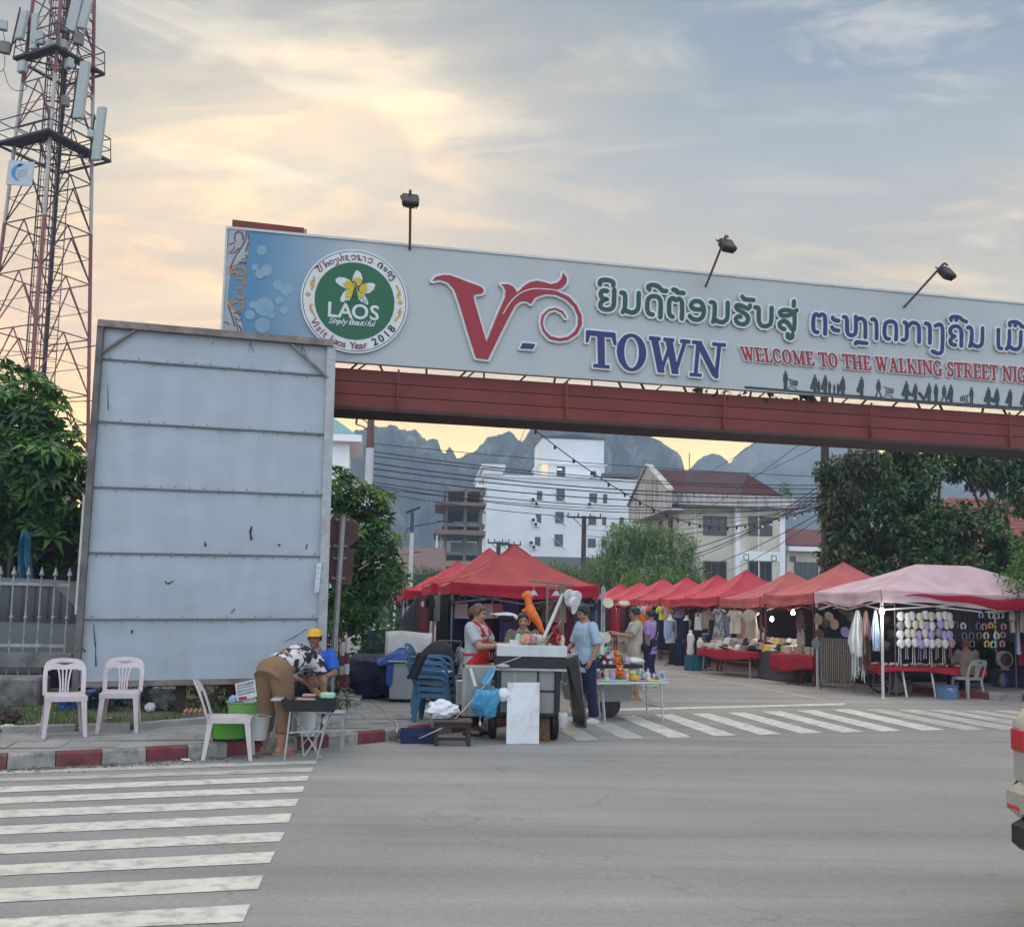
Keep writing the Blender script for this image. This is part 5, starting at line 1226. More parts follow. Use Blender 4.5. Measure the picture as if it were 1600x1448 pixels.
leafy('feathery pale green tree in front of the cream house',bz(1005,52),[B(985,850,52,1.6,1.5,1.0),B(1035,858,52,1.7,1.5,1.1),B(955,890,52,1.4,1.4,.9),B(1010,895,51,2.4,1.6,1.0),B(1065,892,52,1.2,1.4,.8),B(1000,838,52.5,1.0,1,.7)],5200,LF3,.34,.055,-.25,25,group=g_,spray=3,hang=.9,th=1.2)
leafy('yellow green shrub just above the far red canopies',bz(1002,46),[B(1000,910,46,.8,.6,.5),B(1048,905,46,.7,.6,.5)],500,LF1,.22,.09,-.3,26,'shrub_bush','shrub',g_,.05,(1,2,2),2,th=.6)
leafy('low dull shrub beyond the red canopy peak',bz(880,60),[B(862,897,60,1.6,1,.6),B(905,903,60,1.2,1,.6)],900,LF3,.25,.07,-.3,27,'shrub_bush','shrub',g_,.05,(0,0,1),2,th=.6)
leafy('dark distant bushes below the brown roofed shops',bz(665,80),[B(655,905,80,2.0,1,1.0),B(688,910,80,1.6,1,.9)],900,LF2,.3,.12,-.3,28,'shrub_bush','shrub',g_,.05,(0,1,1),2,th=.6)
leafy('small weed sprouting from the cream house parapet',P(1228,776,79),[(P(1226,762,79),(.45,.4,.35)),(P(1232,772,79),(.4,.3,.3))],160,LF1,.25,.12,-.5,29,'weed_plant','plant',None,.03,(1,1,2),1,th=.4)
leafy('dark hedge under the billboard bottom rail',Vector((-4.2,13.9,.16)),[(Vector((-3.2,14.1,.34)),(.5,.3,.25)),(Vector((-4.1,14.1,.3)),(.45,.3,.22)),(Vector((-5.2,14.0,.3)),(.5,.3,.2)),(Vector((-2.5,14.0,.45)),(.35,.3,.35))],900,LF2,.12,.05,-.4,30,'hedge_plant','plant',None,.02,(0,1,1),1,th=.15)
leafy('dark bush at the back stalls beside the white fan',bz(1560,24.5),[B(1545,1040,24.5,.7,.5,.35),B(1520,1035,25,.5,.5,.35)],700,LF2,.13,.06,-.4,31,'shrub_bush','shrub',None,.03,(0,1),2,th=.3)
leafy('leafy undergrowth at the foot of the gate leg plumeria',Vector((-2.6,17.5,.16)),[(Vector((-2.7,17.2,.6)),(.5,.4,.45)),(Vector((-3.2,17.6,.8)),(.5,.4,.6)),(Vector((-2.3,18.0,.9)),(.4,.4,.5))],600,LF1[:2],.16,.09,-.4,32,'shrub_bush','shrub',None,.03,(0,1),1,th=.4)
rnd.seed(77)
m_bar=mat('bar_pale_paint',(0.30,0.31,0.30),0.6,0.2,8,0.1,40,dirt=(0.10,0.085,0.07),dscale=7,damt=0.7)
fo=P(104,1000,14.9);fo.z=.15;fence=thing('spear_fence','pale spear topped metal fence on a grimy concrete plinth','fence',fo);fd=-GU
m_plinth=mat('plinth_concrete',(0.19,0.185,0.175),0.95,0.2,3,0.4,25,dirt=(0.045,0.045,0.04),dscale=2.2,damt=0.9)
zf0,zf1=P(50,1040,15).z,P(50,1016,15).z
ztop_=P(50,900,15).z
mb=MB();c=fo+fd*3.1;mb.box(Vector((c.x,c.y,zf0+.1)),(6.4,.26,.2),Matrix.Rotation(GA,3,'Z'));mb.box(Vector((c.x,c.y,.18)),(6.4,.26,.3),Matrix.Rotation(GA,3,'Z'));obj('plinth',mb,m_plinth,fence,w=True)
for k in range(18):
 p=fo+fd*(.02+k*.185);lean=Vector((rnd.uniform(-.008,.008),0,0));mb=MB();a=Vector((p.x,p.y,zf0+.17));b_=Vector((p.x,p.y,ztop_))+lean
 mb.tube([a,b_],.014,6);mb.lathe([(.012,0),(.04,.02),(.028,.05),(.002,.14)],b_,6);mb.lathe([(.014,-.035),(.032,0),(.014,.035)],a.lerp(b_,.47),6);obj('bar',mb,m_bar,fence,w=True)
for k in range(14):
 p=fo+fd*(.3+k*.15);mb=MB();mb.tube([Vector((p.x,p.y-.05,.3)),Vector((p.x,p.y-.05,zf0))],.011,6);obj('vent_bar',mb,m_bar,fence,w=True)
for z in(ztop_-.12,zf0+.30):
 mb=MB();mb.beam(Vector((fo.x,fo.y,z)),Vector((fo.x,fo.y,z))+fd*3.4,.03,.045);obj('rail',mb,m_bar,fence,w=True)
mb=MB();c=fo+fd*.9+GN*.45;mb.bev(Vector((c.x,c.y,.34)),(1.5,.7,.4),.03,Matrix.Rotation(GA,3,'Z'));tag(obj('concrete_block',mb,m_plinth),'grimy concrete block below the spear topped fence','block')
mb=MB();c=fo+fd*2-GN*3.2;mb.box(Vector((c.x,c.y,1.6)),(8,.2,3.2),Matrix.Rotation(GA,3,'Z'));tag(obj('yard_shed',mb,mat('shed_dark',(0.035,0.037,0.04),0.9,0.3,2,dirt=(0.08,0.08,0.08),dscale=1)),'dark yard shed behind the spear topped fence','shed')
vo=fo+fd*1.5-GN*1.5;vo.z=.15;van=thing('parked_van','grey van parked in the dark yard behind the fence bars','van',vo,GA)
mb=MB();mb.loft([[Vector((x,y,z))for x,z in[(-2.0,.35),(2.0,.35),(2.05,.8),(1.9,1.1),(1.2,1.75),(-1.9,1.8),(-2.05,1.2),(-2.05,.6)]]for y in(-.8,.8)]);obj('body',mb,mat('van_grey',(0.16,0.17,0.175),0.35,0.05),van)
mb=MB();mb.loft([[Vector((x,y,z))for x,z in[(-1.8,1.15),(1.7,1.1),(1.15,1.65),(-1.75,1.68)]]for y in(-.815,.815)]);obj('window',mb,m_glass,van)
for x in(-1.35,1.35):
 for y in(-.8,.8):
  mb=MB();mb.lathe([(.05,-.09),(.3,-.09),(.33,-.06),(.33,.06),(.3,.09),(.05,.09)],(x,y,.33),18,rot=Matrix.Rotation(rad(90),3,'X'));obj('wheel',mb,m_black,van,smooth=True)
mb=MB();q=P(40,870,16.2);n_=9
mb.grid(lambda u,v:q+Vector(((u-.5)*.30*(1.15-v*.75)+.04*math.sin(v*6),.06*math.sin(u*12+v*3),-.95+1.35*v)),10,10);tag(obj('beach_umbrella',mb,mat('umbrella_blue',(0.02,0.10,0.17),0.7,0.2),thick=.01,smooth=True),'folded blue umbrella standing behind the spear topped fence','umbrella')
def cloth(name,col,tl=.25,rough=.75,bump=.25):
 m=leafmat(name,col,.16,tl,rough)
 if 'done' not in m:
  nt=m.node_tree;N=nt.nodes;L=nt.links;b=N['Principled BSDF'];tcx=N.new('ShaderNodeTexCoord')
  n3=N.new('ShaderNodeTexNoise');n3.inputs['Scale'].default_value=3.5;n3.inputs['Detail'].default_value=5;L.new(tcx.outputs['Object'],n3.inputs['Vector'])
  bp=N.new('ShaderNodeBump');bp.inputs['Strength'].default_value=bump;bp.inputs['Distance'].default_value=.05;L.new(n3.outputs[0],bp.inputs['Height']);L.new(bp.outputs[0],b.inputs['Normal']);m['done']=1
 return m
C_RED=cloth('canopy_red',(0.47,0.070,0.072),.25,.75,.4);C_RED2=cloth('canopy_red_bright',(0.60,0.055,0.085));C_DUST=cloth('canopy_red_faded',(0.52,0.125,0.12));C_PINK=cloth('canopy_pink_pale',(0.72,0.53,0.58),.3)
C_VRED=cloth('valance_red',(0.50,0.012,0.045));m_maroon=flat('frame_maroon',(0.10,0.018,0.025),0.5);m_fgrey=flat('frame_grey',(0.10,0.105,0.13),0.5,metal=.3);m_fwhite=flat('frame_white',(0.55,0.53,0.50),0.5)
def canopy(label,O,w,d,top,val,legm,ridge=False,eave=2.12,vh=.27,rise=.78,group=None,leg_z=0.0,lean=0.0,wave=.02):
 t=thing('market_canopy',label,'canopy',O,math.atan2(T.y,T.x),group)
 c=[Vector((0,0,eave)),Vector((w,0,eave)),Vector((w,d,eave)),Vector((0,d,eave))];q=(w-d)/2 if ridge else 0
 r=[Vector((w/2-q,d/2,eave+rise)),Vector((w/2+q,d/2,eave+rise))]
 if ridge:
  r=[Vector((w*.36,d/2,eave+rise)),Vector((w*.64,d/2,eave+rise))]
 sd=rnd.uniform(0,50);rr=[(r[0],r[1]),(r[1],r[1]),(r[1],r[0]),(r[0],r[0])];mb=MB();vb=MB()
 for k in range(4):
  e0,e1=c[k],c[(k+1)%4];a0,a1=rr[k]
  def f(s_,v,e0=e0,e1=e1,a0=a0,a1=a1):
   p=e0.lerp(e1,s_).lerp(a0.lerp(a1,s_),v);pr=v**1.42 if not ridge else v**1.12
   p.z=eave+rise*pr-.045*math.sin(math.pi*s_)*(1-v)-.03*math.sin(math.pi*s_)*math.sin(math.pi*v)+(.03*nz3((p.x*1.3,p.y*1.3,sd))+.012*nz3((p.x*4,p.y*4,sd)))*min(1,v*5,(1-v)*5+.2);return p
  mb.grid(f,14,12)
  n=(e1-e0).cross(Vector((0,0,1))).normalized();L_=(e1-e0).length
  def g(s_,v,e0=e0,e1=e1,n=n,L_=L_):
   p=e0.lerp(e1,s_);z=eave-.045*math.sin(math.pi*s_);ed=min(1,s_*8,(1-s_)*8)
   return Vector((p.x,p.y,z-vh*v-wave*v*math.sin(s_*9+sd)*ed))+n*(.012+(.022*math.sin(s_*L_*5+sd)*v+.018*nz3((s_*5,v*3,sd+k))+.012*math.sin(v*9))*ed)
  vb.grid(g,24,5)
 cp=obj('roof_cloth',mb,top,t,smooth=True,sharp=22);obj('valance',vb,val,t,smooth=True,sharp=60)
 mb=MB()
 for a in c:
  e=r[0]if(a-r[0]).length<(a-r[1]).length else r[1];mb.tube([a+Vector((0,0,.012)),a.lerp(e,.35)+Vector((0,0,-.035-rise*.12)),a.lerp(e,.7)+Vector((0,0,-.02-rise*.1)),e+Vector((0,0,.012))],.009,4)
 if not ridge:
  obj('seam',mb,val,cp)
 for k,(a,s_)in enumerate(zip(c,((1,1),(-1,1),(-1,-1),(1,-1)))):
  mb=MB();b_=Vector((a.x+.03*s_[0],a.y+.03*s_[1],eave-.02));ft=Vector((b_.x+lean*s_[0]*-1,b_.y,leg_z));mb.beam(ft,b_,.042);mb.box(ft+Vector((0,0,.006)),(.09,.09,.012));lg=obj('leg',mb,legm,t)
  mb=MB();mb.beam(ft.lerp(b_,.78),ft.lerp(b_,.84),.056);obj('slider',mb,m_black,lg)
 mb=MB();z0,z1=eave-.40,eave-.22;ci=[Vector((a.x+(.05 if a.x<.1 else-.05),a.y+(.05 if a.y<.1 else-.05),0))for a in c]
 for k in range(4):
  e0,e1=ci[k],ci[(k+1)%4]
  for j in range(2):
   a,b_=e0.lerp(e1,j/2+.01),e0.lerp(e1,(j+1)/2-.01)
   for q0,q1 in((z0,z1),(z1,z0)):
    mb.beam(Vector((a.x,a.y,q0)),Vector((b_.x,b_.y,q1)),.022,.03)
 obj('truss',mb,legm,t)
 return t
C0=Vector((7.51,20.8,0));gR='canopies along the far side of the street';gL='canopies along the near side of the street'
canopy('pale pink ridge roofed canopy with red valance, largest of the row',C0,4.6,2.95,C_PINK,C_PINK,m_fwhite,True,2.17,.26,.62,gR,wave=.05)
mb=MB();wv=lambda s_,v:C0+T*(.5+5.4*s_)-S*.045+Vector((0,0,2.09+.03*math.sin(s_*11)-(.02+.22*min(1,s_*2.2))*v+.02*math.sin(s_*29)-.02))
mb.grid(wv,40,3);tag(obj('valance_cloth',mb,C_VRED,thick=.004,smooth=True),'deep red cloth strip hanging along the front of the pink canopy','cloth strip')
canopy('second pale pink canopy beyond the large pink one',C0+T*4.75+S*.3,4.0,2.95,C_PINK,C_VRED,m_fwhite,True,2.15,.26,.6,gR)
mR=[C_DUST,C_DUST,C_RED2,C_RED2,C_RED2,C_RED2,C_RED2,C_RED2]
for k in range(8):
 canopy(ORD[k]+' red peaked canopy counting away from the pale pink canopy',C0+S*(2.95*(k+1)+.06)+T*(.0,-.06,-.12,.05,.02,.05,.0,.04)[k],2.95,2.85,mR[k],C_DUST if k<2 else C_RED2,m_maroon,False,(2.15,2.08,2.12,2.11,2.1,2.12,2.1,2.1)[k],.26,(.8,.72,.84,.80,.80,.82,.78,.8)[k],gR)
A0=Vector((-1.156,20.1,0))
for k in range(8):
 canopy('near peaked red canopy directly behind the food cart' if k==0 else ORD[k]+' red canopy in line behind the one at the food cart',A0+S*(2.98*k)+T*(0,-.12,-.55,-.1,.1,-.1,0,0)[k],2.96,2.85,C_RED2 if k in(2,4)else C_RED,C_VRED,m_fgrey,False,(2.12,2.16,2.05,2.1,2.1,2.1,2.1,2.1)[k],.24,(.86,.90,.8,.8,.8,.8,.8,.8)[k],gL)
PAL={'white':(.62,.62,.62),'cream':(.56,.50,.40),'beige':(.44,.36,.28),'pink':(.50,.24,.27),'dusty pink':(.40,.25,.23),'maroon':(.12,.012,.025),'red':(.38,.012,.03),'navy':(.012,.018,.06),'blue':(.03,.08,.32),'royal blue':(.012,.022,.20),'pale blue':(.36,.45,.62),'lilac':(.38,.30,.55),'grey':(.22,.23,.24),'black':(.012,.012,.015),'teal':(.012,.12,.15),'olive':(.16,.15,.09),'neon yellow':(.62,.75,.06),'orange':(.75,.16,.02),'brown':(.14,.07,.045),'khaki':(.27,.23,.15),'green':(.06,.20,.08),'mint':(.35,.60,.42),'yellow':(.65,.42,.04),'purple':(.10,.05,.18),'denim':(.06,.10,.16),'peach':(.6,.33,.22),'dark blue':(.01,.02,.11)}
def cm(c):
 return cloth('cloth_'+c.replace(' ','_'),PAL[c],.15,.85,.5)
def tuck(mb,w0,w1,d0,d1,z0,z1,n=20,m=10,folds=5,amp=.02,cx=0.0,seed=0.0):
 rings=[]
 for j in range(m+1):
  v=j/m;w,d,z=w0+(w1-w0)*v,d0+(d1-d0)*v,z0+(z1-z0)*v
  rings.append([Vector((cx+(w/2)*math.cos(a)*(1+amp*2*v*math.sin(a*folds+seed)),(d/2)*math.sin(a)+amp*v*math.sin(a*folds*2+seed),z))for a in(2*math.pi*i/n for i in range(n))])
 mb.loft(rings,True)
def garment(kind,sc_=1.0,seed=0.0):
 mb=MB()
 if kind=='shirt':
  tuck(mb,.40,.46,.12,.16,-.02,-.62,amp=.02,seed=seed)
  for s_ in(-1,1):
   mb.tube([Vector((s_*.16,0,-.05)),Vector((s_*.26,0,-.14)),Vector((s_*.33,0,-.27))],[.085,.09,.085],10)
 elif kind=='long shirt':
  tuck(mb,.38,.44,.12,.16,-.02,-.62,amp=.02,seed=seed)
  for s_ in(-1,1):
   mb.tube([Vector((s_*.17,0,-.06)),Vector((s_*.24,0,-.25)),Vector((s_*.27,.02,-.58))],[.075,.065,.05],10)
 elif kind=='dress':
  tuck(mb,.34,.30,.12,.14,-.02,-.30,amp=.01,seed=seed);tuck(mb,.30,.58,.14,.22,-.29,-1.0,amp=.035,folds=7,seed=seed)
  for s_ in(-1,1):
   mb.tube([Vector((s_*.12,0,-.04)),Vector((s_*.22,0,-.14))],[.06,.07],8)
 elif kind=='tank':
  tuck(mb,.26,.34,.10,.13,-.10,-.5,amp=.012,seed=seed)
  for s_ in(-1,1):
   mb.tube([Vector((s_*.09,0,-.12)),Vector((s_*.07,0,.0))],.018,6)
 elif kind=='romper':
  tuck(mb,.32,.30,.12,.13,-.02,-.34,seed=seed)
  for s_ in(-1,1):
   tuck(mb,.17,.22,.14,.17,-.33,-.66,n=12,cx=s_*.09,seed=seed)
   mb.tube([Vector((s_*.13,0,-.04)),Vector((s_*.22,0,-.16))],[.06,.07],8)
 elif kind=='trousers':
  for s_ in(-1,1):
   tuck(mb,.19,.17,.16,.14,-.12,-1.0,n=12,cx=s_*.085,amp=.015,seed=seed)
  tuck(mb,.36,.38,.15,.17,0,-.2,seed=seed)
 elif kind=='cloth':
  tuck(mb,.44,.48,.05,.07,0,-1.25,n=24,m=14,folds=6,amp=.03,seed=seed)
 elif kind=='bag':
  tuck(mb,.38,.42,.05,.10,-.1,-.5,amp=.01,seed=seed);mb.tube(smooth_line([Vector((-.11,0,-.1)),Vector((-.10,0,.06)),Vector((0,0,.12)),Vector((.10,0,.06)),Vector((.11,0,-.1))],1),.012,6)
 elif kind=='skirt':
  tuck(mb,.28,.62,.12,.2,0,-.7,amp=.035,folds=7,seed=seed)
 mb.v=[v*sc_ for v in mb.v]
 return mb
GM={}
def hang(kind,col,p,yaw,label,cat=None,group=None,sc_=1.0,m=None):
 mb=garment(kind,sc_,rnd.uniform(0,6));R_=Matrix.Rotation(yaw,3,'Z');p=Vector(p)
 mb.v=[R_@v+p for v in mb.v]
 if kind not in('cloth','bag','skirt'):
  h=MB();h.tube([p+R_@Vector((-.17*sc_,0,-.05)),p+Vector((0,0,.02)),p+R_@Vector((.17*sc_,0,-.05))],.008,5);h.tube([p+Vector((0,0,.02)),p+Vector((0,0,.09))],.005,5);mb.add(h.v,h.f)
 nm={'shirt':'t_shirt','long shirt':'long_sleeve_shirt','tank':'tank_top','cloth':'hanging_cloth','bag':'cloth_bag'}.get(kind,kind)
 return tag(obj(nm,mb,m or cm(col),smooth=True,sharp=50),label,cat or kind,group)
yR=math.atan2(S.y,S.x)
yF=math.atan2(T.y,T.x)
def row_pt(k,out,z,t=0.0):
 return C0+S*k+T*(out)+Vector((0,0,z))
def rail(a,b_,label,z=None):
 mb=MB();mb.tube([a,b_],.016,6);return tag(obj('hanging_rail',mb,m_fgrey),label,'rail','clothes rails of the stalls')
m_back=cloth('dark_stall_sheet',(0.022,0.022,0.028),.02);m_back2=cloth('back_tarp_navy',(0.012,0.016,0.06),.03)  # near-black sheet colour stands in for the shade inside the stalls
for k in range(8):
 o_=C0+S*(2.95*k+.02)+T*(4.55 if k==0 else 2.88)
 mb=MB();sd=rnd.uniform(0,9);mb.grid(lambda u,v:o_+S*(2.9*u)+T*(.04*math.sin(u*14+sd)*(1-.6*v))+Vector((0,0,.1+1.9*v)),24,6)
 tag(obj('dark_backdrop',mb,m_back,thick=.006,smooth=True),'added dark backdrop at the back of the '+('pink canopy stall' if k==0 else ORD[k-1]+' red canopy stall from the pink one'),'back cloth','added dark backdrops of the stalls')  # backdrop added so the stall interior goes dark
for k in range(1,4):
 o_=C0+S*(2.95*(k+1)-.03)+T*.9
 mb=MB();sd=rnd.uniform(0,9);mb.grid(lambda u,v:o_+T*(1.95*u)+S*(.03*math.sin(u*11+sd))+Vector((0,0,.15+1.75*v)),18,6)
 tag(obj('side_cloth',mb,m_back,thick=.006,smooth=True),'dark cloth dividing the '+ORD[k-1]+' and '+ORD[k]+' red canopy stalls','side cloth','dark cloths between the stalls')
o_=C0+S*2.86+T*.2
mb=MB();mb.grid(lambda u,v:o_+T*(4.3*u)+S*(.04*math.sin(u*21))+Vector((0,0,.1+1.95*v)),30,6);tag(obj('dark_backdrop',mb,m_back,thick=.006,smooth=True),'added dark backdrop behind the wire grid of bonnets','back cloth')  # added sheet, gives the darkness seen through the grid
def hp(x,y,Y):
 return P(x,y,Y)
gD='dresses and tops hanging in the far stalls'
chk=mat('check_cloth',(.5,.5,.47),.85,.05);nt=chk.node_tree;N=nt.nodes;L=nt.links;b=N['Principled BSDF'];src=b.inputs['Base Color'].links[0].from_socket
tx_=N.new('ShaderNodeTexCoord');cmap=N.new('ShaderNodeMapping');cmap.inputs['Rotation'].default_value=(0,rad(30),0);L.new(tx_.outputs['Object'],cmap.inputs[0]);ckn=N.new('ShaderNodeTexChecker');ckn.inputs['Scale'].default_value=22;L.new(cmap.outputs[0],ckn.inputs['Vector']);mm=N.new('ShaderNodeMix');mm.data_type='RGBA';L.new(ckn.outputs['Fac'],mm.inputs[0]);L.new(src,mm.inputs[6]);mm.inputs[7].default_value=(.02,.03,.035,1);L.new(mm.outputs[2],b.inputs['Base Color'])
hang('dress','white',hp(1124,951,29.0),yR+.5,'black and white checked dress with frilled sleeves beside the hat table','dress',gD,.92,chk)
hang('romper','cream',hp(1148.5,953,27.8),yR+.5,'cream romper with short legs hung between two canopy legs','romper',gD,.95)
hang('dress','dusty pink',hp(1161,953,28.2),yR+.4,'dusty pink dress hanging between the cream romper and the long beige dress','dress',gD,.85)
hang('dress','beige',hp(1175,951,27.4),yR+.5,'long beige dress behind a straw hat over the hat table','dress',gD,.92)
hang('dress','pale blue',hp(1134,957,29.6),yR+.4,'pale blue dress just behind the checked dress','dress',gD,.9)
hang('tank','white',hp(1091,958,31.2),yR+.4,'white strappy top next to the navy cardigan mannequin','top',gD,1.0)
hang('long shirt','cream',hp(1106,953,31.6),yR+.5,'cream long sleeved top hung under the fourth red canopy edge','shirt',gD,.9)
hang('long shirt','dusty pink',hp(1100,955,32.6),yR+.5,'pink long sleeved top hung behind the cream top','shirt',gD,.9)
hang('tank','cream',hp(1191,982,27.0),yR+.4,'cream black strapped top hung low at the hat stall back','top',gD,1.0)
for i,(x,c,k)in enumerate([(1003,'pale blue','shirt'),(1011,'white','shirt'),(1019,'orange','shirt'),(1028,'black','shirt'),(1036,'neon yellow','shirt'),(1043,'peach','shirt'),(1060,'lilac','long shirt')]):
 hang(k,c,hp(x,947-(0 if i<6 else 5),36-i*.25),yR+.6,c+' '+('football shirt on the rail above the purple shirt' if i<6 else 'long shirt hung high between two mannequins'),'shirt',gD,.8)
hang('shirt','orange',hp(1006,958,33.6),yR+.5,'orange shirt hung low behind the head of the person in lilac','shirt',gD,.8)
for i,(x,c,k)in enumerate([(962,'cream','dress'),(968,'red','cloth'),(975,'maroon','cloth'),(984,'black','cloth'),(992,'black','cloth'),(955,'red','cloth'),(948,'maroon','cloth')]):
 hang(k,c,hp(x,950,38-i*.5),yR+.3*i,[c+' dress hung under the last red canopies','red cloth beside the cream dress under the far canopies','maroon cloth behind the person in beige','black cloth above the beige shirted person','black cloth between the two standing shoppers','red cloth deepest down the far row','maroon cloth at the end of the far row'][i],k if k!='cloth' else 'cloth',gD,.8)
for i,(x,c,Y)in enumerate([(1052,'black',32.5),(1062,'navy',32),(1074,'maroon',31.8),(1082,'black',31.4),(1115,'black',29.4),(1031,'navy',34),(1040,'black',33.4)]):
 hang('cloth',c,hp(x,990 if i<4 else 968,Y),yR+.5,c+' trousers row hanging '+['below the blue jacket mannequin','behind the two mannequins','under the navy cardigan','beside the white torso','behind the jeans legs','deep behind the purple shirt','behind the first mannequin'][i],'trousers','dark trousers in the far stalls',.78)
m_man=flat('mannequin_white',(0.62,0.58,0.54),0.45)
def mannequin(p,yaw,label,top=None,low=None,jacket=None,h0=.85,legs=False,stand=True):
 t=thing('mannequin',label,'mannequin',p,yaw,'mannequins at the clothes stalls');mb=MB()
 ring=lambda z,w,d,y=0:[Vector((w*math.cos(a),y+d*math.sin(a),z))for a in(2*math.pi*i/16 for i in range(16))]
 mb.loft([ring(h0,.15,.09),ring(h0+.1,.165,.105),ring(h0+.28,.125,.085),ring(h0+.45,.165,.11,.01),ring(h0+.56,.17,.085),ring(h0+.6,.06,.055),ring(h0+.7,.045,.045)]);obj('torso',mb,m_man,t,smooth=True)
 if top:
  mb=MB();mb.loft([ring(h0+.2,.145,.10),ring(h0+.28,.137,.097),ring(h0+.45,.177,.122,.01),ring(h0+.53,.176,.097)]);obj('top',mb,cm(top),t,smooth=True)
 if low:
  mb=MB();mb.loft([ring(h0-.14,.19,.13),ring(h0+.1,.178,.118),ring(h0+.2,.142,.098)]);obj('shorts',mb,cm(low),t,smooth=True)
 if jacket:
  mb=MB()
  for s_ in(-1,1):
   mb.tube([Vector((s_*.17,0,h0+.53)),Vector((s_*.22,0,h0+.3)),Vector((s_*.23,.02,h0-.02))],[.07,.06,.05],10);mb.loft([[Vector((s_*x,y,z))for x,y in((.08,.115),(.17,.09),(.21,0),(.17,-.09),(.05,-.11),(.05,-.125),(.19,-.105),(.225,0),(.18,.105),(.08,.13))]for z in(h0+.05,h0+.54)])
  obj('jacket',mb,cm(jacket),t,smooth=True)
 if stand:
  mb=MB();mb.tube([(0,0,.12),(0,0,h0+.02)],.018,8)
  for k in range(3):
   a=k*2.09+.4;mb.tube([(0,0,.16),(.24*math.cos(a),.24*math.sin(a),.02)],.014,6)
  obj('stand',mb,m_black,t)
 return t
z_=lambda v:Vector((v.x,v.y,0))
mannequin(z_(G(1047,1041)),yR+2.2,'headless mannequin in pale blue jacket, grey top and white shorts','grey','white','pale blue')
mannequin(z_(G(1073,1040)),yR+2.2,'headless mannequin in navy cardigan, white top and navy shorts','white','denim','navy')
bx=z_(G(1084,1047));mb=MB();tuck(mb,.50,.56,.42,.48,.42,.0,n=40,folds=8,amp=.02);mb.v=[Matrix.Rotation(yF,3,'Z')@v+bx for v in mb.v];tag(obj('skirted_box',mb,cm('teal'),smooth=True),'display box with pleated teal skirt under two white torsos','display box')
for i,(dx_,h_,dz_)in enumerate([(-.1,.43,0),(.16,.3,0)]):
 t=mannequin(bx+Vector((dx_,-.02+i*-.1,.42)),yR+2.6,['tall white half torso mannequin on the teal box','shorter white half torso mannequin on the teal box'][i],None,None,None,0.02,False,False)
 t.scale=(1,1,(1.0,.72)[i])
jl=z_(G(1103,1046));t=thing('leg_mannequin','grey blue wide jeans on a leg mannequin with white shoes','mannequin',jl,yR+2.4,'mannequins at the clothes stalls');mb=MB()
for s_ in(-1,1):
 tuck(mb,.17,.24,.17,.2,.78,.05,n=14,cx=s_*.095,amp=.015)
tuck(mb,.33,.36,.2,.22,1.02,.76,n=18);obj('jeans',mb,cm('denim'),t,smooth=True)
mb=MB();mb.lathe([(.16,1.0),(.17,1.04)],(0,0,0),14,sy=.62);obj('waist',mb,m_man,t)
for s_ in(-1,1):
 mb=MB();mb.ell((s_*.1,.05,.045),(.055,.14,.05),None,10,6);obj('shoe',mb,cm('white'),t,smooth=True)
def hat(kind):
 mb=MB()
 if kind=='cap':
  mb.lathe([(.09,0),(.092,.03),(.085,.07),(.06,.105),(.015,.12)],(0,0,0),14);v=[]
  for i in range(9):
   a=rad(-70+140*i/8);v.append((.088*math.sin(a),.088*math.cos(a),.012))
  for i in range(9):
   a=rad(70-140*i/8);v.append((.088*math.sin(a)*.95,.088*math.cos(a)+.085*math.cos(a*.8),-.004))
  mb.poly(v,(0,0,.006))
 elif kind=='bucket':
  mb.lathe([(.155,-.055),(.15,-.05),(.098,.01),(.088,.085),(.075,.10),(.01,.105)],(0,0,0),16)
 elif kind=='straw':
  mb.lathe([(.19,-.02),(.192,-.012),(.10,.005),(.095,.07),(.075,.105),(.01,.115)],(0,0,0),18,sx=1.05)
 elif kind=='visor':
  mb.lathe([(.095,0),(.10,.045),(.094,.045),(.09,0)],(0,0,0),14,False);mb.poly([(.092*math.sin(rad(a)),.092*math.cos(rad(a)),.0)for a in range(-75,76,25)]+[(.1*math.sin(rad(a)),.2*math.cos(rad(a*.6)),-.01)for a in range(75,-76,-25)],(0,0,.006))
 return mb
HATS={}
def put_hat(kind,col,p,rot,label,group,sc_=1.0):
 mb=hat(kind);mb.v=[rot@(v*sc_)+Vector(p)for v in mb.v];return tag(obj('hat' if kind!='cap' else 'cap',mb,cm(col),smooth=True,sharp=50),label,'hat' if kind!='cap' else 'cap',group)
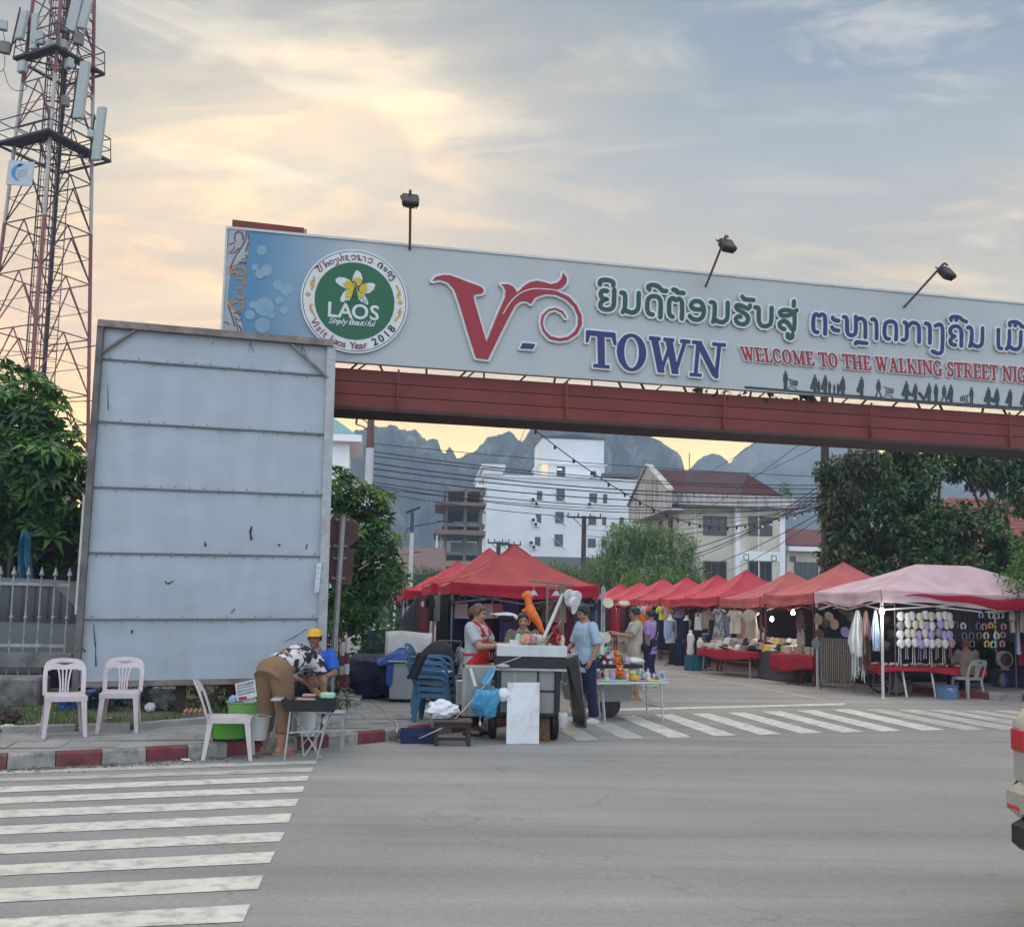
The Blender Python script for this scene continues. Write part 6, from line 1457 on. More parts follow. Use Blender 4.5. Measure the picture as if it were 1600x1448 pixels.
def folding_table(name,o_,yaw,L_,W_,h,topm,legm,label,skirt=None,group='stall tables',x_legs=False):
 t=thing(name,label,'table',o_,yaw,group);mb=MB();mb.bev((0,0,h-.02),(L_,W_,.035),.008);obj('table_top',mb,topm,t)
 for s_ in(-1,1):
  for w_ in(-1,1):
   mb=MB()
   if x_legs:
    mb.tube([(s_*L_*.40,w_*W_*.4,h-.04),(s_*L_*.12,w_*W_*.42,.0)],.014,6)
   else:
    mb.tube([(s_*L_*.42,w_*W_*.4,h-.04),(s_*L_*.44,w_*W_*.42,.0)],.016,6)
   obj('leg',mb,legm,t)
  mb=MB();mb.tube([(s_*L_*.43,-W_*.4,h*.35),(s_*L_*.43,W_*.4,h*.35)],.012,6);mb.tube([(s_*L_*.43,0,h*.35),(s_*L_*.2,0,h-.05)],.01,6);obj('brace',mb,legm,t)
 if skirt:
  sd=rnd.uniform(0,9);mb=MB();per=[(-L_/2,-W_/2),(L_/2,-W_/2),(L_/2,W_/2),(-L_/2,W_/2)]
  mb.grid(lambda u,v:Vector(((u-.5)*(L_+.02),(v-.5)*(W_+.02),h+.003+.004*nz3((u*8,v*8,sd)))),16,8)
  for k in range(4):
   a,b_=Vector((*per[k],0)),Vector((*per[(k+1)%4],0));n=(b_-a).cross(Vector((0,0,1))).normalized()
   mb.grid(lambda u,v:a.lerp(b_,u)+n*(.012+v*(.02+.018*math.sin(u*16+sd+k)))+Vector((0,0,h-v*(skirt+.05*math.sin(u*5+sd)))),28,5)
  tag(obj('table_cloth',mb,cm('red'),smooth=True,thick=.004,sharp=60),'red cloth over the '+label,'tablecloth','red tablecloths')if False else obj('table_cloth',mb,cm('red'),t,smooth=True,thick=.004,sharp=60)
 return t
m_tabl=flat('table_grey',(0.42,0.43,0.44),0.5);m_bam=flat('leg_bamboo',(0.36,0.29,0.18),0.7)
tb=C0+S*7.5+T*.45;
ht_o=P(1152,1018,27.4);ht_o.z=0
folding_table('hat_table',ht_o,yR+.35,2.1,.95,.68,m_tabl,m_bam,'table with draped red cloth covered in caps and bucket hats',.22)
Rt_=Matrix.Rotation(yR+.35,3,'Z')
hc=[('cap','beige'),('cap','cream'),('bucket','cream'),('cap','brown'),('visor','white'),('cap','white'),('bucket','olive'),('cap','black'),('cap','pink'),('cap','cream'),('bucket','white'),('cap','khaki'),('cap','grey'),('cap','black'),('bucket','beige'),('cap','dusty pink'),('bucket','khaki'),('cap','white'),('cap','beige'),('cap','pink'),('bucket','black'),('cap','cream'),('cap','navy'),('bucket','cream')]
rows=['front row','middle row','back row']
for i,(k,c)in enumerate(hc):
 r_,q=divmod(i,8);p=ht_o+Rt_@Vector((.92-q*.255+rnd.uniform(-.03,.03),.30-r_*.29,.70+r_*.075))
 put_hat(k,c,p,Rt_@Matrix.Rotation(rad(rnd.uniform(-40,40)),3,'Z')@Matrix.Rotation(rad(rnd.uniform(-12,25)),3,'X'),c+' '+k+', '+ORD[q]+' along the '+rows[r_]+' of the red hat table','hats on the red hat table',1.15)
put_hat('straw','cream',P(1170.5,961,27.0),Rt_@Matrix.Rotation(rad(60),3,'X')@Matrix.Rotation(rad(45),3,'Y'),'wide cream straw hat hung in front of the long beige dress','straw hats',.85)
h2=P(1225,1008,25.9);h2.z=0
mb=MB();tuck(mb,1.9,1.95,.75,.8,.72,.02,n=60,folds=14,amp=.006);R2_=Matrix.Rotation(yR+.2,3,'Z');mb.v=[R2_@v+h2 for v in mb.v];tag(obj('skirted_table',mb,cloth('skirt_grey',(.05,.05,.055),.02),smooth=True),'dark grey skirted table heaped with pale bucket hats under white lamps','table')
hc2=[('bucket','olive'),('bucket','khaki'),('bucket','yellow'),('bucket','cream'),('cap','black'),('bucket','khaki'),('cap','cream'),('bucket','beige'),('cap','pink'),('bucket','cream'),('bucket','yellow'),('bucket','khaki'),('cap','white'),('bucket','beige'),('cap','white')]
for i,(k,c)in enumerate(hc2):
 r_,q=divmod(i,8);p=h2+R2_@Vector((.85-q*.235,.2-r_*.3,.76+r_*.16));put_hat(k,c,p,R2_@Matrix.Rotation(rad(rnd.uniform(-15,30)),3,'X'),c+' '+k+' hat, '+ORD[q]+' of the '+['lower','upper'][r_]+' tier on the grey skirted table','hats on the grey skirted table',1.1)
m_lit=mat('lamp_lit',(0.9,0.9,0.9),0.4,0.0,emit=(1.0,0.97,0.90,14.0))
for x,y,Y,lb in[(1206,967,27.2,'lit white bulb above the bucket hats at the grey table'),(1239,957,25.0,'lit white bulb beside the hanging dark scarf'),(1378,955,20.7,'lit white bulb at the front leg of the pink canopy')]:
 p=P(x,y,Y);t=thing('hanging_bulb',lb,'light bulb',p,0,'lit bulbs in the far stalls');mb=MB();mb.lathe([(.02,.07),(.03,.05),(.052,.0),(.045,-.035),(.01,-.052)],(0,0,0),12);obj('bulb',mb,m_lit,t,smooth=True);mb=MB();mb.lathe([(.022,.07),(.022,.11),(.008,.12)],(0,0,0),10);mb.tube([(0,0,.11),(.01,.02,.25),(.0,.05,.42)],.006,5);obj('socket',mb,m_black,t)
 lt=bpy.data.lights.new('bulb_light','POINT');lt.energy=14;lt.color=(1,.95,.86);lt.shadow_soft_size=.06;lo=bpy.data.objects.new('bulb_light',lt);COL.objects.link(lo);lo.location=p+Vector((0,0,-.11))
o_=P(1250,1030,24.4);o_.z=0;folding_table('red_cloth_table',o_,yR+.45,1.25,.6,.70,m_tabl,m_maroon,'small table under plain red cloth on crossed maroon legs',.36,x_legs=True)
R3=Matrix.Rotation(yR+.45,3,'Z')
for i,(x,c)in enumerate([(.35,'cream'),(.1,'pink'),(-.25,'cream'),(-.45,'white')]):
 mb=MB();mb.bev((0,0,.09),(.16,.1,.18),.01);mb.v=[R3@(v+Vector((x,0,.705)))+o_ for v in mb.v];tag(obj('gift_box',mb,cm(c)),c+' gift box standing '+ORD[i]+' along the small red cloth table','box','boxes on the small red table')
def shawl(p,yaw,L_,w,m,label,fr,frm,sc_=1.0):
 t=thing('fringed_shawl',label,'shawl',p,yaw,'shawls hung by the pink canopy');sd=rnd.uniform(0,9);mb=MB();rings=[]
 for j in range(17):
  v=j/16;ww=w*(.12+.88*min(1,v*1.5)**.8*(1-.35*max(0,v-.7)/.3));rings.append([Vector((ww/2*math.cos(a)*(1+.10*math.sin(a*5+sd+v*3)),ww*.2*math.sin(a)+.02*math.sin(a*9+sd),-L_*v+.05*v*math.sin(a*3+sd)))for a in(2*math.pi*i/26 for i in range(26))])
 mb.loft(rings);obj('body',mb,m,t,smooth=True,sharp=60);mb=MB()
 for i in range(26):
  a=rnd.uniform(0,6.28);x=w*.30*math.cos(a);y=w*.13*math.sin(a);l=fr*rnd.uniform(.55,1.0);mb.tube([(x,y,-L_*.95+rnd.uniform(0,.06)),(x*1.05+rnd.uniform(-.02,.02),y,-L_-l*.5),(x*1.0+rnd.uniform(-.03,.03),y,-L_-l)],.008,4)
 obj('fringe',mb,frm,t);return t
shawl(P(1340,953,21.5),yR+.6,.92,.40,cm('white'),'white fringed shawl hanging near the front leg of the pink canopy',.58,cm('white'))
shawl(P(1353,954,21.3),yR+.6,.55,.22,cm('dusty pink'),'brown and pink patterned scarf hung just behind the white shawl',.75,cm('brown'))
shawl(P(1368,953,21.0),yR+.6,.78,.18,cm('pale blue'),'pale blue scarf against the white canopy leg',.05,cm('pale blue'))
shawl(P(1251,953,24.0),yR+.6,.48,.26,mat('scarf_tribal',(.12,.05,.06),.85,.8,30),'dark patterned scarf with long tan fringe over the small red table',.55,cm('beige'))
ro=P(1308,1068,22.6);ro.z=0;rk=thing('necklace_rack','tall rack hung with long strands of tan beads','rack',ro,yR+.5);mb=MB()
for x in(-.42,.42):
 mb.tube([(x,.0,0),(x,0,1.12)],.014,6)
mb.tube([(-.44,0,1.12),(.44,0,1.12)],.014,6);mb.tube([(-.44,0,.1),(.44,0,.1)],.012,6);obj('frame',mb,m_fgrey,rk)
m_bead=mat('bead_tan',(.25,.19,.13),.6,.4,20);m_bead2=mat('bead_grey',(.30,.28,.25),.6,.3,20)
for k in range(34):
 mb=MB();x=-.40+k*.0242;pr=[];L_=rnd.uniform(.85,1.02);n_=int(L_/.026)
 for j in range(n_*2+1):
  pr.append(((.011 if j%2 else.005),-j*L_/(n_*2)))
 mb.lathe(pr,(x,-.02+.02*(k%2),1.11),6);obj('bead_strand',mb,m_bead if k%3 else m_bead2,rk)
i=0
for(x,y,c,s_)in[(1296,963,'beige',.10),(1318,955,'olive',.10),(1288,972,'brown',.09),(1304,975,'dusty pink',.10),(1315,965,'black',.09),(1279,968,'khaki',.11),(1281,990,'brown',.10),(1275,1005,'grey',.10),(1321,987,'lilac',.08),(1330,962,'olive',.08)]:
 i+=1;p=P(x,y,23.4-(x-1275)*.01);put_hat('straw',c,p,Matrix.Rotation(yR+.4,3,'Z')@Matrix.Rotation(rad(80+rnd.uniform(-15,15)),3,'X'),c+' round hat, '+ORD[i-1]+' of those hung on the dark cloth behind the bead rack','hats hung behind the bead rack',.62)
mb=MB();a=C0+S*2.9+T*.3;mb.grid(lambda u,v:a+T*(1.6*u)+S*(.05*math.sin(u*9))+Vector((0,0,.2+1.7*v)),14,6);tag(obj('side_cloth',mb,cloth('side_maroon',(.04,.015,.022),.02),thick=.006,smooth=True),'dark maroon cloth behind the bead rack','side cloth')
def fr(x,y,out=0.0):
 return onplane(x,y,C0+S*(.35+out),math.atan2(T.y,T.x))
o_=fr(1445,1040,.4);o_.z=0;folding_table('trinket_table',o_,yF,2.3,.8,.60,m_tabl,m_fgrey,'long table with red cloth edge heaped with hair ornaments',.12)
for i in range(70):
 p=o_+Matrix.Rotation(yF,3,'Z')@Vector((rnd.uniform(-1.1,1.1),rnd.uniform(-.38,.36),.615));c=rnd.choice(['cream','pink','white','dusty pink','peach','brown','maroon','white']);mb=MB();s_=rnd.uniform(.02,.045)
 for q in range(3):
  mb.ell(p+Vector((rnd.uniform(-1,1)*s_,rnd.uniform(-1,1)*s_,s_*.6+q*.008)),(s_,s_*.8,s_*.6),None,7,5)
 tag(obj('hair_ornament',mb,cm(c),smooth=True),'small pale hair ornament heaped on the long trinket table','hair ornament','hair ornaments on the trinket table')
gp_=thing('wire_grid','tall wire mesh display grid holding bonnets and head bands','display grid',fr(1490,1000));mb=MB()
pts_=[fr(1398,955),fr(1585,953)];x0v,x1v=pts_;nx=44
for k in range(nx+1):
 a=x0v.lerp(x1v,k/nx);mb.beam(Vector((a.x,a.y,1.80)),Vector((a.x,a.y,1.16)),.006)
for k in range(15):
 z=1.16+.64*k/14;mb.beam(Vector((x0v.x,x0v.y,z)),Vector((x1v.x,x1v.y,z)),.006)
obj('mesh',mb,m_fgrey,gp_,w=True)
for a in pts_:
 mb=MB();mb.tube([Vector((a.x,a.y,0)),Vector((a.x,a.y,1.9))],.012,6);obj('post',mb,m_fgrey,gp_,w=True)
rowy=[962,976,990,1005];cols=['white','white','cream','grey','lilac','white','white','dusty pink','white','cream']
rn=['top','second','third','bottom']
for r_,y in enumerate(rowy):
 for q in range(9):
  x=1405+q*9.7+rnd.uniform(-2,2)+(r_%2)*2;c=rnd.choice(cols);p=fr(x,y+rnd.uniform(-2,2),-.06);mb=MB();sd=rnd.uniform(0,6)
  rings=[]
  for j in range(7):
   v=j/6;w_=.075*math.sin(math.pi*(.12+.8*v))+.012;rings.append([p+T*(w_*math.cos(a)*(1+.12*math.sin(a*5+sd)))-S*(.05+.05*math.sin(a)+.01*math.sin(a*7))+Vector((0,0,.09-.18*v))for a in(2*math.pi*k/14 for k in range(14))])
  mb.loft(rings)
  if r_==3:
   for s_ in(-.018,.02):
    l=rnd.uniform(.22,.42);mb.beam(p+T*s_+Vector((0,0,-.08)),p+T*(s_*1.4)+Vector((0,0,-.08-l)),.028,.004,T)
  tag(obj('bonnet',mb,cm(c),smooth=True,sharp=60),c+' bonnet, '+ORD[q]+' in the '+rn[r_]+' row on the wire grid'+(', ribbons hanging' if r_==3 else ''),'bonnet','bonnets on the wire grid')
hb=[(1492,976,'grey'),(1504,978,'white'),(1528,978,'grey'),(1537,979,'pink'),(1547,977,'yellow'),(1556,979,'black'),(1567,979,'pink'),(1506,993,'grey'),(1517,993,'grey'),(1529,993,'khaki'),(1540,993,'cream'),(1556,993,'white'),(1566,992,'dusty pink'),(1541,1006,'yellow'),(1551,1007,'mint'),(1565,1006,'pink'),(1518,1006,'grey'),(1532,961,'pale blue'),(1548,961,'white'),(1556,962,'pale blue'),(1563,961,'mint')]
for i,(x,y,c)in enumerate(hb):
 p=fr(x,y,-.05);mb=MB();rr_=.05+rnd.uniform(-.006,.008);tb_=.011 if c in('grey','khaki','black')else.02
 mb.tube([p+T*(rr_*math.sin(rad(a))*1.0)+Vector((0,0,rr_*1.25*math.cos(rad(a))))-S*.02 for a in range(-150,151,25)],tb_,7)
 tag(obj('head_band',mb,cm(c),smooth=True),c+' band, '+ORD[i%16]+(' of the upper' if y<985 else ' of the lower')+' ones on the wire grid end','head band','head bands on the wire grid')
for i,(x,y,c)in enumerate([(1385,968,'brown'),(1395,975,'black'),(1382,990,'black'),(1394,990,'brown'),(1385,1008,'olive'),(1395,1006,'black')]):
 put_hat('bucket',c,fr(x,y,.5),Matrix.Rotation(yF,3,'Z')@Matrix.Rotation(rad(75),3,'X'),c+' bucket hat, '+ORD[i]+' in the dark cluster beside the pink canopy leg','dark hats beside the canopy leg',.7)
for i,(x,c,l)in enumerate([(1582,'cream','shirt'),(1590,'pale blue','cloth'),(1597,'beige','long shirt'),(1606,'dusty pink','cloth'),(1615,'cream','dress')]):
 hang(l,c,fr(x,955,.1),yF+.9,c+' '+{'cloth':'scarf'}.get(l,l)+' hung beyond the wire grid, '+ORD[i]+' outward','garment','garments beyond the wire grid',.72)
hang('cloth','red',fr(1597,1003,.4),yF,'deep red cloth hung low beside the white fan','cloth',None,.4)
ct=fr(1400,1066,.6);ct.z=0;t=thing('hand_cart','old wooden hand cart with spoked wheel under the trinket table','cart',ct,yF);mb=MB();mb.bev((.2,.2,.46),(1.2,.6,.12),.01);mb.beam((-.3,.2,.42),(.9,.2,.1),.04);obj('bed',mb,m_bark,t)
for y in(-.12,.52):
 mb=MB();mb.tube([Vector((-.05+.29*math.cos(a),y,.30+.29*math.sin(a)))for a in(2*math.pi*k/24 for k in range(25))],.022,6,False);wl_=obj('wheel',mb,m_black,t);mb=MB()
 for k in range(8):
  a=k*math.pi/8;mb.tube([Vector((-.05+.28*math.cos(a),y,.30+.28*math.sin(a))),Vector((-.05-.28*math.cos(a),y,.30-.28*math.sin(a)))],.007,4)
 mb.lathe([(.04,-.04),(.04,.04)],(-.05,y,.30),10,rot=Matrix.Rotation(rad(90),3,'X'));obj('spoke',mb,m_rust,wl_)
for k,(x0_,x1_)in enumerate([(1409,1417),(1454,1462)]):
 a=fr(x0_,1040,.1);b_=fr(x1_,1088,-.1);mb=MB();mb.beam(Vector((a.x,a.y,.58)),Vector((b_.x,b_.y,0)),.03);tag(obj('prop_pole',mb,m_fwhite),['pale slanting prop pole beside the spoked wheel','pale slanting prop pole beside the blue storage box'][k],'pole','slanting props of the trinket table')
m_bluep=mat('plastic_blue_clear',(.12,.20,.40),.25,.1,4)
p=G(1480,1091);t=thing('storage_box','translucent blue plastic storage box with lid on the kerb side','storage box',p,yF+.1);mb=MB();mb.loft([[Vector((x*s_,y*s_,z))for x,y in((-.17,-.12),(.17,-.12),(.17,.12),(-.17,.12))]for s_,z in((.86,0.005),(1,.24))]);obj('body',mb,m_bluep,t);mb=MB();mb.bev((0,0,.255),(.37,.27,.03),.01);obj('lid',mb,mat('plastic_blue',(.07,.12,.26),.35,.05),t);mb=MB();mb.box((-.02,-.116,.20),(.10,.01,.025));mb.box((.03,-.112,.165),(.08,.01,.015));obj('label_print',mb,cm('white'),t)
p=fr(1575,1075,1.2);p.z=.155;t=thing('cool_box','dark purple grey box on the far pavement carrying a white fan','box',p,yF);mb=MB();mb.bev((0,0,.17),(.62,.36,.34),.03);obj('body',mb,mat('box_purple',(.05,.05,.085),.5,.1),t);mb=MB();mb.bev((0,0,.355),(.64,.38,.03),.012);obj('lid',mb,mat('box_purple2',(.07,.07,.11),.5,.1),t)
t=thing('floor_fan','white round fan standing on the dark purple box','fan',p+Vector((-.06,0,.37)),yF);mb=MB();mb.lathe([(.17,-.06),(.19,-.04),(.19,.04),(.17,.06),(.15,.06),(.15,-.06)],(0,0,.22),24,rot=Matrix.Rotation(rad(90),3,'X'));obj('ring',mb,cm('white'),t,smooth=True);mb=MB();mb.lathe([(.14,0),(.10,.02),(.02,.03)],(0,-.05,.22),18,rot=Matrix.Rotation(rad(90),3,'X'));obj('blade',mb,mat('fan_brown',(.18,.10,.09),.5),t);mb=MB();mb.lathe([(.1,0),(.09,.02),(.03,.04)],(0,0,0),14);obj('base',mb,cm('white'),t)
for i,(x,y,c,s_)in enumerate([(1567,1072,'grey',.09),(1571,1066,'blue',.1)]):
 p=fr(x,y,1.0);p.z=.16;mb=MB();mb.lathe([(s_*.5,0),(s_*.9,.05),(s_,.14),(s_*.5,.22),(s_*.2,.3)],p,12);tag(obj('plastic_bag',mb,cm(c),smooth=True),[c+' plastic bag leaning on the dark purple box'][0],'bag','bags by the purple box')
def nl(x,y,out=1.6):
 return onplane(x,y,A0+S*out,math.atan2(T.y,T.x))
mb=MB();mb.grid(lambda u,v:A0+S*2.75+T*(.05+2.85*u)+S*.05*math.sin(u*13)+Vector((0,0,.05+1.95*v)),30,6);tag(obj('dark_backdrop',mb,m_back2,thick=.006,smooth=True),'navy cloth closing the back of the canopy at the food cart','back cloth')
gB='goods hung under the canopy at the food cart'
mb=MB();mb.tube([nl(706,936),nl(940,936)],.014,6);tag(obj('hanging_rail',mb,m_fgrey),'rail under the canopy at the food cart','rail')
for i,(x,k,c)in enumerate([(722,'bag','white'),(745,'cloth','royal blue'),(762,'bag','white'),(777,'bag','pink'),(796,'cloth','purple'),(826,'cloth','navy'),(840,'cloth','black'),(857,'shirt','olive'),(874,'shirt','pink'),(884,'cloth','maroon'),(908,'cloth','purple'),(922,'cloth','black'),(933,'cloth','navy')]):
 hang(k,c,nl(x,937),yF,c+' '+k+' hung on the rail '+['behind the apron woman','above the apron woman','beside the pink bag','behind the orca plush','over the orca plush','behind the orange dinosaur','beside the orange dinosaur','above the teal cloth','beside the olive shirt','behind the white caps','behind the light blue shirted man','second behind the light blue shirted man','at the corner leg by the white discs'][i],k,gB,.95 if k=='cloth' else.78)
for i,(x,y,c,o2)in enumerate([(720,953,'dark blue',1.9),(738,953,'dark blue',1.95),(756,957,'maroon',1.9),(772,958,'navy',1.95),(788,955,'black',2.0),(806,955,'blue',1.9),(822,952,'black',2.0),(862,953,'teal',1.9),(878,958,'maroon',1.9),(893,958,'black',2.0)]):
 hang('cloth',c,nl(x,y,o2),yF,c+' long cloth, '+ORD[i]+' along the lower line behind the food cart','cloth','lower cloths behind the food cart',.9)
gS='clothes hung along the pavement side of the near row'
for i in range(22):
 f=i/21;p=A0+S*(.25+9.2*f)-T*(.10+.25*(i%3)*.3)+Vector((0,0,1.88));k,c=[('cloth','black'),('long shirt','grey'),('shirt','black'),('cloth','maroon'),('cloth','white'),('dress','maroon'),('shirt','white'),('cloth','black'),('cloth','maroon'),('cloth','white'),('dress','navy')][i%11]
 hang(k,c,p,yR+rnd.uniform(-.2,.9),c+' '+{'cloth':'trousers'}.get(k,k)+', '+(ORD[i]if i<16 else ORD[i-16]+' from the end')+' along the pavement side of the near stalls','garment',gS,.88)
m_cpk=mat('plastic_pink_white',(0.50,0.43,0.44),0.45,0.06,3,0.05,60,dirt=(0.36,0.30,0.28),dscale=4,damt=0.5)
m_cbl=mat('plastic_blue_faded',(0.022,0.085,0.16),0.5,0.12,4,0.05,60,dirt=(0.05,0.12,0.17),dscale=4,damt=0.6)
def plastic_chair(label,loc,rz,m,group,arms=False):
 t=thing('plastic_chair',label,'chair',loc,rz,group);W,D,H=.20,.21,.43
 mb=MB();mb.grid(lambda u,v:Vector(((u-.5)*2*W*(1-.06*v),-D+2*D*v,H-.02*math.sin(math.pi*u)*math.sin(math.pi*v)-.02*max(0,1-v*6))),10,10);st_=obj('seat',mb,m,t,smooth=True,thick=.012)
 mb=MB()
 for a,b_ in(((-W,-D),(W,-D)),((-W,D),(W,D)),((-W,-D),(-W*.94,D)),((W,-D),(W*.94,D))):
  mb.beam(Vector((*a,H-.03)),Vector((*b_,H-.03)),.018,.05)
 obj('skirt',mb,m,t)
 for sx in(-1,1):
  for sy_ in(-1,1):
   mb=MB();top=Vector((sx*W*(1 if sy_<0 else.94),sy_*D,H-.01));ft=Vector((sx*(W+.022),sy_*(D+.045),0));rings=[]
   for k in range(6):
    v=k/5;c=top.lerp(ft,v);a=.060*(1-.38*v);w_=.014;ix,iy=-sx,-sy_
    rings.append([c+Vector((x,y,0))for x,y in((0,0),(ix*a,0),(ix*a,iy*w_),(ix*w_,iy*w_),(ix*w_,iy*a),(0,iy*a))])
   if sx*sy_<0:
    rings=rings[::-1]
   mb.loft(rings);obj('leg',mb,m,t)
 bk=lambda x,v:Vector((x,D+.01+.11*v+.03*v*v-.05*(1-(x/W)**2)*-0+.035*math.cos(x/W*1.4)-.02,H-.02+.37*v))
 mb=MB();out=[(-W*.96,0),(-W*.98,.3),(-W*.99,.62),(-W*.93,.86),(-W*.72,.965),(-W*.35,.99),(0,1.0),(W*.35,.99),(W*.72,.965),(W*.93,.86),(W*.99,.62),(W*.98,.3),(W*.96,0)]
 out=[(p.x,p.y)for p in smooth_line([Vector((a,b_,0))for a,b_ in out],1)]
 def ribbon(path,w,th=.012):
  for(x0,v0),(x1,v1)in zip(path,path[1:]):
   pass
  c=[]
  for i,(x,v)in enumerate(path):
   x0,v0=path[max(i-1,0)];x1,v1=path[min(i+1,len(path)-1)];dx_,dv=x1-x0,(v1-v0)*.37;l=math.hypot(dx_,dv)or 1;nx_,nv=-dv/l,dx_/l/.37;ww=w if not callable(w)else w(i/(len(path)-1))
   p0,p1=bk(x+nx_*ww/2,v+nv*ww/2),bk(x-nx_*ww/2,v-nv*ww/2);o_=Vector((0,th,0));c.append([p0,p1,p1+o_,p0+o_])
  mb.loft(c)
 ribbon(out,.046);
 ribbon([(-.12,.985),(0,1.0),(.12,.985)],.03);ribbon([(-.145,.80),(-.07,.80),(0,.79),(.07,.80),(.145,.80)],.05);ribbon([(-.07,.9),(-.075,.82)],.06);ribbon([(.07,.9),(.075,.82)],.06);ribbon([(-.11,.96),(-.15,.84),(-.17,.72)],.05);ribbon([(.11,.96),(.15,.84),(.17,.72)],.05)
 for k in(-1.5,-.5,.5,1.5):
  ribbon([(k*.048,.80),(k*.036,.6),(k*.027,.35),(k*.026,.0)],.017)
 ribbon([(-.19,.02),(0,.0),(.19,.02)],.05)
 obj('backrest',mb,m,t,smooth=True)
 if arms:
  for s_ in(-1,1):
   mb=MB();mb.tube(smooth_line([Vector((s_*W,D+.08,H+.2)),Vector((s_*(W+.02),0,H+.21)),Vector((s_*(W+.02),-D*.9,H+.19)),Vector((s_*W,-D,H))]),.02,6);obj('armrest',mb,m,t,smooth=True)
 return t
gc='pale plastic chairs on the near corner'
c1=(G(66,1153,.155)+G(131,1152,.155))/2;plastic_chair('pale pink plastic chair beside the fence block, handle slot in its back',c1+Vector((-.10,.22,0)),rad(27),m_cpk,gc)
c2=(G(153,1147,.155)+G(212,1143,.155))/2;plastic_chair('pale plastic chair with browned back rim in front of the blue tarpaulin',c2+Vector((-.07,.23,0)),rad(16),mat('plastic_pink_worn',(0.48,0.41,0.415),0.5,0.06,3,0.05,60,dirt=(0.28,0.21,0.17),dscale=3.5,damt=0.8),gc)
c3=(G(314,1189)+G(376,1188))/2;plastic_chair('weathered white plastic chair standing sideways on the road by the kerb',c3+Vector((.02,.22,0)),rad(100),m_cpk,gc)
gb_='blue plastic chairs stacked by the cart'
cb=G(676,1146)+Vector((.02,.1,0));
for k in range(4):
 plastic_chair(['lowest','second lowest','second highest','topmost'][k]+' blue plastic armchair of the stack beside the food cart',cb+Vector((-.012*k,.012*k,.08+.085*k)),rad(82),m_cbl,gb_,True)
mb=MB();mb.bev(cb+Vector((.0,0,.08+.255+.445)),(.36,.34,.02),.008,Matrix.Rotation(rad(-8),3,'Z'));tag(obj('foam_sheet',mb,cm('white')),'white foam sheet lying on the blue chair stack seat','sheet')
m_tarp=mat('tarp_blue',(0.010,0.055,0.24),0.4,0.15,6,0.5,14);m_pbag=mat('bag_grey_film',(0.20,0.20,0.19),0.3,0.2,5,0.6,12);m_wbag=mat('bag_white_film',(0.62,0.63,0.66),0.3,0.06,5,0.7,14)
def lump(p,r,seed,amp=.25,fr_=3.0,n=26,m=16,flat_=0.0,tie=False):
 mb=MB();p=Vector(p);rings=[]
 for j in range(m+1):
  a=math.pi*j/m;q=max(math.sin(a),.03);z=-math.cos(a)
  ring=[]
  for k in range(n):
   b_=2*math.pi*k/n;d=Vector((q*math.cos(b_),q*math.sin(b_),z));s_=1+amp*nz3(d*fr_+Vector((seed,0,0)))+amp*.5*nz3(d*fr_*2.7+Vector((0,seed,0)))
   if tie and z>.55:
    s_*=1-.75*(z-.55)/.45 if z<.9 else.45
   ring.append(p+Vector((d.x*r[0]*s_,d.y*r[1]*s_,max((d.z*s_+1)*r[2],0.0))))
  rings.append(ring)
 return mb.loft(rings)
a,b_=G(96,1108,.17),G(230,1098,.17);t=thing('tarpaulin_roll','folded blue tarpaulin lying along the soil behind the chairs','tarpaulin',a);mb=MB()
for k,(dy_,dz_,r_)in enumerate([(0,.05,.07),(.10,.06,.08),(.03,.15,.075),(.12,.17,.06),(-.05,.03,.05)]):
 pts=[a.lerp(b_,i/12)+Vector((.02*math.sin(i*1.7+k),dy_+.03*math.sin(i*2.1+k*2),dz_+.025*math.sin(i*1.3+k)))for i in range(13)];mb.tube(pts,[r_*(1+.22*math.sin(i*2.3+k))for i in range(13)],12)
obj('roll',mb,m_tarp,t,w=True,smooth=True)
tag(obj('bin_bag',lump(G(252,1110,.16)+Vector((0,.1,0)),(.20,.16,.19),3,.3,tie=True),m_pbag,smooth=True),'grey knotted rubbish bag at the end of the blue tarpaulin','bag')
tag(obj('tarp_bundle',lump(G(228,1103,.16)+Vector((0,.12,0)),(.17,.14,.15),7,.35),m_tarp,smooth=True),'crumpled blue tarp bundle beside the grey rubbish bag','tarpaulin')
tag(obj('paper_bag',lump(G(234,1112,.16),(.07,.06,.06),9,.3),m_wbag,smooth=True),'small crumpled white bag against the grey rubbish bag','bag')
tag(obj('cloth_heap',lump(G(8,1132,.16),(.16,.12,.10),12,.4),mat('rag_brown',(.05,.035,.03),.9,.3),smooth=True),'dark brown rag heap on the soil by the concrete block','rag')
tag(obj('paper_bag',lump(G(12,1140,.16),(.09,.06,.03),15,.4),m_wbag,smooth=True),'flattened pale bag at the pavement edge by the brown rag','bag')
for i,(x,y,c)in enumerate([(40,1136,'beige'),(28,1130,'cream'),(60,1133,'white'),(166,1123,'white'),(290,1188,'white')]):
 mb=MB();p=G(x,y,.165 if y<1160 else.004);R_=Matrix.Rotation(rnd.uniform(0,3),3,'Z');mb.grid(lambda u,v:p+R_@Vector(((u-.5)*.16,(v-.5)*.07,.012+.02*nz3((u*3,v*3,i)))),5,4);tag(obj('paper_scrap',mb,cm(c)),c+' paper scrap '+['on the soil before the block','second one towards the rag','beside the pale pink chair leg','between the two chairs','on the road by the kerb'][i],'litter','paper scraps on the ground')
p=G(305,1121,.17);t=thing('egg_tray','grey pulp tray of brown eggs on the concrete edging','egg tray',p,rad(12));mb=MB()
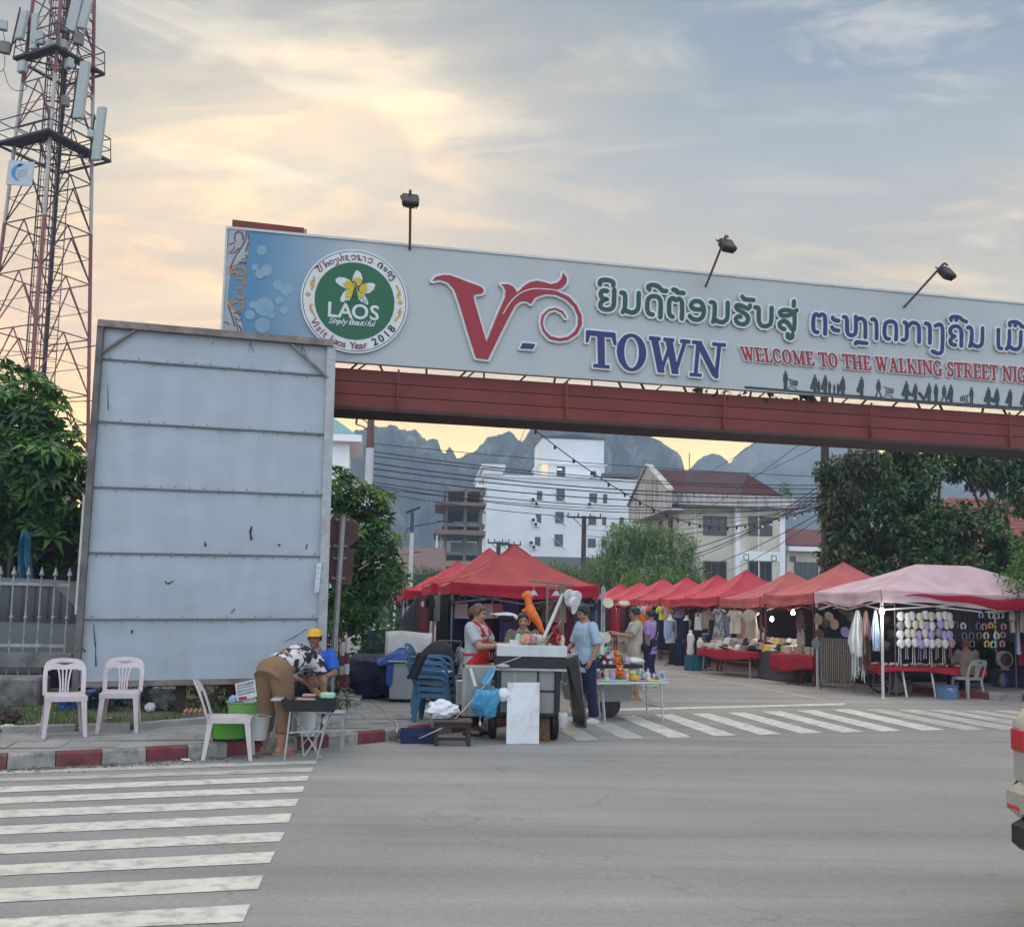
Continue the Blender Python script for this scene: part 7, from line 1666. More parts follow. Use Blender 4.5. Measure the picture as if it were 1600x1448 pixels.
mb.grid(lambda u,v:Vector(((u-.5)*.30,(v-.5)*.26,.05+.018*math.cos(u*31.4)*math.cos(v*31.4))),30,26);mb.loft([[Vector((x*s_,y*s_,z))for x,y in((-.15,-.13),(.15,-.13),(.15,.13),(-.15,.13))]for s_,z in((.9,.0),(1,.055))],False);obj('tray',mb,mat('pulp_grey',(.20,.17,.15),.95,.15),t,smooth=True)
for i in range(5):
 for j in range(4):
  mb=MB();mb.ell((-.115+i*.057,-.085+j*.057,.083),(.022,.022,.029),None,9,7);obj('egg',mb,mat('egg_brown',(.42,.19,.10),.5,.12,3),t,smooth=True)
m_lime=mat('plastic_green',(0.10,0.34,0.04),0.35,0.06,3)
p=G(350,1156,.155);t=thing('green_basin','round green plastic basin on the pavement behind the sideways chair','basin',p+Vector((0,.12,0)));mb=MB();mb.lathe([(.14,0),(.20,.02),(.225,.20),(.245,.215),(.245,.225),(.215,.22),(.19,.03),(.02,.02)],(0,0,0),28);obj('bowl',mb,m_lime,t,smooth=True)
p=G(362,1138,.155)+Vector((.05,.30,0));t=thing('green_tub','light green tub of wrapped bundles holding a handwritten card','tub',p);mb=MB();mb.lathe([(.13,0),(.15,.02),(.19,.27),(.205,.28),(.205,.29),(.18,.285),(.14,.03),(.02,.02)],(0,0,0),24);obj('bowl',mb,mat('plastic_green_light',(0.16,0.36,0.10),0.35,0.06),t,smooth=True)
for i,(x,y,c)in enumerate([(-.1,0,'pale blue'),(.02,.05,'white'),(.08,-.06,'white')]):
 obj('wrapped_bundle',lump(Vector((x,y,.24)),(.08,.07,.06),20+i,.4),cm(c),t,smooth=True)
mb=MB();R_=Matrix.Rotation(rad(-14),3,'Y')@Matrix.Rotation(rad(-14),3,'X');cc=Vector((.05,-.12,.43));mb.box(cc,(.24,.006,.21),R_);cd=obj('card',mb,cm('white'),t);mb=MB()
for r_ in range(4):
 x=-.10
 while x<.09:
  l=rnd.uniform(.012,.03);h_=(.016,.009,.009,.012)[r_];pts=[cc+R_@Vector((x+q*l/4,-.006,.075-r_*.036+h_*(1 if q%2 else-1)))for q in range(5)];mb.tube(pts,.0025,4,False);x+=l+.008
obj('handwriting',mb,mk_ink,cd);mb=MB();mb.poly([cc+R_@Vector(q)for q in((-.10,-.0045,-.10),(-.10,-.0045,-.065),(0,-.0045,-.075),(.0,-.0045,-.10))],R_@Vector((0,-.002,0)));obj('picture_print',mb,cm('red'),cd)
def bucket(name,label,p,r0,r1,h,m,cat='bucket',lid=None):
 t=thing(name,label,cat,p);mb=MB();mb.lathe([(r0,0),(r1,h),(r1+.012,h),(r1+.012,h+.012),(r1-.012,h+.01),(r0-.012,.015),(.01,.012)],(0,0,0),22);obj('body',mb,m,t,smooth=True)
 mb=MB();mb.tube([Vector((r1*math.cos(q),-.01,h+r1*.2*math.sin(q)))for q in(math.pi*k/10 for k in range(11))],.005,5);obj('handle',mb,m_steel,t);return t
bucket('white_bucket','clear white bucket just behind the heel of the bending man',G(398,1158,.155)+Vector((0,.15,0)),.09,.12,.24,mat('plastic_milky',(.45,.48,.44),.3,.05))
bucket('paint_bucket','white paint bucket under the black tray table',G(478,1152,.155)+Vector((0,.2,0)),.11,.13,.30,cm('white'))
bucket('paint_bucket','second white paint bucket beside the one under the tray table',G(440,1150,.155)+Vector((0,.25,0)),.11,.13,.28,mat('plastic_milky',(.45,.48,.44),.3,.05))
p0=P(486,1100,11.0);tz=p0.z+.06;p0.z=0
t=thing('tray_table','black tray on thin folding steel legs at the kerb','table',p0,rad(4));mb=MB();W_,D_2=.285,.2
mb.loft([[Vector((x*s_,y*s_,z))for x,y in((-W_,-D_2),(W_,-D_2),(W_,D_2),(-W_,D_2))]for s_,z in((.9,tz-.12),(1,tz),(.97,tz),(.88,tz-.10))],True);obj('tray',mb,mat('tray_black',(.014,.014,.016),.45,.3,6,.2,20),t)
mb=MB();mb.bev((-W_-.06,.02,tz-.01),(.12,.3,.03),.01);obj('side_shelf',mb,m_steel,t)
for s_,(x0,x1)in enumerate(((-.19,-.23),(.21,.10))):
 for y in(-.14,.14):
  mb=MB();mb.tube([(x0+(.05 if y>0 else 0),y,tz-.08),(x1+(.16*(1 if s_==0 else-1)if y>0 else 0),y-.02,0)],.011,7);obj('leg',mb,m_steel,t)
mb=MB();mb.tube([(-.20,-.15,.28),(.15,-.15,.30)],.009,6);mb.tube([(-.24,.14,tz-.1),(.14,-.16,.03)],.009,6);mb.tube([(.24,-.14,tz-.06),(-.1,.14,.1)],.009,6);obj('brace',mb,m_steel,t)
mb=MB();q=p0+Vector((.16,.08,tz+.0));mb.bev(q+Vector((0,0,.03)),(.15,.1,.06),.012);tag(obj('mint_box',mb,cm('mint')),'small mint green box on the black tray table','box')
mb=MB();q=p0+Vector((-.06,.02,tz-.06));mb.bev(q+Vector((0,0,.05)),(.20,.14,.03),.01);mb.bev(q+Vector((.03,.02,.09)),(.14,.1,.03),.01);tag(obj('food_pack',mb,cm('dusty pink')),'reddish food packs lying in the black tray','food pack')
bp0=P(516,1112,11.7);bz_=bp0.z;bp0.z=0;t=thing('steel_bench','grey steel bench with square legs behind the black tray table','bench',bp0,rad(6));mb=MB();mb.bev((0,0,bz_),(.34,.26,.025),.006);obj('top',mb,m_steel,t)
for x in(-.14,.15):
 for y in(-.1,.1):
  mb=MB();mb.beam((x,y,0),(x,y,bz_),.03);obj('leg',mb,m_steel,t)
sb=P(517,1088,16.0);sb.z=.15;t=thing('stop_sign','back of an octagonal road sign over a brown plate on a grey pole','sign',sb);top=P(536,806,16.0);m_sb=mat('sign_back_brown',(.115,.065,.06),.5,.12,3,dirt=(.16,.11,.10),dscale=2)
mb=MB();mb.tube([sb,top],.045,10);obj('pole',mb,m_steel,t,smooth=True,w=True)
mb=MB();c=P(533,831,16.08);mb.poly([c+Vector((.29*math.cos(a),0,.29*math.sin(a)))for a in(rad(22.5+45*k)for k in range(8))],(0,.012,0));obj('octagon_plate',mb,m_sb,t,w=True)
mb=MB();c2_=P(529,884,16.08);mb.box(c2_,(.46,.012,.57),Matrix.Rotation(rad(3),3,'Y'));obj('lower_plate',mb,m_sb,t,w=True)
for y in(812,853,872,903):
 q=P(535-(y-812)*.07,y,16.02);mb=MB();mb.box(q,(.2,.02,.035));mb.ell(q+Vector((.09,-.02,0)),(.02,.02,.02),None,6,4);mb.ell(q+Vector((-.09,-.02,0)),(.02,.02,.02),None,6,4);obj('clamp',mb,m_steel,t,w=True)
for i,(x,y0,y1,Y)in enumerate([(540,996,1088,16.1),(533,1003,1084,16.4)]):
 b0=P(x,y1,Y);b0.z=.15;h_=P(x,y0,Y).z-.15;t=thing('striped_post',['taller red and white striped post with blue foot by the sign','shorter red and white striped post behind the taller one'][i],'post',b0,0,'striped posts by the gate');q=[0,.16,.42,.58,.76,1]
 for k in range(5):
  mb=MB();mb.tube([(0,0,h_*q[k]),(0,0,h_*q[k+1])],.042,12);obj('band',mb,[cm('blue'),m_kred,cm('white'),m_kred,cm('white')][k]if k else cm('pale blue'),t,smooth=True)
pk=thing('red_gate','red picket gate in the shade under the plumeria','gate',P(522,1050,18.2))
for k in range(9):
 mb=MB();q=P(506+k*3.6,1046,18.2);mb.beam(Vector((q.x,q.y,.2)),Vector((q.x,q.y,1.15)),.035,.02);obj('picket',mb,mat('picket_red',(.22,.03,.015),.6,.15),pk,w=True)
mb=MB()
for z in(.4,.95):
 a,b_=P(504,1040,18.23),P(540,1040,18.23);mb.beam(Vector((a.x,a.y,z)),Vector((b_.x,b_.y,z)),.04,.03)
obj('rail',mb,mat('picket_red',(.22,.03,.015)),pk,w=True)
for i,(x,y)in enumerate([(540,1093),(530,1098),(549,1100)]):
 mb=MB();mb.bev(G(x,y,.16)+Vector((0,0,.04)),(.26,.14,.10),.015,Matrix.Rotation(rnd.uniform(-.5,.5),3,'Z'));tag(obj('concrete_lump',mb,m_conc),['broken concrete block at the foot of the striped posts','broken concrete block against the sign pole','broken concrete block at the slab corner'][i],'block','broken concrete blocks')
m_ss=mat('stainless',(.36,.36,.36),.38,.12,2,.05,10,metal=.55,dirt=(.18,.17,.16),dscale=2.5,damt=.5)
q=P(640,1062,16.2);q.z=.155;t=thing('steel_counter','closed steel food counter with a tilted pale lid under blue tarp','counter',q,rad(6));mb=MB();mb.bev((0,0,.32),(.62,.5,.56),.012);obj('body',mb,mat('counter_grey',(.25,.26,.27),.5,.1,2),t);mb=MB();mb.bev((.02,-.02,.62),(.72,.58,.025),.006);obj('top',mb,m_ss,t)
mb=MB();
mb.grid(lambda u,v:Vector((-.40+.74*u+.1*(1-v)*(u-.0)*-.2,.16+.10*v,.66+.40*v+.015*math.sin(u*5))),12,4);obj('lid',mb,mat('lid_pale',(.46,.45,.42),.35,.12,3,dirt=(.30,.29,.27),dscale=4),t,smooth=True,thick=.012)
mb=MB();mb.grid(lambda u,v:Vector((-.52+.92*u,-.30+.56*v,.645+.17*math.exp(-((u-.42)/.22)**2)*(.4+v*.6)+.03*nz3((u*5,v*4,2))-.12*max(0,u-.8)-.10*max(0,.12-v)*8)),26,14);tag(obj('blue_tarpaulin',mb,m_tarp,t and None,smooth=True,thick=.006),'crumpled blue tarp thrown over the steel counter','tarpaulin');tb_o=bpy.data.objects['blue_tarpaulin'];tb_o.location=MW[t.name]@tb_o.location;tb_o.rotation_euler=(0,0,rad(6))
mb=MB();mb.poly([P(605,1027,15.9),P(616,1028,15.9),P(613,1068,15.9),P(609,1075,15.9),P(603,1066,15.9)],(0,.02,0));tag(obj('tarp_strip',mb,m_tarp),'blue tarp strip hanging down the face of the steel counter','tarpaulin')
tag(obj('tarp_heap',lump(P(592,1075,16.6)*1.0-Vector((0,0,P(592,1075,16.6).z-.15)),(.52,.45,.37),31,.30,2.2),mat('tarp_navy',(.006,.012,.045),.6,.2,4,.6,12),smooth=True),'dark navy tarp heap at the end of the steel counter','tarpaulin')
mb=MB();a0,a1,b0,b1=P(606,1000,18.5),P(652,935,18.5),P(560,1075,17.2),P(600,1075,17.0)
mb.grid(lambda u,v:P(612,990,18.0).lerp(P(652,930,21.5),u).lerp((P(575,1062,17.6)).lerp(P(640,1040,20.5),u),v)+Vector((.03*math.sin(u*60),0,.02*math.sin(u*60))),60,6);tag(obj('awning_sheet',mb,mat('awning_dark',(.035,.037,.042),.7,.2),thick=.01),'dark ribbed awning sheet leaning at the pavement side of the near stalls','awning')
mb=MB();mb.grid(lambda u,v:P(572,985,18.2).lerp(P(612,982,18.4),u)*(1-v)+(P(566,1068,17.8).lerp(P(606,1070,17.8),u))*v+Vector((.04*math.sin(u*9+v*3),0,0)),12,8);tag(obj('side_tarpaulin',mb,cloth('tarp_teal_dark',(.008,.03,.045),.05),thick=.008,smooth=True),'dark teal tarp sheet hung beside the plumeria','tarpaulin')
p=G(672,1096,.155);t=thing('pushchair','black folding pushchair with hood parked on the pavement','pushchair',p+Vector((.05,.05,0)),rad(-30));mb=MB();mb.loft([[Vector((.21*c_,y+.24*s_*.6,z+.22*s_))for c_,s_ in((math.cos(a),math.sin(a))for a in(math.pi*k/10 for k in range(11)))]for y,z in((-.16,.66),(-.05,.72),(.10,.70),(.2,.62))],True,True);obj('hood',mb,mat('pram_black',(.012,.013,.018),.8,.2),t,smooth=True)
mb=MB();mb.grid(lambda u,v:Vector(((u-.5)*.4,.18-.1*v-.25*max(0,v-.6),.72-.45*min(1,v*1.5))),8,10);mb.bev((0,0,.2),(.38,.4,.2),.05);obj('seat',mb,mat('pram_black',(.012,.013,.018)),t,smooth=True,thick=.02)
mb=MB()
for s_ in(-1,1):
 mb.tube(smooth_line([Vector((s_*.22,.42,.92)),Vector((s_*.22,.25,.65)),Vector((s_*.22,-.1,.3)),Vector((s_*.22,-.28,.08))]),.013,6);mb.tube([(s_*.22,.12,.5),(s_*.22,.26,.08)],.012,6)
mb.tube([(-.22,.42,.92),(.22,.42,.92)],.018,8);obj('frame',mb,mat('pram_frame',(.05,.05,.055),.4,.1,metal=.5),t)
for sx in(-1,1):
 for y in(-.28,.26):
  mb=MB();mb.lathe([(.03,-.02),(.075,-.02),(.08,0),(.075,.02),(.03,.02)],(sx*.22,y,.08),16,rot=Matrix.Rotation(rad(90),3,'Y'));obj('wheel',mb,m_black,t,smooth=True)
mb=MB();q=P(661,1035,12.8);mb.grid(lambda u,v:q+Vector(((u-.5)*.12-.13*v,.02*math.sin(u*8),.12-.32*v)),8,8);tag(obj('black_jacket',mb,cm('black'),thick=.03,smooth=True),'black cloth hanging off the back of the blue chairs','cloth')
p=G(709,1085,.0);t=thing('lime_cooler','lime green drinks cooler with white lid behind the blue chairs','cool box',Vector((P(709,1080,14.2).x,14.2,.155)),rad(10));mb=MB();mb.bev((0,0,.14),(.15,.15,.28),.02);obj('body',mb,mat('lime',(.16,.42,.03),.4),t);mb=MB();mb.bev((0,0,.30),(.16,.16,.04),.012);obj('band',mb,cm('maroon'),t);mb=MB();mb.bev((0,0,.335),(.17,.17,.035),.012);obj('lid',mb,cm('white'),t)
p=G(648,1162);t=thing('blue_crate','dark blue plastic crate on the road against the kerb','crate',p+Vector((.02,.16,0)),rad(6));mb=MB();mb.loft([[Vector((x*s_,y*s_,z))for x,y in((-.22,-.15),(.22,-.15),(.22,.15),(-.22,.15))]for s_,z in((.92,0),(1,.155),(.95,.155),(.88,.02))]);mb.bev((0,-.155,.10),(.16,.014,.03),.005);obj('body',mb,mat('crate_navy',(.008,.018,.07),.45,.1),t)
p=G(702,1166);t=thing('wooden_stool','low dark wooden stool bench under a white bag','stool',p+Vector((.02,.16,0)),rad(5));m_dw=mat('wood_dark',(.035,.026,.022),.85,.3,5,.4,30);mb=MB();mb.bev((0,0,.285),(.46,.28,.035),.008);obj('seat',mb,mat('wood_worn',(.11,.085,.07),.85,.3,5,.3,30),t)
for x in(-.19,.19):
 for y in(-.11,.11):
  mb=MB();mb.beam((x,y,0),(x,y,.27),.05);obj('leg',mb,m_dw,t)
mb=MB();mb.beam((-.19,-.11,.08),(.19,-.11,.08),.03,.04);mb.beam((-.19,-.12,.24),(.19,-.12,.24),.03,.05);obj('stretcher',mb,m_dw,t)
tag(obj('carrier_bag',lump(p+Vector((-.10,.14,.302)),(.19,.14,.105),41,.30,2.5),m_wbag,smooth=True),'full white carrier bag resting on the low wooden stool','bag')
p=G(716,1140)+Vector((.02,.2,0));p.z=0;mb=MB();mb.bev(p+Vector((0,0,.48)),(.13,.22,.32),.012,Matrix.Rotation(rad(6),3,'Z'));tag(obj('foam_box',mb,cm('white')),'tall white foam box between the blue chairs and the steel sheet','box');mb=MB();mb.beam(p+Vector((0,0,.0)),p+Vector((0,0,.31)),.14,.2);tag(obj('support_block',mb,m_dw),'dark block under the tall white foam box','block')
cz=lambda y:1.6+(952.5-y)*12.75/1600
FX=lambda x:P(x,1040,12.75).x
t=thing('food_cart','steel food cart with pale tray, black band and bare pole frame','cart',Vector((FX(830),12.75,0)),rad(2));OX=FX(830)
def cbox(mb,x0,x1,y0,y1,za,zb_,b=.006):
 mb.bev(((FX(x0)+FX(x1))/2-OX,(y0+y1)/2,(za+zb_)/2),(FX(x1)-FX(x0),y1-y0,zb_-za),b)
mb=MB();cbox(mb,776,886,0,.95,cz(1024),cz(1007));obj('tray',mb,mat('tray_pale',(.48,.50,.51),.4,.06,2,dirt=(.33,.33,.33),dscale=3),t)
mb=MB();cbox(mb,774,886,.02,.92,cz(1042),cz(1024)-.002);obj('band',mb,mat('band_black',(.012,.012,.018),.4,.2),t)
mb=MB();cbox(mb,770,886,-.02,.95,cz(1046),cz(1042));obj('rail',mb,m_ss,t)
m_zinc=mat('zinc_sheet',(.27,.27,.26),.45,.2,3,.1,12,metal=.45,dirt=(.14,.135,.13),dscale=3,damt=.6,stretch=(4,1,.5))
mb=MB();cbox(mb,783,868,.05,.85,cz(1112),cz(1046));obj('tank',mb,m_zinc,t)
mb=MB();cbox(mb,776,783,.0,.9,cz(1112),cz(1046));cbox(mb,868,876,.0,.9,cz(1112),cz(1046));cbox(mb,783,868,.03,.05,cz(1078),cz(1075));cbox(mb,776,876,.0,.06,cz(1115),cz(1110));cbox(mb,840,843,.03,.06,cz(1075),cz(1046));obj('frame',mb,m_black,t)
mb=MB();cbox(mb,723,768,-.02,.0,cz(1116),cz(1043),.003);cbox(mb,723,731,-.03,-.02,cz(1116),cz(1043),.002);obj('side_sheet',mb,m_zinc,t)
mb=MB();cbox(mb,726,774,.1,.8,cz(1044),cz(1040));obj('side_shelf',mb,m_ss,t);mb=MB();cbox(mb,728,772,.15,.7,cz(1114),cz(1109));obj('side_shelf',mb,m_ss,t)
mb=MB();cbox(mb,735,860,.1,.8,cz(1120),cz(1112));obj('chassis',mb,m_black,t)
for x in(772,870):
 mb=MB();mb.lathe([(.08,-.05),(.2,-.05),(.225,-.03),(.225,.03),(.2,.05),(.08,.05)],(FX(x)-OX,.3,.225),22,rot=Matrix.Rotation(rad(90),3,'Y'));wl_=obj('wheel',mb,m_black,t,smooth=True);mb=MB();mb.lathe([(.13,-.055),(.13,.055)],(FX(x)-OX,.3,.225),16,rot=Matrix.Rotation(rad(90),3,'Y'));obj('rim',mb,m_rust,wl_)
mb=MB();zt_=cz(908)
for x,y in((858,.5),(884,.5),(884,.9)):
 mb.tube([(FX(x)-OX,y,cz(1046)),(FX(x)-OX,y,zt_)],.016,7)
mb.tube([(FX(828)-OX,.5,zt_+.02),(FX(902)-OX,.5,zt_-.02)],.014,6);mb.tube([(FX(857)-OX,.5,zt_-.06),(FX(900)-OX,.5,zt_-.08)],.012,6);obj('pole_frame',mb,mat('pole_olive',(.13,.13,.10),.6),t)
for i,x in enumerate((833,870)):
 mb=MB();mb.tube([(FX(x)-OX,.5,zt_),(FX(x)-OX,.5,zt_-.1)],.004,4);mb.lathe([(.02,0),(.06,-.06),(.055,-.065)],(FX(x)-OX,.5,zt_-.1),12);tag(obj('bar_lamp',mb,m_steel,None),['small metal lamp shade hung at the free end of the cart bar','small metal lamp shade hung between the cart poles'][i],'lamp shade','lamp shades on the cart bar');o=bpy.data.objects['bar_lamp' if i==0 else 'bar_lamp.001'];o.location=o.location+Vector((OX,12.75,0))
CW=MW[t.name]
def onc(x,yb,z):
 return CW@Vector((FX(x)-OX,yb,z))
tray_z=cz(1007)
mb=MB();mb.tube([onc(846,.3,tray_z-.02),onc(883,.45,cz(925))],.022,10);tag(obj('white_pipe',mb,cm('white'),smooth=True),'white plastic pipe slanting up from the cart tray','pipe')
for i,(x0,x1,y1)in enumerate([(848,884,965),(842,880,972)]):
 mb=MB();mb.tube([onc(x0,.15,tray_z-.02),onc(x1,.55,cz(y1))],.006,5);tag(obj('thin_stick',mb,m_bam),['upper thin stick under the white pipe','lower thin stick under the white pipe'][i],'stick','sticks on the cart tray')
for i,(x,yb,c,k)in enumerate([(806,.25,'white','tray'),(812,.6,'mint','pot'),(820,.2,'peach','bag'),(832,.25,'pink','bag'),(843,.3,'cream','bag'),(836,.5,'white','bag'),(864,.4,'maroon','bunch'),(870,.2,'red','bunch'),(875,.3,'yellow','pot'),(880,.25,'cream','pot'),(826,.55,'yellow','pot'),(857,.5,'cream','bag')]):
 p=onc(x,yb,tray_z);m=cm(c)
 if k=='tray':
  mb=MB();mb.loft([[p+Vector((a*s_,b_*s_,z))for a,b_ in((-.08,-.05),(.08,-.05),(.08,.05),(-.08,.05))]for s_,z in((.8,0),(1,.06))])
 elif k=='pot':
  mb=MB();mb.lathe([(.03,0),(.04,.07),(.035,.10),(.02,.13)],p,12)
 elif k=='bag':
  mb=lump(p,(.065,.06,.065),50+i,.35,3)
 else:
  mb=MB()
  for q in range(60):
   d=rdir();c_=p+Vector((d.x*.06,d.y*.05,.13+d.z*.12));mb.ell(c_,(.012,.012,.02),Matrix.Rotation(rnd.uniform(0,3),3,'X'),5,3)
 tag(obj({'tray':'foam_tray','pot':'sauce_pot','bag':'food_bag','bunch':'chilli_bunch'}[k],mb,m,smooth=True),c+' '+{'tray':'foam tray by the woman in the apron','pot':'pot','bag':'food bag','bunch':'bunch of hanging sausages'}[k]+('' if k=='tray' else ' on the cart tray, '+ORD[i-1]+' from the foam tray'),k,'goods on the cart tray')
p=P(829,955,15.2);mb=MB()
mb.ell(p+Vector((.0,0,.0)),(.085,.08,.125),Matrix.Rotation(rad(-18),3,'Y'),14,10);mb.tube(smooth_line([p+Vector((-.02,0,.08)),p+Vector((-.045,0,.17)),p+Vector((-.03,0,.22))]),.058,10);mb.ell(p+Vector((-.035,0,.245)),(.085,.06,.062),None,12,8);mb.ell(p+Vector((-.10,0,.225)),(.05,.045,.035),None,10,6);mb.tube(smooth_line([p+Vector((.04,0,-.06)),p+Vector((.12,0,-.16)),p+Vector((.17,0,-.28)),p+Vector((.24,0,-.34))]),[.085-.0052*q for q in range(16)],10);mb.tube([p+Vector((-.05,0,.03)),p+Vector((-.13,-.02,.0))],.022,7);mb.tube([p+Vector((-.02,0,-.1)),p+Vector((-.05,0,-.2))],.04,8)
r_=remeshed(mb,.012,3);tag(obj('toy_dinosaur',r_,mat('toy_orange',(.75,.14,.015),.45,.06),smooth=True),'bright orange long necked toy dinosaur hung over the cart','toy')
p=P(794,963,15.0);t2=thing('orca_plush','black and white orca plush hanging beside the orange dinosaur','toy',p,rad(10));mb=MB();R_=Matrix.Rotation(rad(95),3,'Y');mb.ell((0,0,0),(.062,.07,.16),R_,14,10);mb.tube([(-.12,0,.02),(-.22,0,.03)],[.04,.012],8);mb.ell((-.24,0,.03),(.03,.06,.012),None,8,5);obj('body',remeshed(mb,.01,3),cm('white'),t2,smooth=True);mb=MB();mb.ell((-.02,-.02,-.022),(.055,.066,.135),R_,14,10);obj('back',mb,cm('black'),t2,smooth=True);mb=MB();mb.ell((.0,-.07,-.02),(.03,.02,.075),Matrix.Rotation(rad(70),3,'Y'),8,6);mb.ell((.17,0,.02),(.05,.03,.03),None,8,6);obj('fin',mb,cm('black'),t2,smooth=True)
for i,(x,y,c_)in enumerate([(893,928,.0),(904,930,.3),(901,940,.9)]):
 p=onc(x,.35+i*-.06,cz(y));put_hat('cap','white',p,Matrix.Rotation(rad(10+20*i),3,'Z')@Matrix.Rotation(rad(-75),3,'X'),'white cap, '+['the highest','the biggest','the lowest'][i]+' of three hung over the shirted man','white caps on the cart pole',.82)
m_bagbl=mat('bag_blue_film',(.06,.30,.50),.25,.2,5,.7,14,alpha=.82,dirt=(.25,.5,.62),dscale=5,damt=.7)
p=onc(760,-.16,cz(1118));mb=lump(p,(.165,.13,.23),61,.22,2.4,tie=True);tag(obj('blue_bag',mb,m_bagbl,smooth=True),'big translucent blue rubbish bag hanging on the cart end','bag');p2=p
mb=MB();mb.tube([onc(757,-.12,cz(1066)),onc(768,-.1,cz(1042))],[.06,.012],8);mb.tube([onc(762,-.12,cz(1066)),onc(774,-.1,cz(1040))],[.04,.012],8);tag(obj('bag_neck',mb,m_bagbl,smooth=True),'twisted neck of the blue rubbish bag on the cart','bag')
p=onc(788,-.14,cz(1092));tag(obj('clear_bag',lump(p,(.085,.08,.085),63,.15,2,tie=False),m_wbag,smooth=True),'round white bag beside the blue rubbish bag','bag')
mb=MB();mb.tube([onc(735,-.06,cz(1043)),onc(744,-.10,cz(1070))],[.022,.022],8);tag(obj('white_tube',mb,cm('white'),smooth=True),'short white tube stuck in the blue rubbish bag','tube')
b0,b1,t0,t1=G(791,1162),G(842,1162),P(793,1066,12.62),P(843,1066,12.62)
mb=MB();n_=Vector((0,-.035,.004));mb.poly([b0,b1,t1,t0],n_);t2=tag(obj('white_board',mb,mat('board_white',(.60,.61,.62),.45,.05,2,.05,10,dirt=(.42,.36,.31),dscale=3.2,damt=.8)),'stained white board leaning upright against the cart front','board')
mb=MB();mb.add([b0.lerp(t0,.10)+(b1-b0)*.53+n_*1.1+Vector((dx_,0,dz_))for dx_,dz_ in((-.02,.02),(.015,.035),(.005,.01),(.018,-.012))],[(0,1,2,3)]);mk=obj('scuff_mark',mb,m_black,t2,w=True)
q=[G(897,1128),G(916,1136),P(902,1020,13.1),P(882,1028,12.9)];mb=MB();t2=thing('grill_panel','dark steel grid panel leaning on the end of the cart','panel',q[0])
mb.poly([q[0],q[1],q[2],q[3]],(.012,-.012,0));obj('sheet',mb,mat('sheet_dark',(.035,.035,.036),.6,.3,4),t2,w=True);mb=MB()
for a,b_ in((0,1),(1,2),(2,3),(3,0)):
 mb.beam(q[a],q[b_],.03)
for k in range(1,6):
 mb.beam(q[0].lerp(q[1],k/6)+Vector((.01,-.02,0)),q[3].lerp(q[2],k/6)+Vector((.01,-.02,0)),.01)
for k in range(1,5):
 mb.beam(q[0].lerp(q[3],k/5)+Vector((.01,-.02,0)),q[1].lerp(q[2],k/5)+Vector((.01,-.02,0)),.012)
obj('bar',mb,m_steel,t2,w=True)
tag(obj('hanging_bag',lump(onc(881,-.05,cz(1133)),(.06,.05,.13),66,.25,2.5,tie=True),mat('bag_clear',(.42,.42,.42),.25,.1,5,.6,14),smooth=True),'limp clear bag hanging between cart wheel and grid panel','bag')
mb=MB();p=G(848,1158)+Vector((.02,.12,0));mb.bev(p+Vector((0,0,.19)),(.13,.16,.38),.01);tag(obj('carton_stack',mb,mat('carton_pattern',(.16,.09,.045),.8,.7,26)),'patterned brown carton standing behind the white board','box')
for i in range(14):
 pass
def cable(name,pts,r,label,m=None,group=None):
 mb=MB();mb.tube(smooth_line([Vector(p)for p in pts],3),r,6);return tag(obj(name,mb,m or flat('cable_white',(.45,.42,.38),.5),smooth=True),label,'cable',group)
cable('power_cable',[G(572,1082,.16),G(580,1090,.16),G(586,1100,.16),G(600,1108,.16),G(605,1118,.16),G(622,1130,.165),G(620,1143,.17),G(617,1152,.02),G(625,1158,.01),G(645,1157,.02),P(672,1146,12.15),P(700,1132,12.2),P(722,1112,12.5),P(750,1080,12.55),P(772,1052,12.6)],.007,'pale power cable running over the pavement and up to the cart')
cable('dropper_cable',[onc(752,-.2,cz(1075)),onc(752,-.2,cz(1110)),onc(752,-.2,cz(1122))],.005,'short white cable with a plug dangling below the blue bag')
cable('lamp_cord',[onc(804,-.04,cz(1046)),onc(807,-.05,cz(1070)),onc(803,-.08,cz(1090))],.004,'thin cord with a blue tag hanging in front of the white board');mb=MB();mb.box(onc(801,-.1,cz(1098)),(.035,.012,.13),Matrix.Rotation(rad(20),3,'Y'));tag(obj('blue_tag',mb,mat('tag_navy',(.02,.03,.12),.4)),'small navy tag on the cord before the white board','tag')
mb=MB();mb.lathe([(.012,0),(.016,.01),(.016,.04),(.006,.05)],onc(752,-.2,cz(1127)),8);tag(obj('plug_socket',mb,cm('white')),'white plug at the end of the dangling cable','plug')
cable('cart_cord',[onc(770,-.03,cz(1040)),onc(790,-.04,cz(1033)),onc(806,-.04,cz(1027)),onc(818,-.03,cz(1022))],.006,'grey cord lying across the black band of the cart')
mb=MB();mb.ell(onc(786,-.05,cz(1039)),(.085,.05,.03),None,12,7);tag(obj('plastic_cover',mb,m_steel,smooth=True),'grey plastic cover wedged on the cart rail','cover')
ta,tb2=P(921,1066,15.0),P(1046,1064,15.5);th_=(ta.z+tb2.z)/2;tc0=(ta+tb2)/2;yw=math.atan2((tb2-ta).y,(tb2-ta).x);LT=(tb2-ta).length;tc0=tc0+Vector((-math.sin(yw),math.cos(yw),0))*.28;tc0.z=0
m_alu=mat('aluminium',(.50,.51,.52),.4,.08,4,metal=.4)
folding_table('toy_table',tc0,yw,LT,.56,th_,m_alu,m_alu,'folding aluminium table covered in small bright toys')
m3=Matrix.Rotation(yw,3,'Z');up_o=tc0+m3@Vector((-.08,.62,0));uz_=P(980,1039,15.7).z
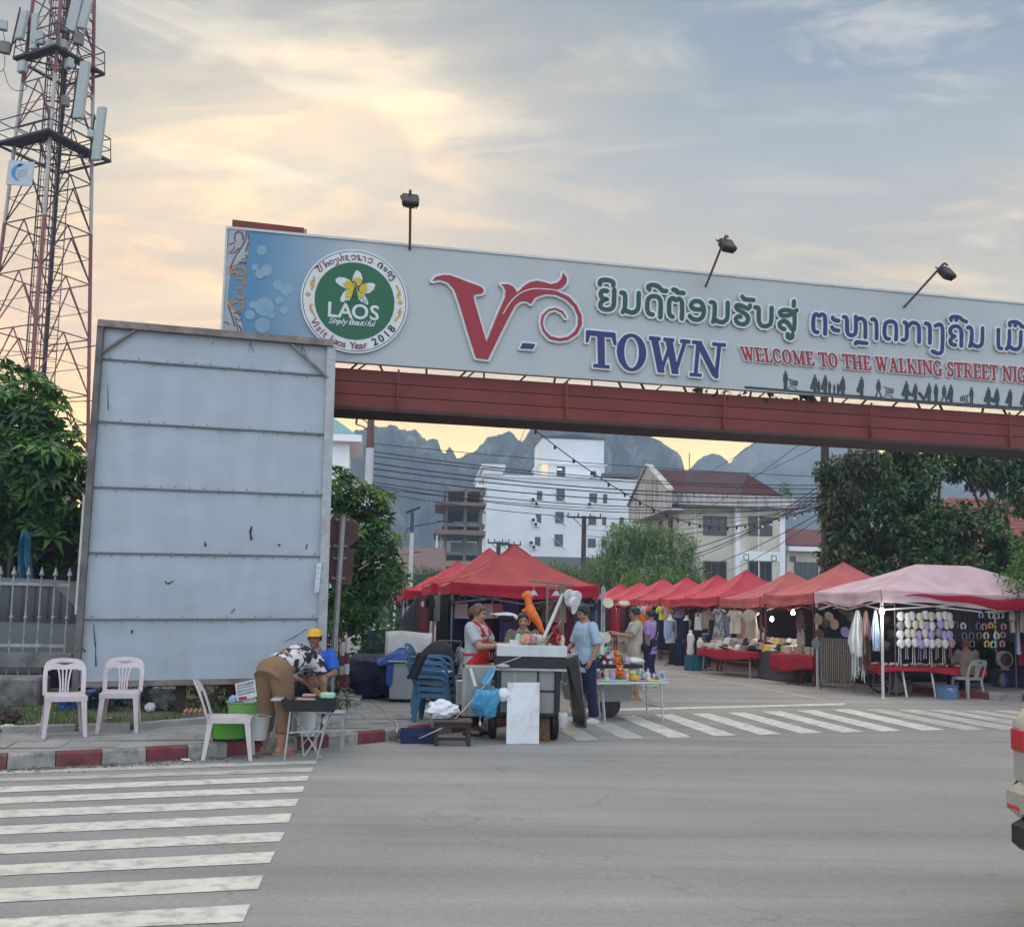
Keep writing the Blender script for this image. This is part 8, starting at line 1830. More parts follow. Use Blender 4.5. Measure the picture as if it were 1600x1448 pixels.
t=thing('toy_cart','low grey steel cart with wheel behind the toy table','cart',up_o,yw);mb=MB();mb.bev((0,0,uz_-.02),(LT*.94,.6,.035),.006);obj('top',mb,m_ss,t);mb=MB();mb.bev((0,-.3,uz_-.03),(LT*.95,.02,.06),.004);obj('edge',mb,m_black,t);mb=MB();mb.loft([[Vector((x*s_,y,z))for x,y in((-.5,-.25),(.5,-.25),(.5,.25),(-.5,.25))]for s_,z in((.88,.24),(1,.48))]);obj('trough',mb,m_zinc,t)
for x in(-.48,.48):
 for y in(-.24,.24):
  mb=MB();mb.beam((x,y,.4),(x,y,uz_-.03),.03);obj('post',mb,m_steel,t)
mb=MB();mb.lathe([(.04,-.04),(.16,-.04),(.18,0),(.16,.04),(.04,.04)],(.12,-.2,.18),20,rot=Matrix.Rotation(rad(90),3,'X'));obj('wheel',mb,m_black,t,smooth=True)
def toy(kind,p,m,m2,yaw,s_):
 t=None;mb=MB();R_=Matrix.Rotation(yaw,3,'Z')
 if kind=='bear':
  mb.ell((0,0,.5),(.38,.32,.45));mb.ell((0,0,1.15),(.36,.33,.33));mb.ell((-.27,0,1.43),(.13,.08,.13),None,8,6);mb.ell((.27,0,1.43),(.13,.08,.13),None,8,6);mb.ell((-.38,-.12,.6),(.13,.13,.26),None,8,6);mb.ell((.38,-.12,.6),(.13,.13,.26),None,8,6);mb.ell((-.22,-.28,.15),(.16,.26,.15),None,8,6);mb.ell((.22,-.28,.15),(.16,.26,.15),None,8,6);mb.cur=1;mb.ell((0,-.32,1.08),(.15,.08,.11),None,8,6)
 elif kind=='truck':
  mb.bev((0,0,.42),(1.3,.6,.4),.06);mb.bev((-.36,0,.8),(.5,.55,.45),.08);mb.cur=1
  for x in(-.4,.4):
   for y in(-.3,.3):
    mb.lathe([(.05,-.08),(.22,-.08),(.22,.08),(.05,.08)],(x,y,.22),12,rot=Matrix.Rotation(rad(90),3,'X'))
  mb.bev((.3,0,.75),(.6,.5,.28),.04)
 elif kind=='bottle':
  mb.lathe([(.28,0),(.3,.1),(.3,.8),(.12,1.0),(.1,1.15)],(0,0,0),12);mb.cur=1;mb.lathe([(.13,1.12),(.13,1.3),(.05,1.36)],(0,0,0),10)
 elif kind=='pack':
  mb.bev((0,0,.5),(.7,.14,1.0),.04,Matrix.Rotation(rad(-18),3,'X'));mb.cur=1;mb.ell((0,-.1,.55),(.22,.1,.3),None,8,6)
 elif kind=='flat':
  mb.bev((0,0,.08),(1.6,.9,.16),.05);mb.cur=1;mb.ell((.2,0,.2),(.4,.25,.12),None,8,6)
 elif kind=='duck':
  mb.ell((0,0,.35),(.5,.32,.35));mb.ell((-.3,0,.85),(.25,.23,.25));mb.tube([(.4,0,.45),(.62,0,.7)],[.18,.04],8);mb.cur=1;mb.tube([(-.5,0,.85),(-.7,0,.82)],[.09,.03],8)
 mb.v=[R_@(v*s_)+Vector(p)for v in mb.v]
 return obj({'bear':'plush_bear','truck':'toy_truck','bottle':'toy_bottle','pack':'toy_pack','flat':'toy_packet','duck':'toy_duck'}[kind],mb,[m,m2],smooth=True)
up_list=[('truck','yellow','black'),('bear','cream','brown'),('truck','orange','black'),('pack','white','pale blue'),('truck','teal','black'),('bear','pink','white'),('truck','maroon','white'),('bottle','white','navy'),('bear','orange','peach'),('bear','green','white'),('pack','lilac','white')]
for i,(k,c,c2_)in enumerate(up_list):
 p=up_o+m3@Vector((-.52+i*.093,-.2+.1*(i%2),uz_));tag(toy(k,p,cm(c),cm(c2_),yw+rnd.uniform(-.5,.5),rnd.uniform(.115,.15)),c+' '+{'bear':'plush','pack':'boxed toy'}.get(k,'toy '+k)+', '+ORD[i]+' along the front of the upper toy shelf','toy','toys on the upper shelf')
for i,(k,c,c2_)in enumerate([('bear','white','black'),('bear','pink','white'),('bear','dusty pink','white'),('bear','cream','brown'),('bear','white','pink'),('bear','maroon','white'),('bear','mint','white'),('bear','pink','cream'),('bear','mint','white'),('pack','pale blue','white'),('pack','lilac','navy')]):
 p=up_o+m3@Vector((-.44+i*.083,.12+.06*(i%3),uz_));tag(toy(k,p,cm(c),cm(c2_),yw+rnd.uniform(-.8,.8),rnd.uniform(.15,.20)),c+' '+{'bear':'plush','pack':'boxed toy'}[k]+', '+ORD[i]+' along the back of the upper toy shelf','toy','toys on the upper shelf')
for i,(k,c,c2_)in enumerate([('duck','neon yellow','orange'),('flat','white','lilac'),('flat','mint','white'),('pack','lilac','pale blue'),('flat','mint','green'),('pack','pink','white'),('duck','yellow','orange'),('flat','pink','purple'),('bottle','white','pale blue'),('flat','neon yellow','green'),('pack','pale blue','grey'),('bottle','pale blue','white'),('flat','orange','red'),('pack','dusty pink','maroon'),('flat','red','peach'),('flat','teal','navy'),('duck','orange','yellow'),('flat','lilac','pink'),('flat','pale blue','white'),('pack','grey','white'),('flat','peach','pink'),('flat','white','red'),('pack','white','mint'),('bear','grey','white'),('pack','grey','lilac'),('flat','pale blue','white'),('pack','pink','white'),('bear','orange','white'),('duck','orange','red'),('pack','mint','white'),('bottle','mint','white'),('pack','peach','maroon'),('pack','purple','white')]):
 r_,q=divmod(i,11);p=tc0+m3@Vector((-LT*.45+q*LT*.089+r_*.03,-.19+r_*.17,th_+.002));tag(toy(k,p,cm(c),cm(c2_),yw+rnd.uniform(-.6,.6),rnd.uniform(.11,.15)),c+' '+{'flat':'toy packet','pack':'boxed toy'}.get(k,'toy '+k)+', '+ORD[q]+[' along the front',' along the middle',' along the back'][r_]+' of the folding toy table','toy','toys on the folding table')
mb=lump(up_o+m3@Vector((LT*.40,-.12,uz_)),(.20,.13,.05),71,.18,2);tag(obj('plush_cushion',mb,cm('white'),smooth=True),'long white plush cushion at the end of the upper toy shelf','cushion')
sp0=Vector((P(940,1000,15.9).x,15.9,0));t=thing('display_stand','grey pole stand with wire grid and white discs at the toy stall','stand',sp0);zt_=P(940,918,15.9).z;mb=MB()
for dx_ in(-.0,.035):
 mb.tube([(dx_,0,0),(dx_,0,zt_)],.016,7)
mb.tube([(0,0,zt_-.02),(.03,.02,zt_+.02)],.016,7);obj('pole',mb,m_steel,t);mb=MB()
for k in range(9):
 mb.beam((-.26+k*.03,.02,.75),(-.26+k*.03,.02,zt_-.38),.006)
for k in range(14):
 mb.beam((-.27,.02,.75+k*.05),(-.01,.02,.75+k*.05),.006)
obj('grid',mb,m_fgrey,t)
for i,(x,y,rx_)in enumerate([(950,942,62),(975,942,108),(946,996,85)]):
 c=P(x,y,15.75);mb=MB();mb.lathe([(.02,-.018),(.082,-.015),(.088,0),(.082,.015),(.02,.018)],(0,0,0),22,rot=Matrix.Rotation(rad((18,-4,0)[i]),3,'Y')@Matrix.Rotation(rad((62,20,85)[i]),3,'X'));mb.v=[v+c for v in mb.v];mb.tube([c,Vector((sp0.x+.02,sp0.y,c.z-.06))],.006,5);tag(obj('white_disc',mb,cm('cream'),smooth=True),['tilted white disc lamp against the stand pole','flat white disc lamp reaching out from the stand','lower round white disc on the stand'][i],'disc lamp','white discs on the stand')
p=G(928,1126);t=thing('plastic_stool','worn pinkish white plastic stool behind the light blue shirted man','stool',p+Vector((-.02,.14,0)),rad(10));mb=MB();mb.bev((0,0,.44),(.28,.28,.03),.01);obj('seat',mb,m_cpk,t)
for x in(-1,1):
 for y in(-1,1):
  mb=MB();mb.beam((x*.12,y*.12,.43),(x*.155,y*.155,0),.035,.03);obj('leg',mb,m_cpk,t)
plastic_chair('grey white plastic chair at the trinket stall, its back to the street',fr(1512,1086,-.1).xy.to_3d(),yF+rad(180)+.15,mat('plastic_grey_white',(.36,.35,.33),.5,.08),'far chairs')
m_skin=mat('skin_tan',(.33,.17,.105),.55,.08,8);m_skin2=mat('skin_brown',(.21,.105,.065),.55,.08,8);m_hair=mat('hair_black',(.012,.010,.010),.45,.3,30,.3,90,stretch=(1,1,.2));m_hair2=mat('hair_brown',(.11,.05,.025),.45,.3,30,.3,90,stretch=(1,1,.2));m_lip=flat('lip',(.20,.06,.05));m_shoe=flat('sandal_tan',(.30,.17,.12))
def taper(pts,rs,mb,n=12):
 q=smooth_line([Vector(p)for p in pts],1);k=len(q)-1;m=len(rs)-1
 rr=[rs[min(int(i*m/k),m-1)]+(rs[min(int(i*m/k),m-1)+1]-rs[min(int(i*m/k),m-1)])*(i*m/k-min(int(i*m/k),m-1))for i in range(k+1)]
 mb.tube(q,rr,n)
 for p,r in((q[0],rr[0]),(q[-1],rr[-1])):
  mb.ell(p,(r,r,r),None,10,8)
def hand(mb,w,d,nrm,side,curl):
 d=d.normalized();nrm=(nrm-d*nrm.dot(d)).normalized();s_=d.cross(nrm)*side
 R_=Matrix((s_,d,nrm)).transposed();mb.ell(w+d*.045,(.040,.055,.017),R_,10,8)
 for k,(o_,l)in enumerate([(-.030,.058),(-.010,.070),(.010,.075),(.029,.066)]):
  p=w+d*.08+s_*o_;pts=[p-d*.02,p];a=0
  for q in range(3):
   a+=curl*(.5,.75,.6)[q]+.05*k;p=p+(d*math.cos(a)+nrm*math.sin(a))*l*(.45,.32,.23)[q];pts.append(p)
  mb.tube(pts,[.0095,.0095,.009,.0085,.007],7);mb.ell(pts[-1],(.007,)*3,None,6,4)
 p=w+d*.022+s_*.028;e=(s_*.8+d*.55+nrm*.35).normalized();mb.tube([p-s_*.015,p+e*.03,p+e*.045+d*.016+nrm*.012],[.0125,.0105,.0075],7)
def person(label,loc,rz,J,skin,hair,top,bottom,shoes,bulk=1.0,sleeve=.6,legf=.95,head=(0,0),hs='short',extra=None,sc_=1.0,vox=.011,curl=.5,legw=1.0,group=None):
 t=thing('person',label,'person',loc,rz,group);V=lambda k:Vector(J[k])*sc_
 sp=[V('pelvis'),V('waist'),V('chest'),V('neck')];lat=(V('shR')-V('shL')).normalized();lat0=(V('hipR')-V('hipL')).normalized()
 pr=[(.165,.118),(.17,.122),(.148,.108),(.165,.118),(.172,.105),(.10,.075),(.05,.052)]
 cs=[sp[0]+(sp[0]-sp[1]).normalized()*.09,sp[0],sp[1],sp[2],sp[2].lerp(sp[3],.62),sp[2].lerp(sp[3],.93),sp[3]+(sp[3]-sp[2]).normalized()*.05]
 def torso(mb,g,i0=0,i1=7,ext=0.0):
  rings=[]
  for i in range(i0,i1):
   tg=(cs[min(i+1,6)]-cs[max(i-1,0)]).normalized();x=lat0.lerp(lat,i/6);x=(x-tg*x.dot(tg)).normalized();y=tg.cross(x);b_=bulk if i<5 else 1+(bulk-1)*.4
   c=cs[i]-(tg*ext if i==i0 else Vector())
   rings.append([c+x*((pr[i][0]*b_*sc_+g)*math.cos(a))+y*((pr[i][1]*b_*sc_+g)*math.sin(a))for a in(2*math.pi*k/20 for k in range(20))])
  mb.loft(rings)
 hc=V('head');Rh=Matrix.Rotation(rad(head[0]),3,'Z')@Matrix.Rotation(rad(head[1]),3,'X');h_=lambda x,y,z:hc+Rh@(Vector((x,y,z))*sc_)
 mb=MB();torso(mb,0);taper([sp[3]-(sp[3]-sp[2]).normalized()*.02,sp[3].lerp(hc,.6)],[.056*sc_,.052*sc_],mb)
 mb.ell(h_(0,-.008,.025),(.076*sc_,.094*sc_,.090*sc_),Rh,16,12);mb.ell(h_(0,.018,-.038),(.060*sc_,.070*sc_,.072*sc_),Rh,14,10);mb.ell(h_(0,.075,-.088),(.026*sc_,.018,.018),Rh,8,6)
 mb.tube([h_(0,.086,.012),h_(0,.100,-.022),h_(0,.086,-.034)],[.008,.014,.012],8)
 for s_ in(-1,1):
  mb.ell(h_(s_*.077,-.006,-.005),(.010,.02,.032),Rh,8,6);mb.ell(h_(s_*.036,.070,-.022),(.024,.02,.02),Rh,8,6)
 for s_,k in((1,'R'),(-1,'L')):
  sh,el,wr=V('sh'+k),V('el'+k),V('wr'+k);taper([sh,el],[.054*bulk*sc_,.042*bulk*sc_],mb);taper([el,wr],[.042*bulk*sc_,.028*sc_],mb)
  nr=Vector(J.get('palm'+k,(0,0,-1)if abs((wr-el).normalized().z)<.8 else(-s_,.3,0)));hand(mb,wr,(wr-el)+Vector(J.get('hd'+k,(0,0,0))),nr,s_,curl)
  hp_,kn,an=V('hip'+k),V('kn'+k),V('an'+k);taper([hp_,kn],[.088*bulk*sc_,.060*bulk*sc_],mb);taper([kn,kn.lerp(an,.35),an],[.058*bulk*sc_,.060*bulk*sc_,.038*sc_],mb)
  ft=Vector(J.get('ft'+k,(.15*s_,1,0))).normalized();f0=Vector((an.x,an.y,max(an.z-.035,0)));Rf=Matrix.Rotation(-math.atan2(ft.x,ft.y),3,'Z');mb.ell(f0+ft*.06,(.042,.115,.034),Rf,12,8);mb.ell(f0-ft*.025,(.034,.04,.04),Rf,10,8)
 obj('body',remeshed(mb,vox,3),skin,t,smooth=True,sharp=80)
 for s_ in(-1,1):
  mb=MB();mb.ell(h_(s_*.032,.078,.008),(.015,.009,.0065),Rh,8,6);obj('eye',mb,m_black,t,smooth=True);mb=MB();mb.beam(h_(s_*.016,.085,.026),h_(s_*.050,.072,.028),.008,.006);obj('eyebrow',mb,m_hair,t)
 mb=MB();mb.ell(h_(0,.083,-.060),(.024,.009,.008),Rh,10,6);obj('mouth',mb,m_lip,t,smooth=True)
 mb=MB();rings=[]
 for j in range(13):
  a=math.pi*(.02+.62*j/12);ring=[]
  for k in range(26):
   b_=2*math.pi*k/26;d=Vector((math.sin(a)*math.cos(b_),math.sin(a)*math.sin(b_),math.cos(a)));fr_=max(0,d.y)
   z=d.z
   if fr_>.25 and z<.52:
    z=.52+(z-.52)*.06;q=math.sqrt(max(0,1-z*z));l=math.hypot(d.x,d.y)or 1;d=Vector((d.x/l*q,d.y/l*q,z))
   r_=1.10+.045*nz3((d.x*7,d.y*7,d.z*3));ring.append(h_(d.x*.080*r_,-.010+d.y*.098*r_,.022+d.z*.098*r_))
  rings.append(ring)
 mb.loft(rings)
 if hs=='bun':
  mb.ell(h_(0,-.115,.045),(.05,.042,.05),Rh,12,9)
 elif hs=='tied':
  mb.ell(h_(0,-.105,.0),(.05,.04,.06),Rh,10,8)
 obj('hair',mb,hair,t,smooth=True,sharp=80)
 if top:
  mb=MB();torso(mb,.016,{'long':0,'short':2}.get(top[0],1),6,{'long':.10,'short':.10}.get(top[0],.07))
  for k in 'RL':
   sh,el,wr=V('sh'+k),V('el'+k),V('wr'+k);e=sh.lerp(el,min(1,sleeve));q=[sh,sh.lerp(e,.5),e];mb.tube(q,[.068*bulk*sc_,.069*bulk*sc_,.066*bulk*sc_],14);mb.ell(sh,(.066*bulk*sc_,)*3,None,12,8)
   if sleeve>1:
    f=el.lerp(wr,sleeve-1);mb.tube([el,f],[.058*bulk*sc_,.045*sc_],12);mb.ell(el,(.058*bulk*sc_,)*3,None,10,8)
  rm=remeshed(mb,vox,3);rm.v=[v+Vector((nz3(v*9),nz3(v*9+Vector((5,0,0))),0))*.011+v.normalized()*.007*nz3((v.x*14,v.y*14,v.z*26))for v in rm.v];obj('shirt',rm,top[1],t,smooth=True,sharp=80)
 if bottom:
  mb=MB();torso(mb,.014,0,3 if bottom[0]=='high' else 2,.03)
  if bottom[0]=='high':
   for k in 'RL':
    mb.ell(V('hip'+k)+Vector((0,-.015,.045)),(.118,.118,.15),None,14,10)
  for k in 'RL':
   hp_,kn,an=V('hip'+k),V('kn'+k),V('an'+k);mb.tube([hp_+(hp_-kn).normalized()*.03,hp_.lerp(kn,.5),kn],[.108*bulk*sc_,.096*bulk*legw*sc_,.078*bulk*legw*sc_],14)
   if legf>.5:
    mb.tube([kn+(hp_-kn).normalized()*.02,kn.lerp(an,(legf-.5)*2)],[.079*bulk*legw*sc_,.070*legw*bulk*sc_],14);mb.ell(kn,(.078*bulk*legw*sc_,)*3,None,12,8)
  rm=remeshed(mb,vox,3);rm.v=[v+Vector((nz3(v*8),nz3(v*8+Vector((5,0,0))),0))*.010+Vector((.006*nz3((v.x*20,v.y*20,v.z*6)),.006*nz3((v.x*20+4,v.y*20,v.z*6)),0))for v in rm.v];obj(bottom[0]if bottom[0]!='high' else 'trousers',rm,bottom[1],t,smooth=True,sharp=80)
 for s_,k in((1,'R'),(-1,'L')):
  if shoes:
   an=V('an'+k);ft=Vector(J.get('ft'+k,(.15*s_,1,0))).normalized();f0=Vector((an.x,an.y,0+max(an.z-.08,0)));Rf=Matrix.Rotation(-math.atan2(ft.x,ft.y),3,'Z');mb=MB()
   mb.loft([[f0+ft*.045+Rf@Vector((.050*s2*math.cos(a)*(1+.12*math.sin(a)),.145*s2*math.sin(a),z))for a in(2*math.pi*q/18 for q in range(18))]for s2,z in((.94,.0),(1,.01),(1,.026),(.95,.03))])
   if shoes[0]=='shoe':
    mb.ell(f0+ft*.05+Vector((0,0,.035)),(.047,.13,.045),Rf,12,8)
   else:
    mb.tube([f0+ft*.05+Rf@Vector((-.045,0,.02)),f0+ft*.07+Vector((0,0,.075)),f0+ft*.05+Rf@Vector((.045,0,.02))],.012,6)
   obj(shoes[0],mb,shoes[1],t,smooth=True)
 if extra:
  extra(t,V,h_,Rh,torso)
 return t
ST=dict(pelvis=(0,0,.90),waist=(0,.0,1.06),chest=(0,.01,1.24),neck=(0,-.01,1.41),head=(0,.02,1.545),shR=(.18,-.01,1.365),shL=(-.18,-.01,1.365),elR=(.235,-.03,1.10),elL=(-.235,-.03,1.10),wrR=(.245,.04,.87),wrL=(-.245,.04,.87),hipR=(.088,0,.87),hipL=(-.088,0,.87),knR=(.10,.02,.48),knL=(-.10,.02,.48),anR=(.105,-.02,.08),anL=(-.105,-.02,.08))
J=dict(pelvis=(0,-.02,.86),waist=(0,.13,.985),chest=(0,.33,1.03),neck=(0,.53,.97),head=(.0,.60,.79),shR=(.18,.44,.96),shL=(-.18,.46,.96),elR=(.21,.50,.77),elL=(-.17,.62,.76),wrR=(.17,.55,.62),wrL=(-.12,.66,.64),hipR=(.11,-.02,.82),hipL=(-.11,-.02,.82),knR=(.13,.03,.46),knL=(-.13,.02,.46),anR=(.125,-.01,.08),anL=(-.125,-.03,.08),hdR=(0,.2,0),hdL=(0,.2,0))
m_floral=mat('shirt_floral',(.52,.48,.48),.8,.1,8)
nt=m_floral.node_tree;N=nt.nodes;L=nt.links;b=N['Principled BSDF'];src=b.inputs['Base Color'].links[0].from_socket
tx_=N.new('ShaderNodeTexCoord');nn=N.new('ShaderNodeTexNoise');nn.inputs['Scale'].default_value=9;nn.inputs['Detail'].default_value=7;nn.inputs['Distortion'].default_value=1.2;L.new(tx_.outputs['Object'],nn.inputs['Vector']);rr_=N.new('ShaderNodeMapRange');rr_.inputs[1].default_value=.47;rr_.inputs[2].default_value=.52;L.new(nn.outputs[0],rr_.inputs[0]);mm=N.new('ShaderNodeMix');mm.data_type='RGBA';L.new(rr_.outputs[0],mm.inputs[0]);L.new(src,mm.inputs[6]);mm.inputs[7].default_value=(.012,.012,.02,1);L.new(mm.outputs[2],b.inputs['Base Color'])
m_khk=cloth('trousers_khaki',(.185,.105,.055),.05)
person('person in black and white floral shirt and brown cropped trousers bending over the tray',G(424,1179)+Vector((0,.06,0)),rad(-36),J,m_skin,m_hair,('short',m_floral),('high',m_khk),('sandal',m_shoe),1.15,.62,.80,(0,-75),legw=1.05)
J=dict(pelvis=(0,.0,.42),waist=(0,.02,.56),chest=(0,.05,.74),neck=(0,.06,.91),head=(0,.10,1.04),shR=(.19,.05,.865),shL=(-.19,.05,.865),elR=(.29,.14,.63),elL=(-.27,.14,.63),wrR=(.12,.32,.56),wrL=(-.08,.34,.55),hipR=(.10,.04,.42),hipL=(-.10,.04,.42),knR=(.20,.42,.46),knL=(-.18,.42,.46),anR=(.17,.38,.08),anL=(-.16,.38,.08),palmR=(-1,0,.3),palmL=(1,0,.3))
def capx(t,V,h_,Rh,torso):
 m_y=mat('cap_yellow',(.62,.33,.015),.7,.08);mb=MB();rings=[]
 for j in range(8):
  a=math.pi*.5*(1-j/7.2);rings.append([h_(.092*math.cos(b_)*math.sin(math.pi/2-a+.0)if False else.092*math.cos(b_)*math.cos(math.pi/2-a),-.005+.108*math.sin(b_)*math.cos(math.pi/2-a),.045+.085*math.sin(math.pi/2-a))for b_ in(2*math.pi*k/20 for k in range(20))])
 mb.loft(rings);v=[h_(.088*math.sin(rad(a)),.1*math.cos(rad(a)),.050)for a in range(-75,76,15)]+[h_(.09*math.sin(rad(a)),.1*math.cos(rad(a))+.075*math.cos(rad(a*.9)),.030)for a in range(75,-76,-15)];mb.poly(v,Rh@Vector((0,0,.007)));obj('cap',mb,m_y,t,smooth=True)
 mb=MB()
 for x,z in((-.05,.73),(.015,.70)):
  mb.tube(smooth_line([Vector((x,.185,z-.035)),Vector((x-.02,.19,z)),Vector((x+.01,.19,z+.04)),Vector((x+.045,.185,z+.01)),Vector((x+.03,.18,z-.04))]),.008,5)
 obj('shirt_print',mb,mat('print_gold',(.42,.33,.12),.6),t)
sm=P(492,1060,12.75);sm.z=.155
person('person in yellow cap and bright blue T-shirt seated behind the tray',sm,rad(178),J,m_skin2,m_hair,('shirt',cloth('tee_blue',(.012,.085,.42),.05)),('trousers',cm('black')),('shoe',cm('black')),1.04,.85,.92,(0,0),extra=capx)
t=thing('plastic_stool','white plastic stool under the seated man in the yellow cap','stool',sm+Vector((0,.02,0)),0);mb=MB();mb.bev((0,0,.31),(.30,.28,.03),.01);obj('seat',mb,cm('white'),t)
for x in(-1,1):
 for y in(-1,1):
  mb=MB();mb.beam((x*.12,y*.11,.30),(x*.15,y*.14,0),.035,.03);obj('leg',mb,cm('white'),t)
def apron(t,V,h_,Rh,torso):
 m_ap=cloth('apron_red',(.42,.008,.010),.05);mb=MB();w=lambda x,y,z:Vector((x,y,z))
 def ap(u,v):
  if v<.28:
   a=(u-.5)*(1.45+v*1.2);r0,r1=.192,.155
  else:
   q=min(1,(v-.28)*5);a=(u-.5)*(1.79+1.9*q);r0,r1=.215+.03*v,.170+.03*v
  return w(r0*math.sin(a),r1*math.cos(a)+.008*math.sin(u*24)*v,1.28-.80*v)
 mb.grid(ap,24,18);a_=obj('apron',mb,m_ap,t,smooth=True,thick=.008)
 mb=MB()
 for s_ in(-1,1):
  mb.tube(smooth_line([w(s_*.085,.165,1.27),w(s_*.105,.11,1.37),w(s_*.075,.03,1.425),w(s_*.05,-.05,1.43)]),.020,6);mb.tube([w(s_*.19,.06,1.03),w(s_*.2,-.05,1.02),w(s_*.05,-.15,1.02)],.016,6);obj('apron_strap',mb,m_ap,t,smooth=True);mb=MB()
 mb=MB()
 mb.tube([w(-.095+.19*k/8,.172-.006*abs(k-4),1.272)for k in range(9)],.007,5);mb.tube([w(-.06+.05*math.cos(a),.185,1.02+.06*math.sin(a))for a in(rad(-200+230*k/10)for k in range(11))],.007,5)
 for x0 in(-.07,-.02,.04):
  for r_ in(0,1):
   mb.tube([w(x0+q*.010+r_*.01,.185+.004*r_,.90-r_*.05+(.012 if q%2 else-.012))for q in range(5)],.004,4)
 obj('apron_print',mb,cm('cream'),a_)
J=dict(ST);J.update(elR=(.25,.16,1.13),elL=(-.24,.14,1.13),wrR=(.12,.38,1.14),wrL=(-.07,.40,1.15),head=(0,.03,1.545),hdR=(-.1,.2,-.02),hdL=(.1,.2,-.02))
person('person in grey T-shirt and red apron reaching over the cart tray',Vector((P(744,1000,13.35).x,13.35,0)),rad(-112),J,m_skin,m_hair2,('shirt',cloth('tee_grey',(.34,.34,.35),.05)),('trousers',cm('black')),('sandal',cm('black')),1.14,.8,.95,(8,-12),'tied',apron)
J=dict(ST);J.update(elR=(.24,.10,1.10),elL=(-.24,.10,1.10),wrR=(.13,.33,1.16),wrL=(-.10,.34,1.16),head=(0,.03,1.545))
person('person in olive grey top standing behind the cart facing the road',Vector((P(817,1000,14.3).x,14.3,0)),rad(176),J,m_skin,m_hair,('shirt',cloth('top_olive',(.12,.10,.075),.05)),('trousers',cm('black')),('sandal',cm('black')),1.02,.8,.95,(4,-6),'tied',None,.935)
def backpack(t,V,h_,Rh,torso):
 mb=MB();mb.bev((0,-.20,1.13),(.28,.15,.40),.05);obj('backpack',mb,mat('pack_white_green',(.50,.55,.45),.7,.3,12,dirt=(.15,.4,.12),dscale=9),t,smooth=True);mb=MB()
 for s_ in(-1,1):
  mb.tube(smooth_line([Vector((s_*.11,-.14,1.34)),Vector((s_*.12,.0,1.435)),Vector((s_*.125,.115,1.33)),Vector((s_*.15,.09,1.12)),Vector((s_*.17,-.1,1.0))]),.014,6)
 obj('strap',mb,cm('mint'),t);mb=MB();mb.tube(smooth_line([Vector((-.07,.07,1.415)),Vector((-.04,.105,1.385)),Vector((0,.125,1.345)),Vector((.04,.105,1.385)),Vector((.07,.07,1.415)),Vector((.075,-.03,1.44)),Vector((-.075,-.03,1.44)),Vector((-.07,.07,1.415))],1),.017,6);obj('collar',mb,MATS['shirt_light_blue'],t,smooth=True)
 mb=MB();mb.bev((-.07,.137,1.235),(.03,.008,.016),.003);obj('shirt_emblem',mb,m_ink_,t)
m_ink_=mk_ink
m_lb=cloth('shirt_light_blue',(.34,.44,.56),.05)
J=dict(ST);J.update(elL=(-.26,-.05,1.10),wrL=(-.25,.06,.88),elR=(.24,.04,1.11),wrR=(.20,.22,.98),head=(0,.04,1.55),ftR=(.25,1,0),ftL=(-.2,1,0),anR=(.11,.03,.08),anL=(-.12,-.10,.08),knL=(-.115,-.03,.48))
person('person in light blue shirt and dark trousers looking down at the cart',G(915,1129)+Vector((-.02,.06,0)),rad(118),J,m_skin,m_hair,('long',m_lb),('trousers',cm('navy')),('shoe',cm('white')),1.06,.95,.98,(0,-22),'short',backpack,1.015)
def strapbag(t,V,h_,Rh,torso):
 mb=MB();mb.tube(smooth_line([Vector((.12,.10,1.36)),Vector((.13,-.10,1.38)),Vector((-.02,-.17,1.15)),Vector((-.18,-.12,.98))]),.018,6);mb.bev((-.16,-.14,.96),(.24,.10,.17),.03);obj('shoulder_bag',mb,cm('black'),t,smooth=True)
J=dict(ST);J.update(elL=(-.25,.12,1.14),wrL=(-.12,.38,1.17),elR=(.25,.12,1.14),wrR=(.10,.40,1.20))
fp=G(992,1093);person('person in beige T-shirt with black shoulder bag holding something small',fp,rad(92),J,m_skin,m_hair,('long',cloth('tee_beige',(.42,.38,.33),.05)),('shorts',cm('beige')),('sandal',m_shoe),1.05,.85,.46,(0,-10),'short',strapbag,1.02,.014)
J=dict(ST);J.update(wrL=(-.25,.08,.90))
pp=P(1016,1000,22.6);pp.z=0;person('person in loose lilac shirt with dark hair tied back, walking away',pp,rad(62),J,m_skin,m_hair,('long',cloth('shirt_lilac',(.36,.24,.50),.08)),('trousers',cm('navy')),('shoe',cm('white')),1.08,.95,.98,(10,0),'bun',strapbag,1.0,.014)
J=dict(pelvis=(0,0,.36),waist=(0,.03,.52),chest=(0,.05,.70),neck=(0,.05,.87),head=(0,.08,1.0),shR=(.19,.04,.82),shL=(-.19,.04,.82),elR=(.27,.12,.58),elL=(-.27,.12,.58),wrR=(.14,.34,.55),wrL=(-.14,.34,.55),hipR=(.1,.03,.36),hipL=(-.1,.03,.36),knR=(.16,.42,.42),knL=(-.16,.42,.42),anR=(.14,.36,.08),anL=(-.14,.36,.08))
q=P(731,1050,19.4);q.z=0;person('person in grey top crouched on a low seat under the near canopy',q,rad(-20),J,m_skin,m_hair,('shirt',cloth('tee_grey',(.34,.34,.35))),('trousers',cm('black')),('sandal',cm('black')),1.1,.85,.95,(10,-15),'tied',None,1.0,.014)
mb=MB();mb.bev(q+Vector((0,0,.12)),(.32,.3,.24),.02);tag(obj('low_stool',mb,m_bluep),'low stool under the crouched person beneath the near canopy','stool')
J=dict(J);J.update({k:(v[0],v[1],v[2]+.10)for k,v in J.items()if not k.startswith('an')})
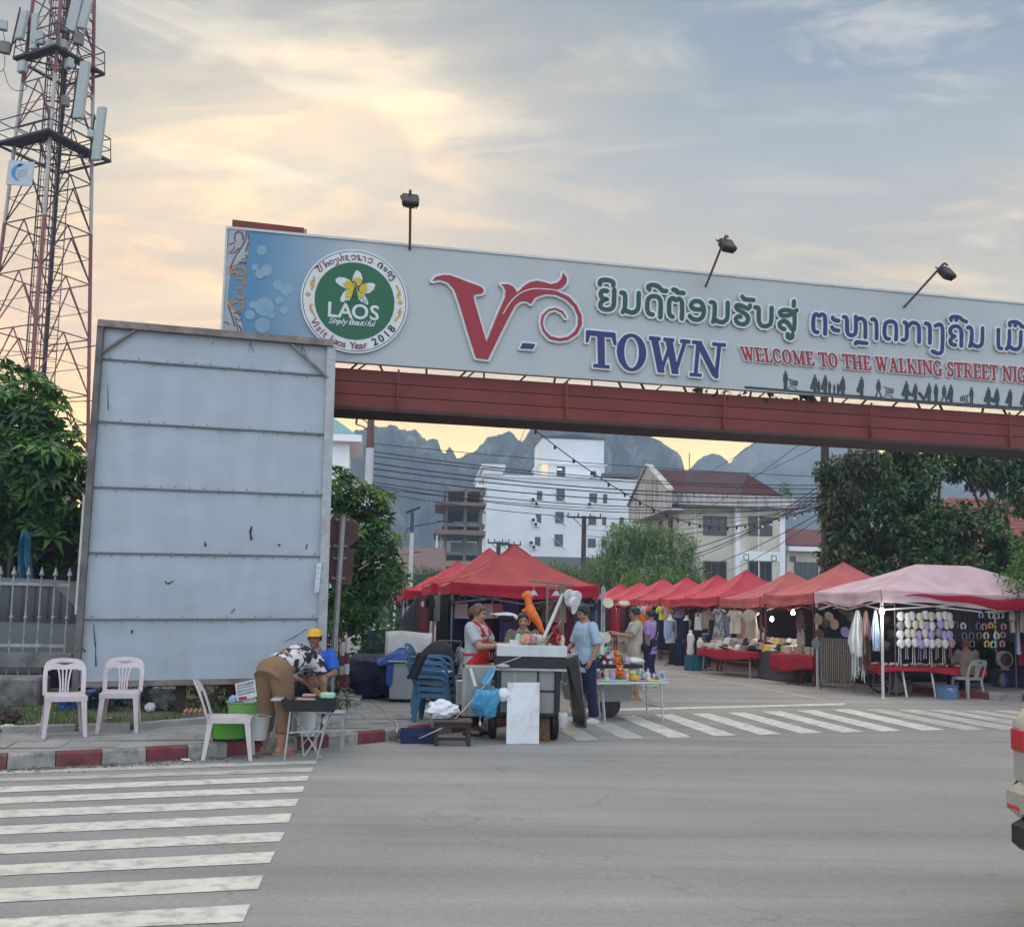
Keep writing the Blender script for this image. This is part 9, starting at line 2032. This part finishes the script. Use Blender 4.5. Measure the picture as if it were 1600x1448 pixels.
q=fr(1513,1060,-.02);q.z=0;person('person in brown top seated with back to the street at the trinkets',q,yF,J,m_skin2,m_hair2,('shirt',cloth('top_brown',(.17,.12,.09),.05)),('trousers',cm('black')),('sandal',cm('black')),1.1,.85,.95,(0,-8),'tied',None,1.0,.014)
pk=thing('pickup_car','silver pickup just leaving the frame, its tail lamp showing','car',Vector((5.50,5.12,0)),0);m_car=mat('car_silver',(.48,.45,.40),.28,.04,2,metal=.5,spec=.6);m_tail=mat('lamp_red',(.40,.012,.02),.2,.05,spec=.7);W_=.86
mb=MB();sec=[(-2.56,.56),(-2.60,.72),(-2.60,1.04),(-2.54,1.12),(-1.2,1.12),(-.95,1.16),(.75,1.14),(1.0,1.08),(2.2,1.0),(2.52,.86),(2.58,.55),(2.3,.42),(-2.3,.42)]
def side(y,s_):
 return[Vector((x*(1-.01*(1-s_)*3),y,.8+(z-.8)*s_))for x,z in sec]
mb.loft([side(-W_,.93),side(-W_+.05,1.0),side(W_-.05,1.0),side(W_,.93)]);obj('body',mb,m_car,pk,smooth=True,sharp=40)
mb=MB();mb.loft([[Vector((x,y,z))for x,z in((-1.05,1.12),(-.8,1.62),(-.6,1.70),(.35,1.70),(.95,1.12))]for y in(-W_+.10,W_-.10)]);obj('cab',mb,m_car,pk,smooth=True,sharp=40)
mb=MB();mb.loft([[Vector((x,y,z))for x,z in((-.92,1.18),(-.74,1.58),(.32,1.62),(.80,1.18))]for y in(-W_+.09,W_-.09)]);obj('side_window',mb,m_glass,pk)
mb=MB();mb.bev((-2.58,0,.60),(.16,1.74,.20),.05);obj('rear_bumper',mb,mat('chrome_dull',(.55,.53,.48),.22,.05,metal=.7),pk,smooth=True);mb=MB();mb.bev((-2.58,0,.42),(.16,1.6,.16),.03);obj('bumper_valance',mb,m_black,pk)
for s_ in(-1,1):
 mb=MB();mb.bev((-2.557,s_*(W_-.07),.93),(.11,.16,.15),.02);obj('tail_lamp',mb,m_tail,pk,smooth=True);mb=MB();mb.bev((-2.635,s_*.74,.565),(.06,.14,.035),.008);obj('reflector',mb,m_tail,pk)
 for x in(-1.55,1.6):
  mb=MB();mb.lathe([(.2,-.11),(.35,-.11),(.38,-.07),(.38,.07),(.35,.11),(.2,.11)],(x,s_*(W_-.06),.38),26,rot=Matrix.Rotation(rad(90),3,'X'));wl_=obj('wheel',mb,m_black,pk,smooth=True);mb=MB();mb.lathe([(.05,-.115),(.2,-.10),(.22,-.118),(.22,.118),(.2,.10),(.05,.115)],(x,s_*(W_-.06),.38),18,rot=Matrix.Rotation(rad(90),3,'X'));obj('rim',mb,m_alu,wl_)
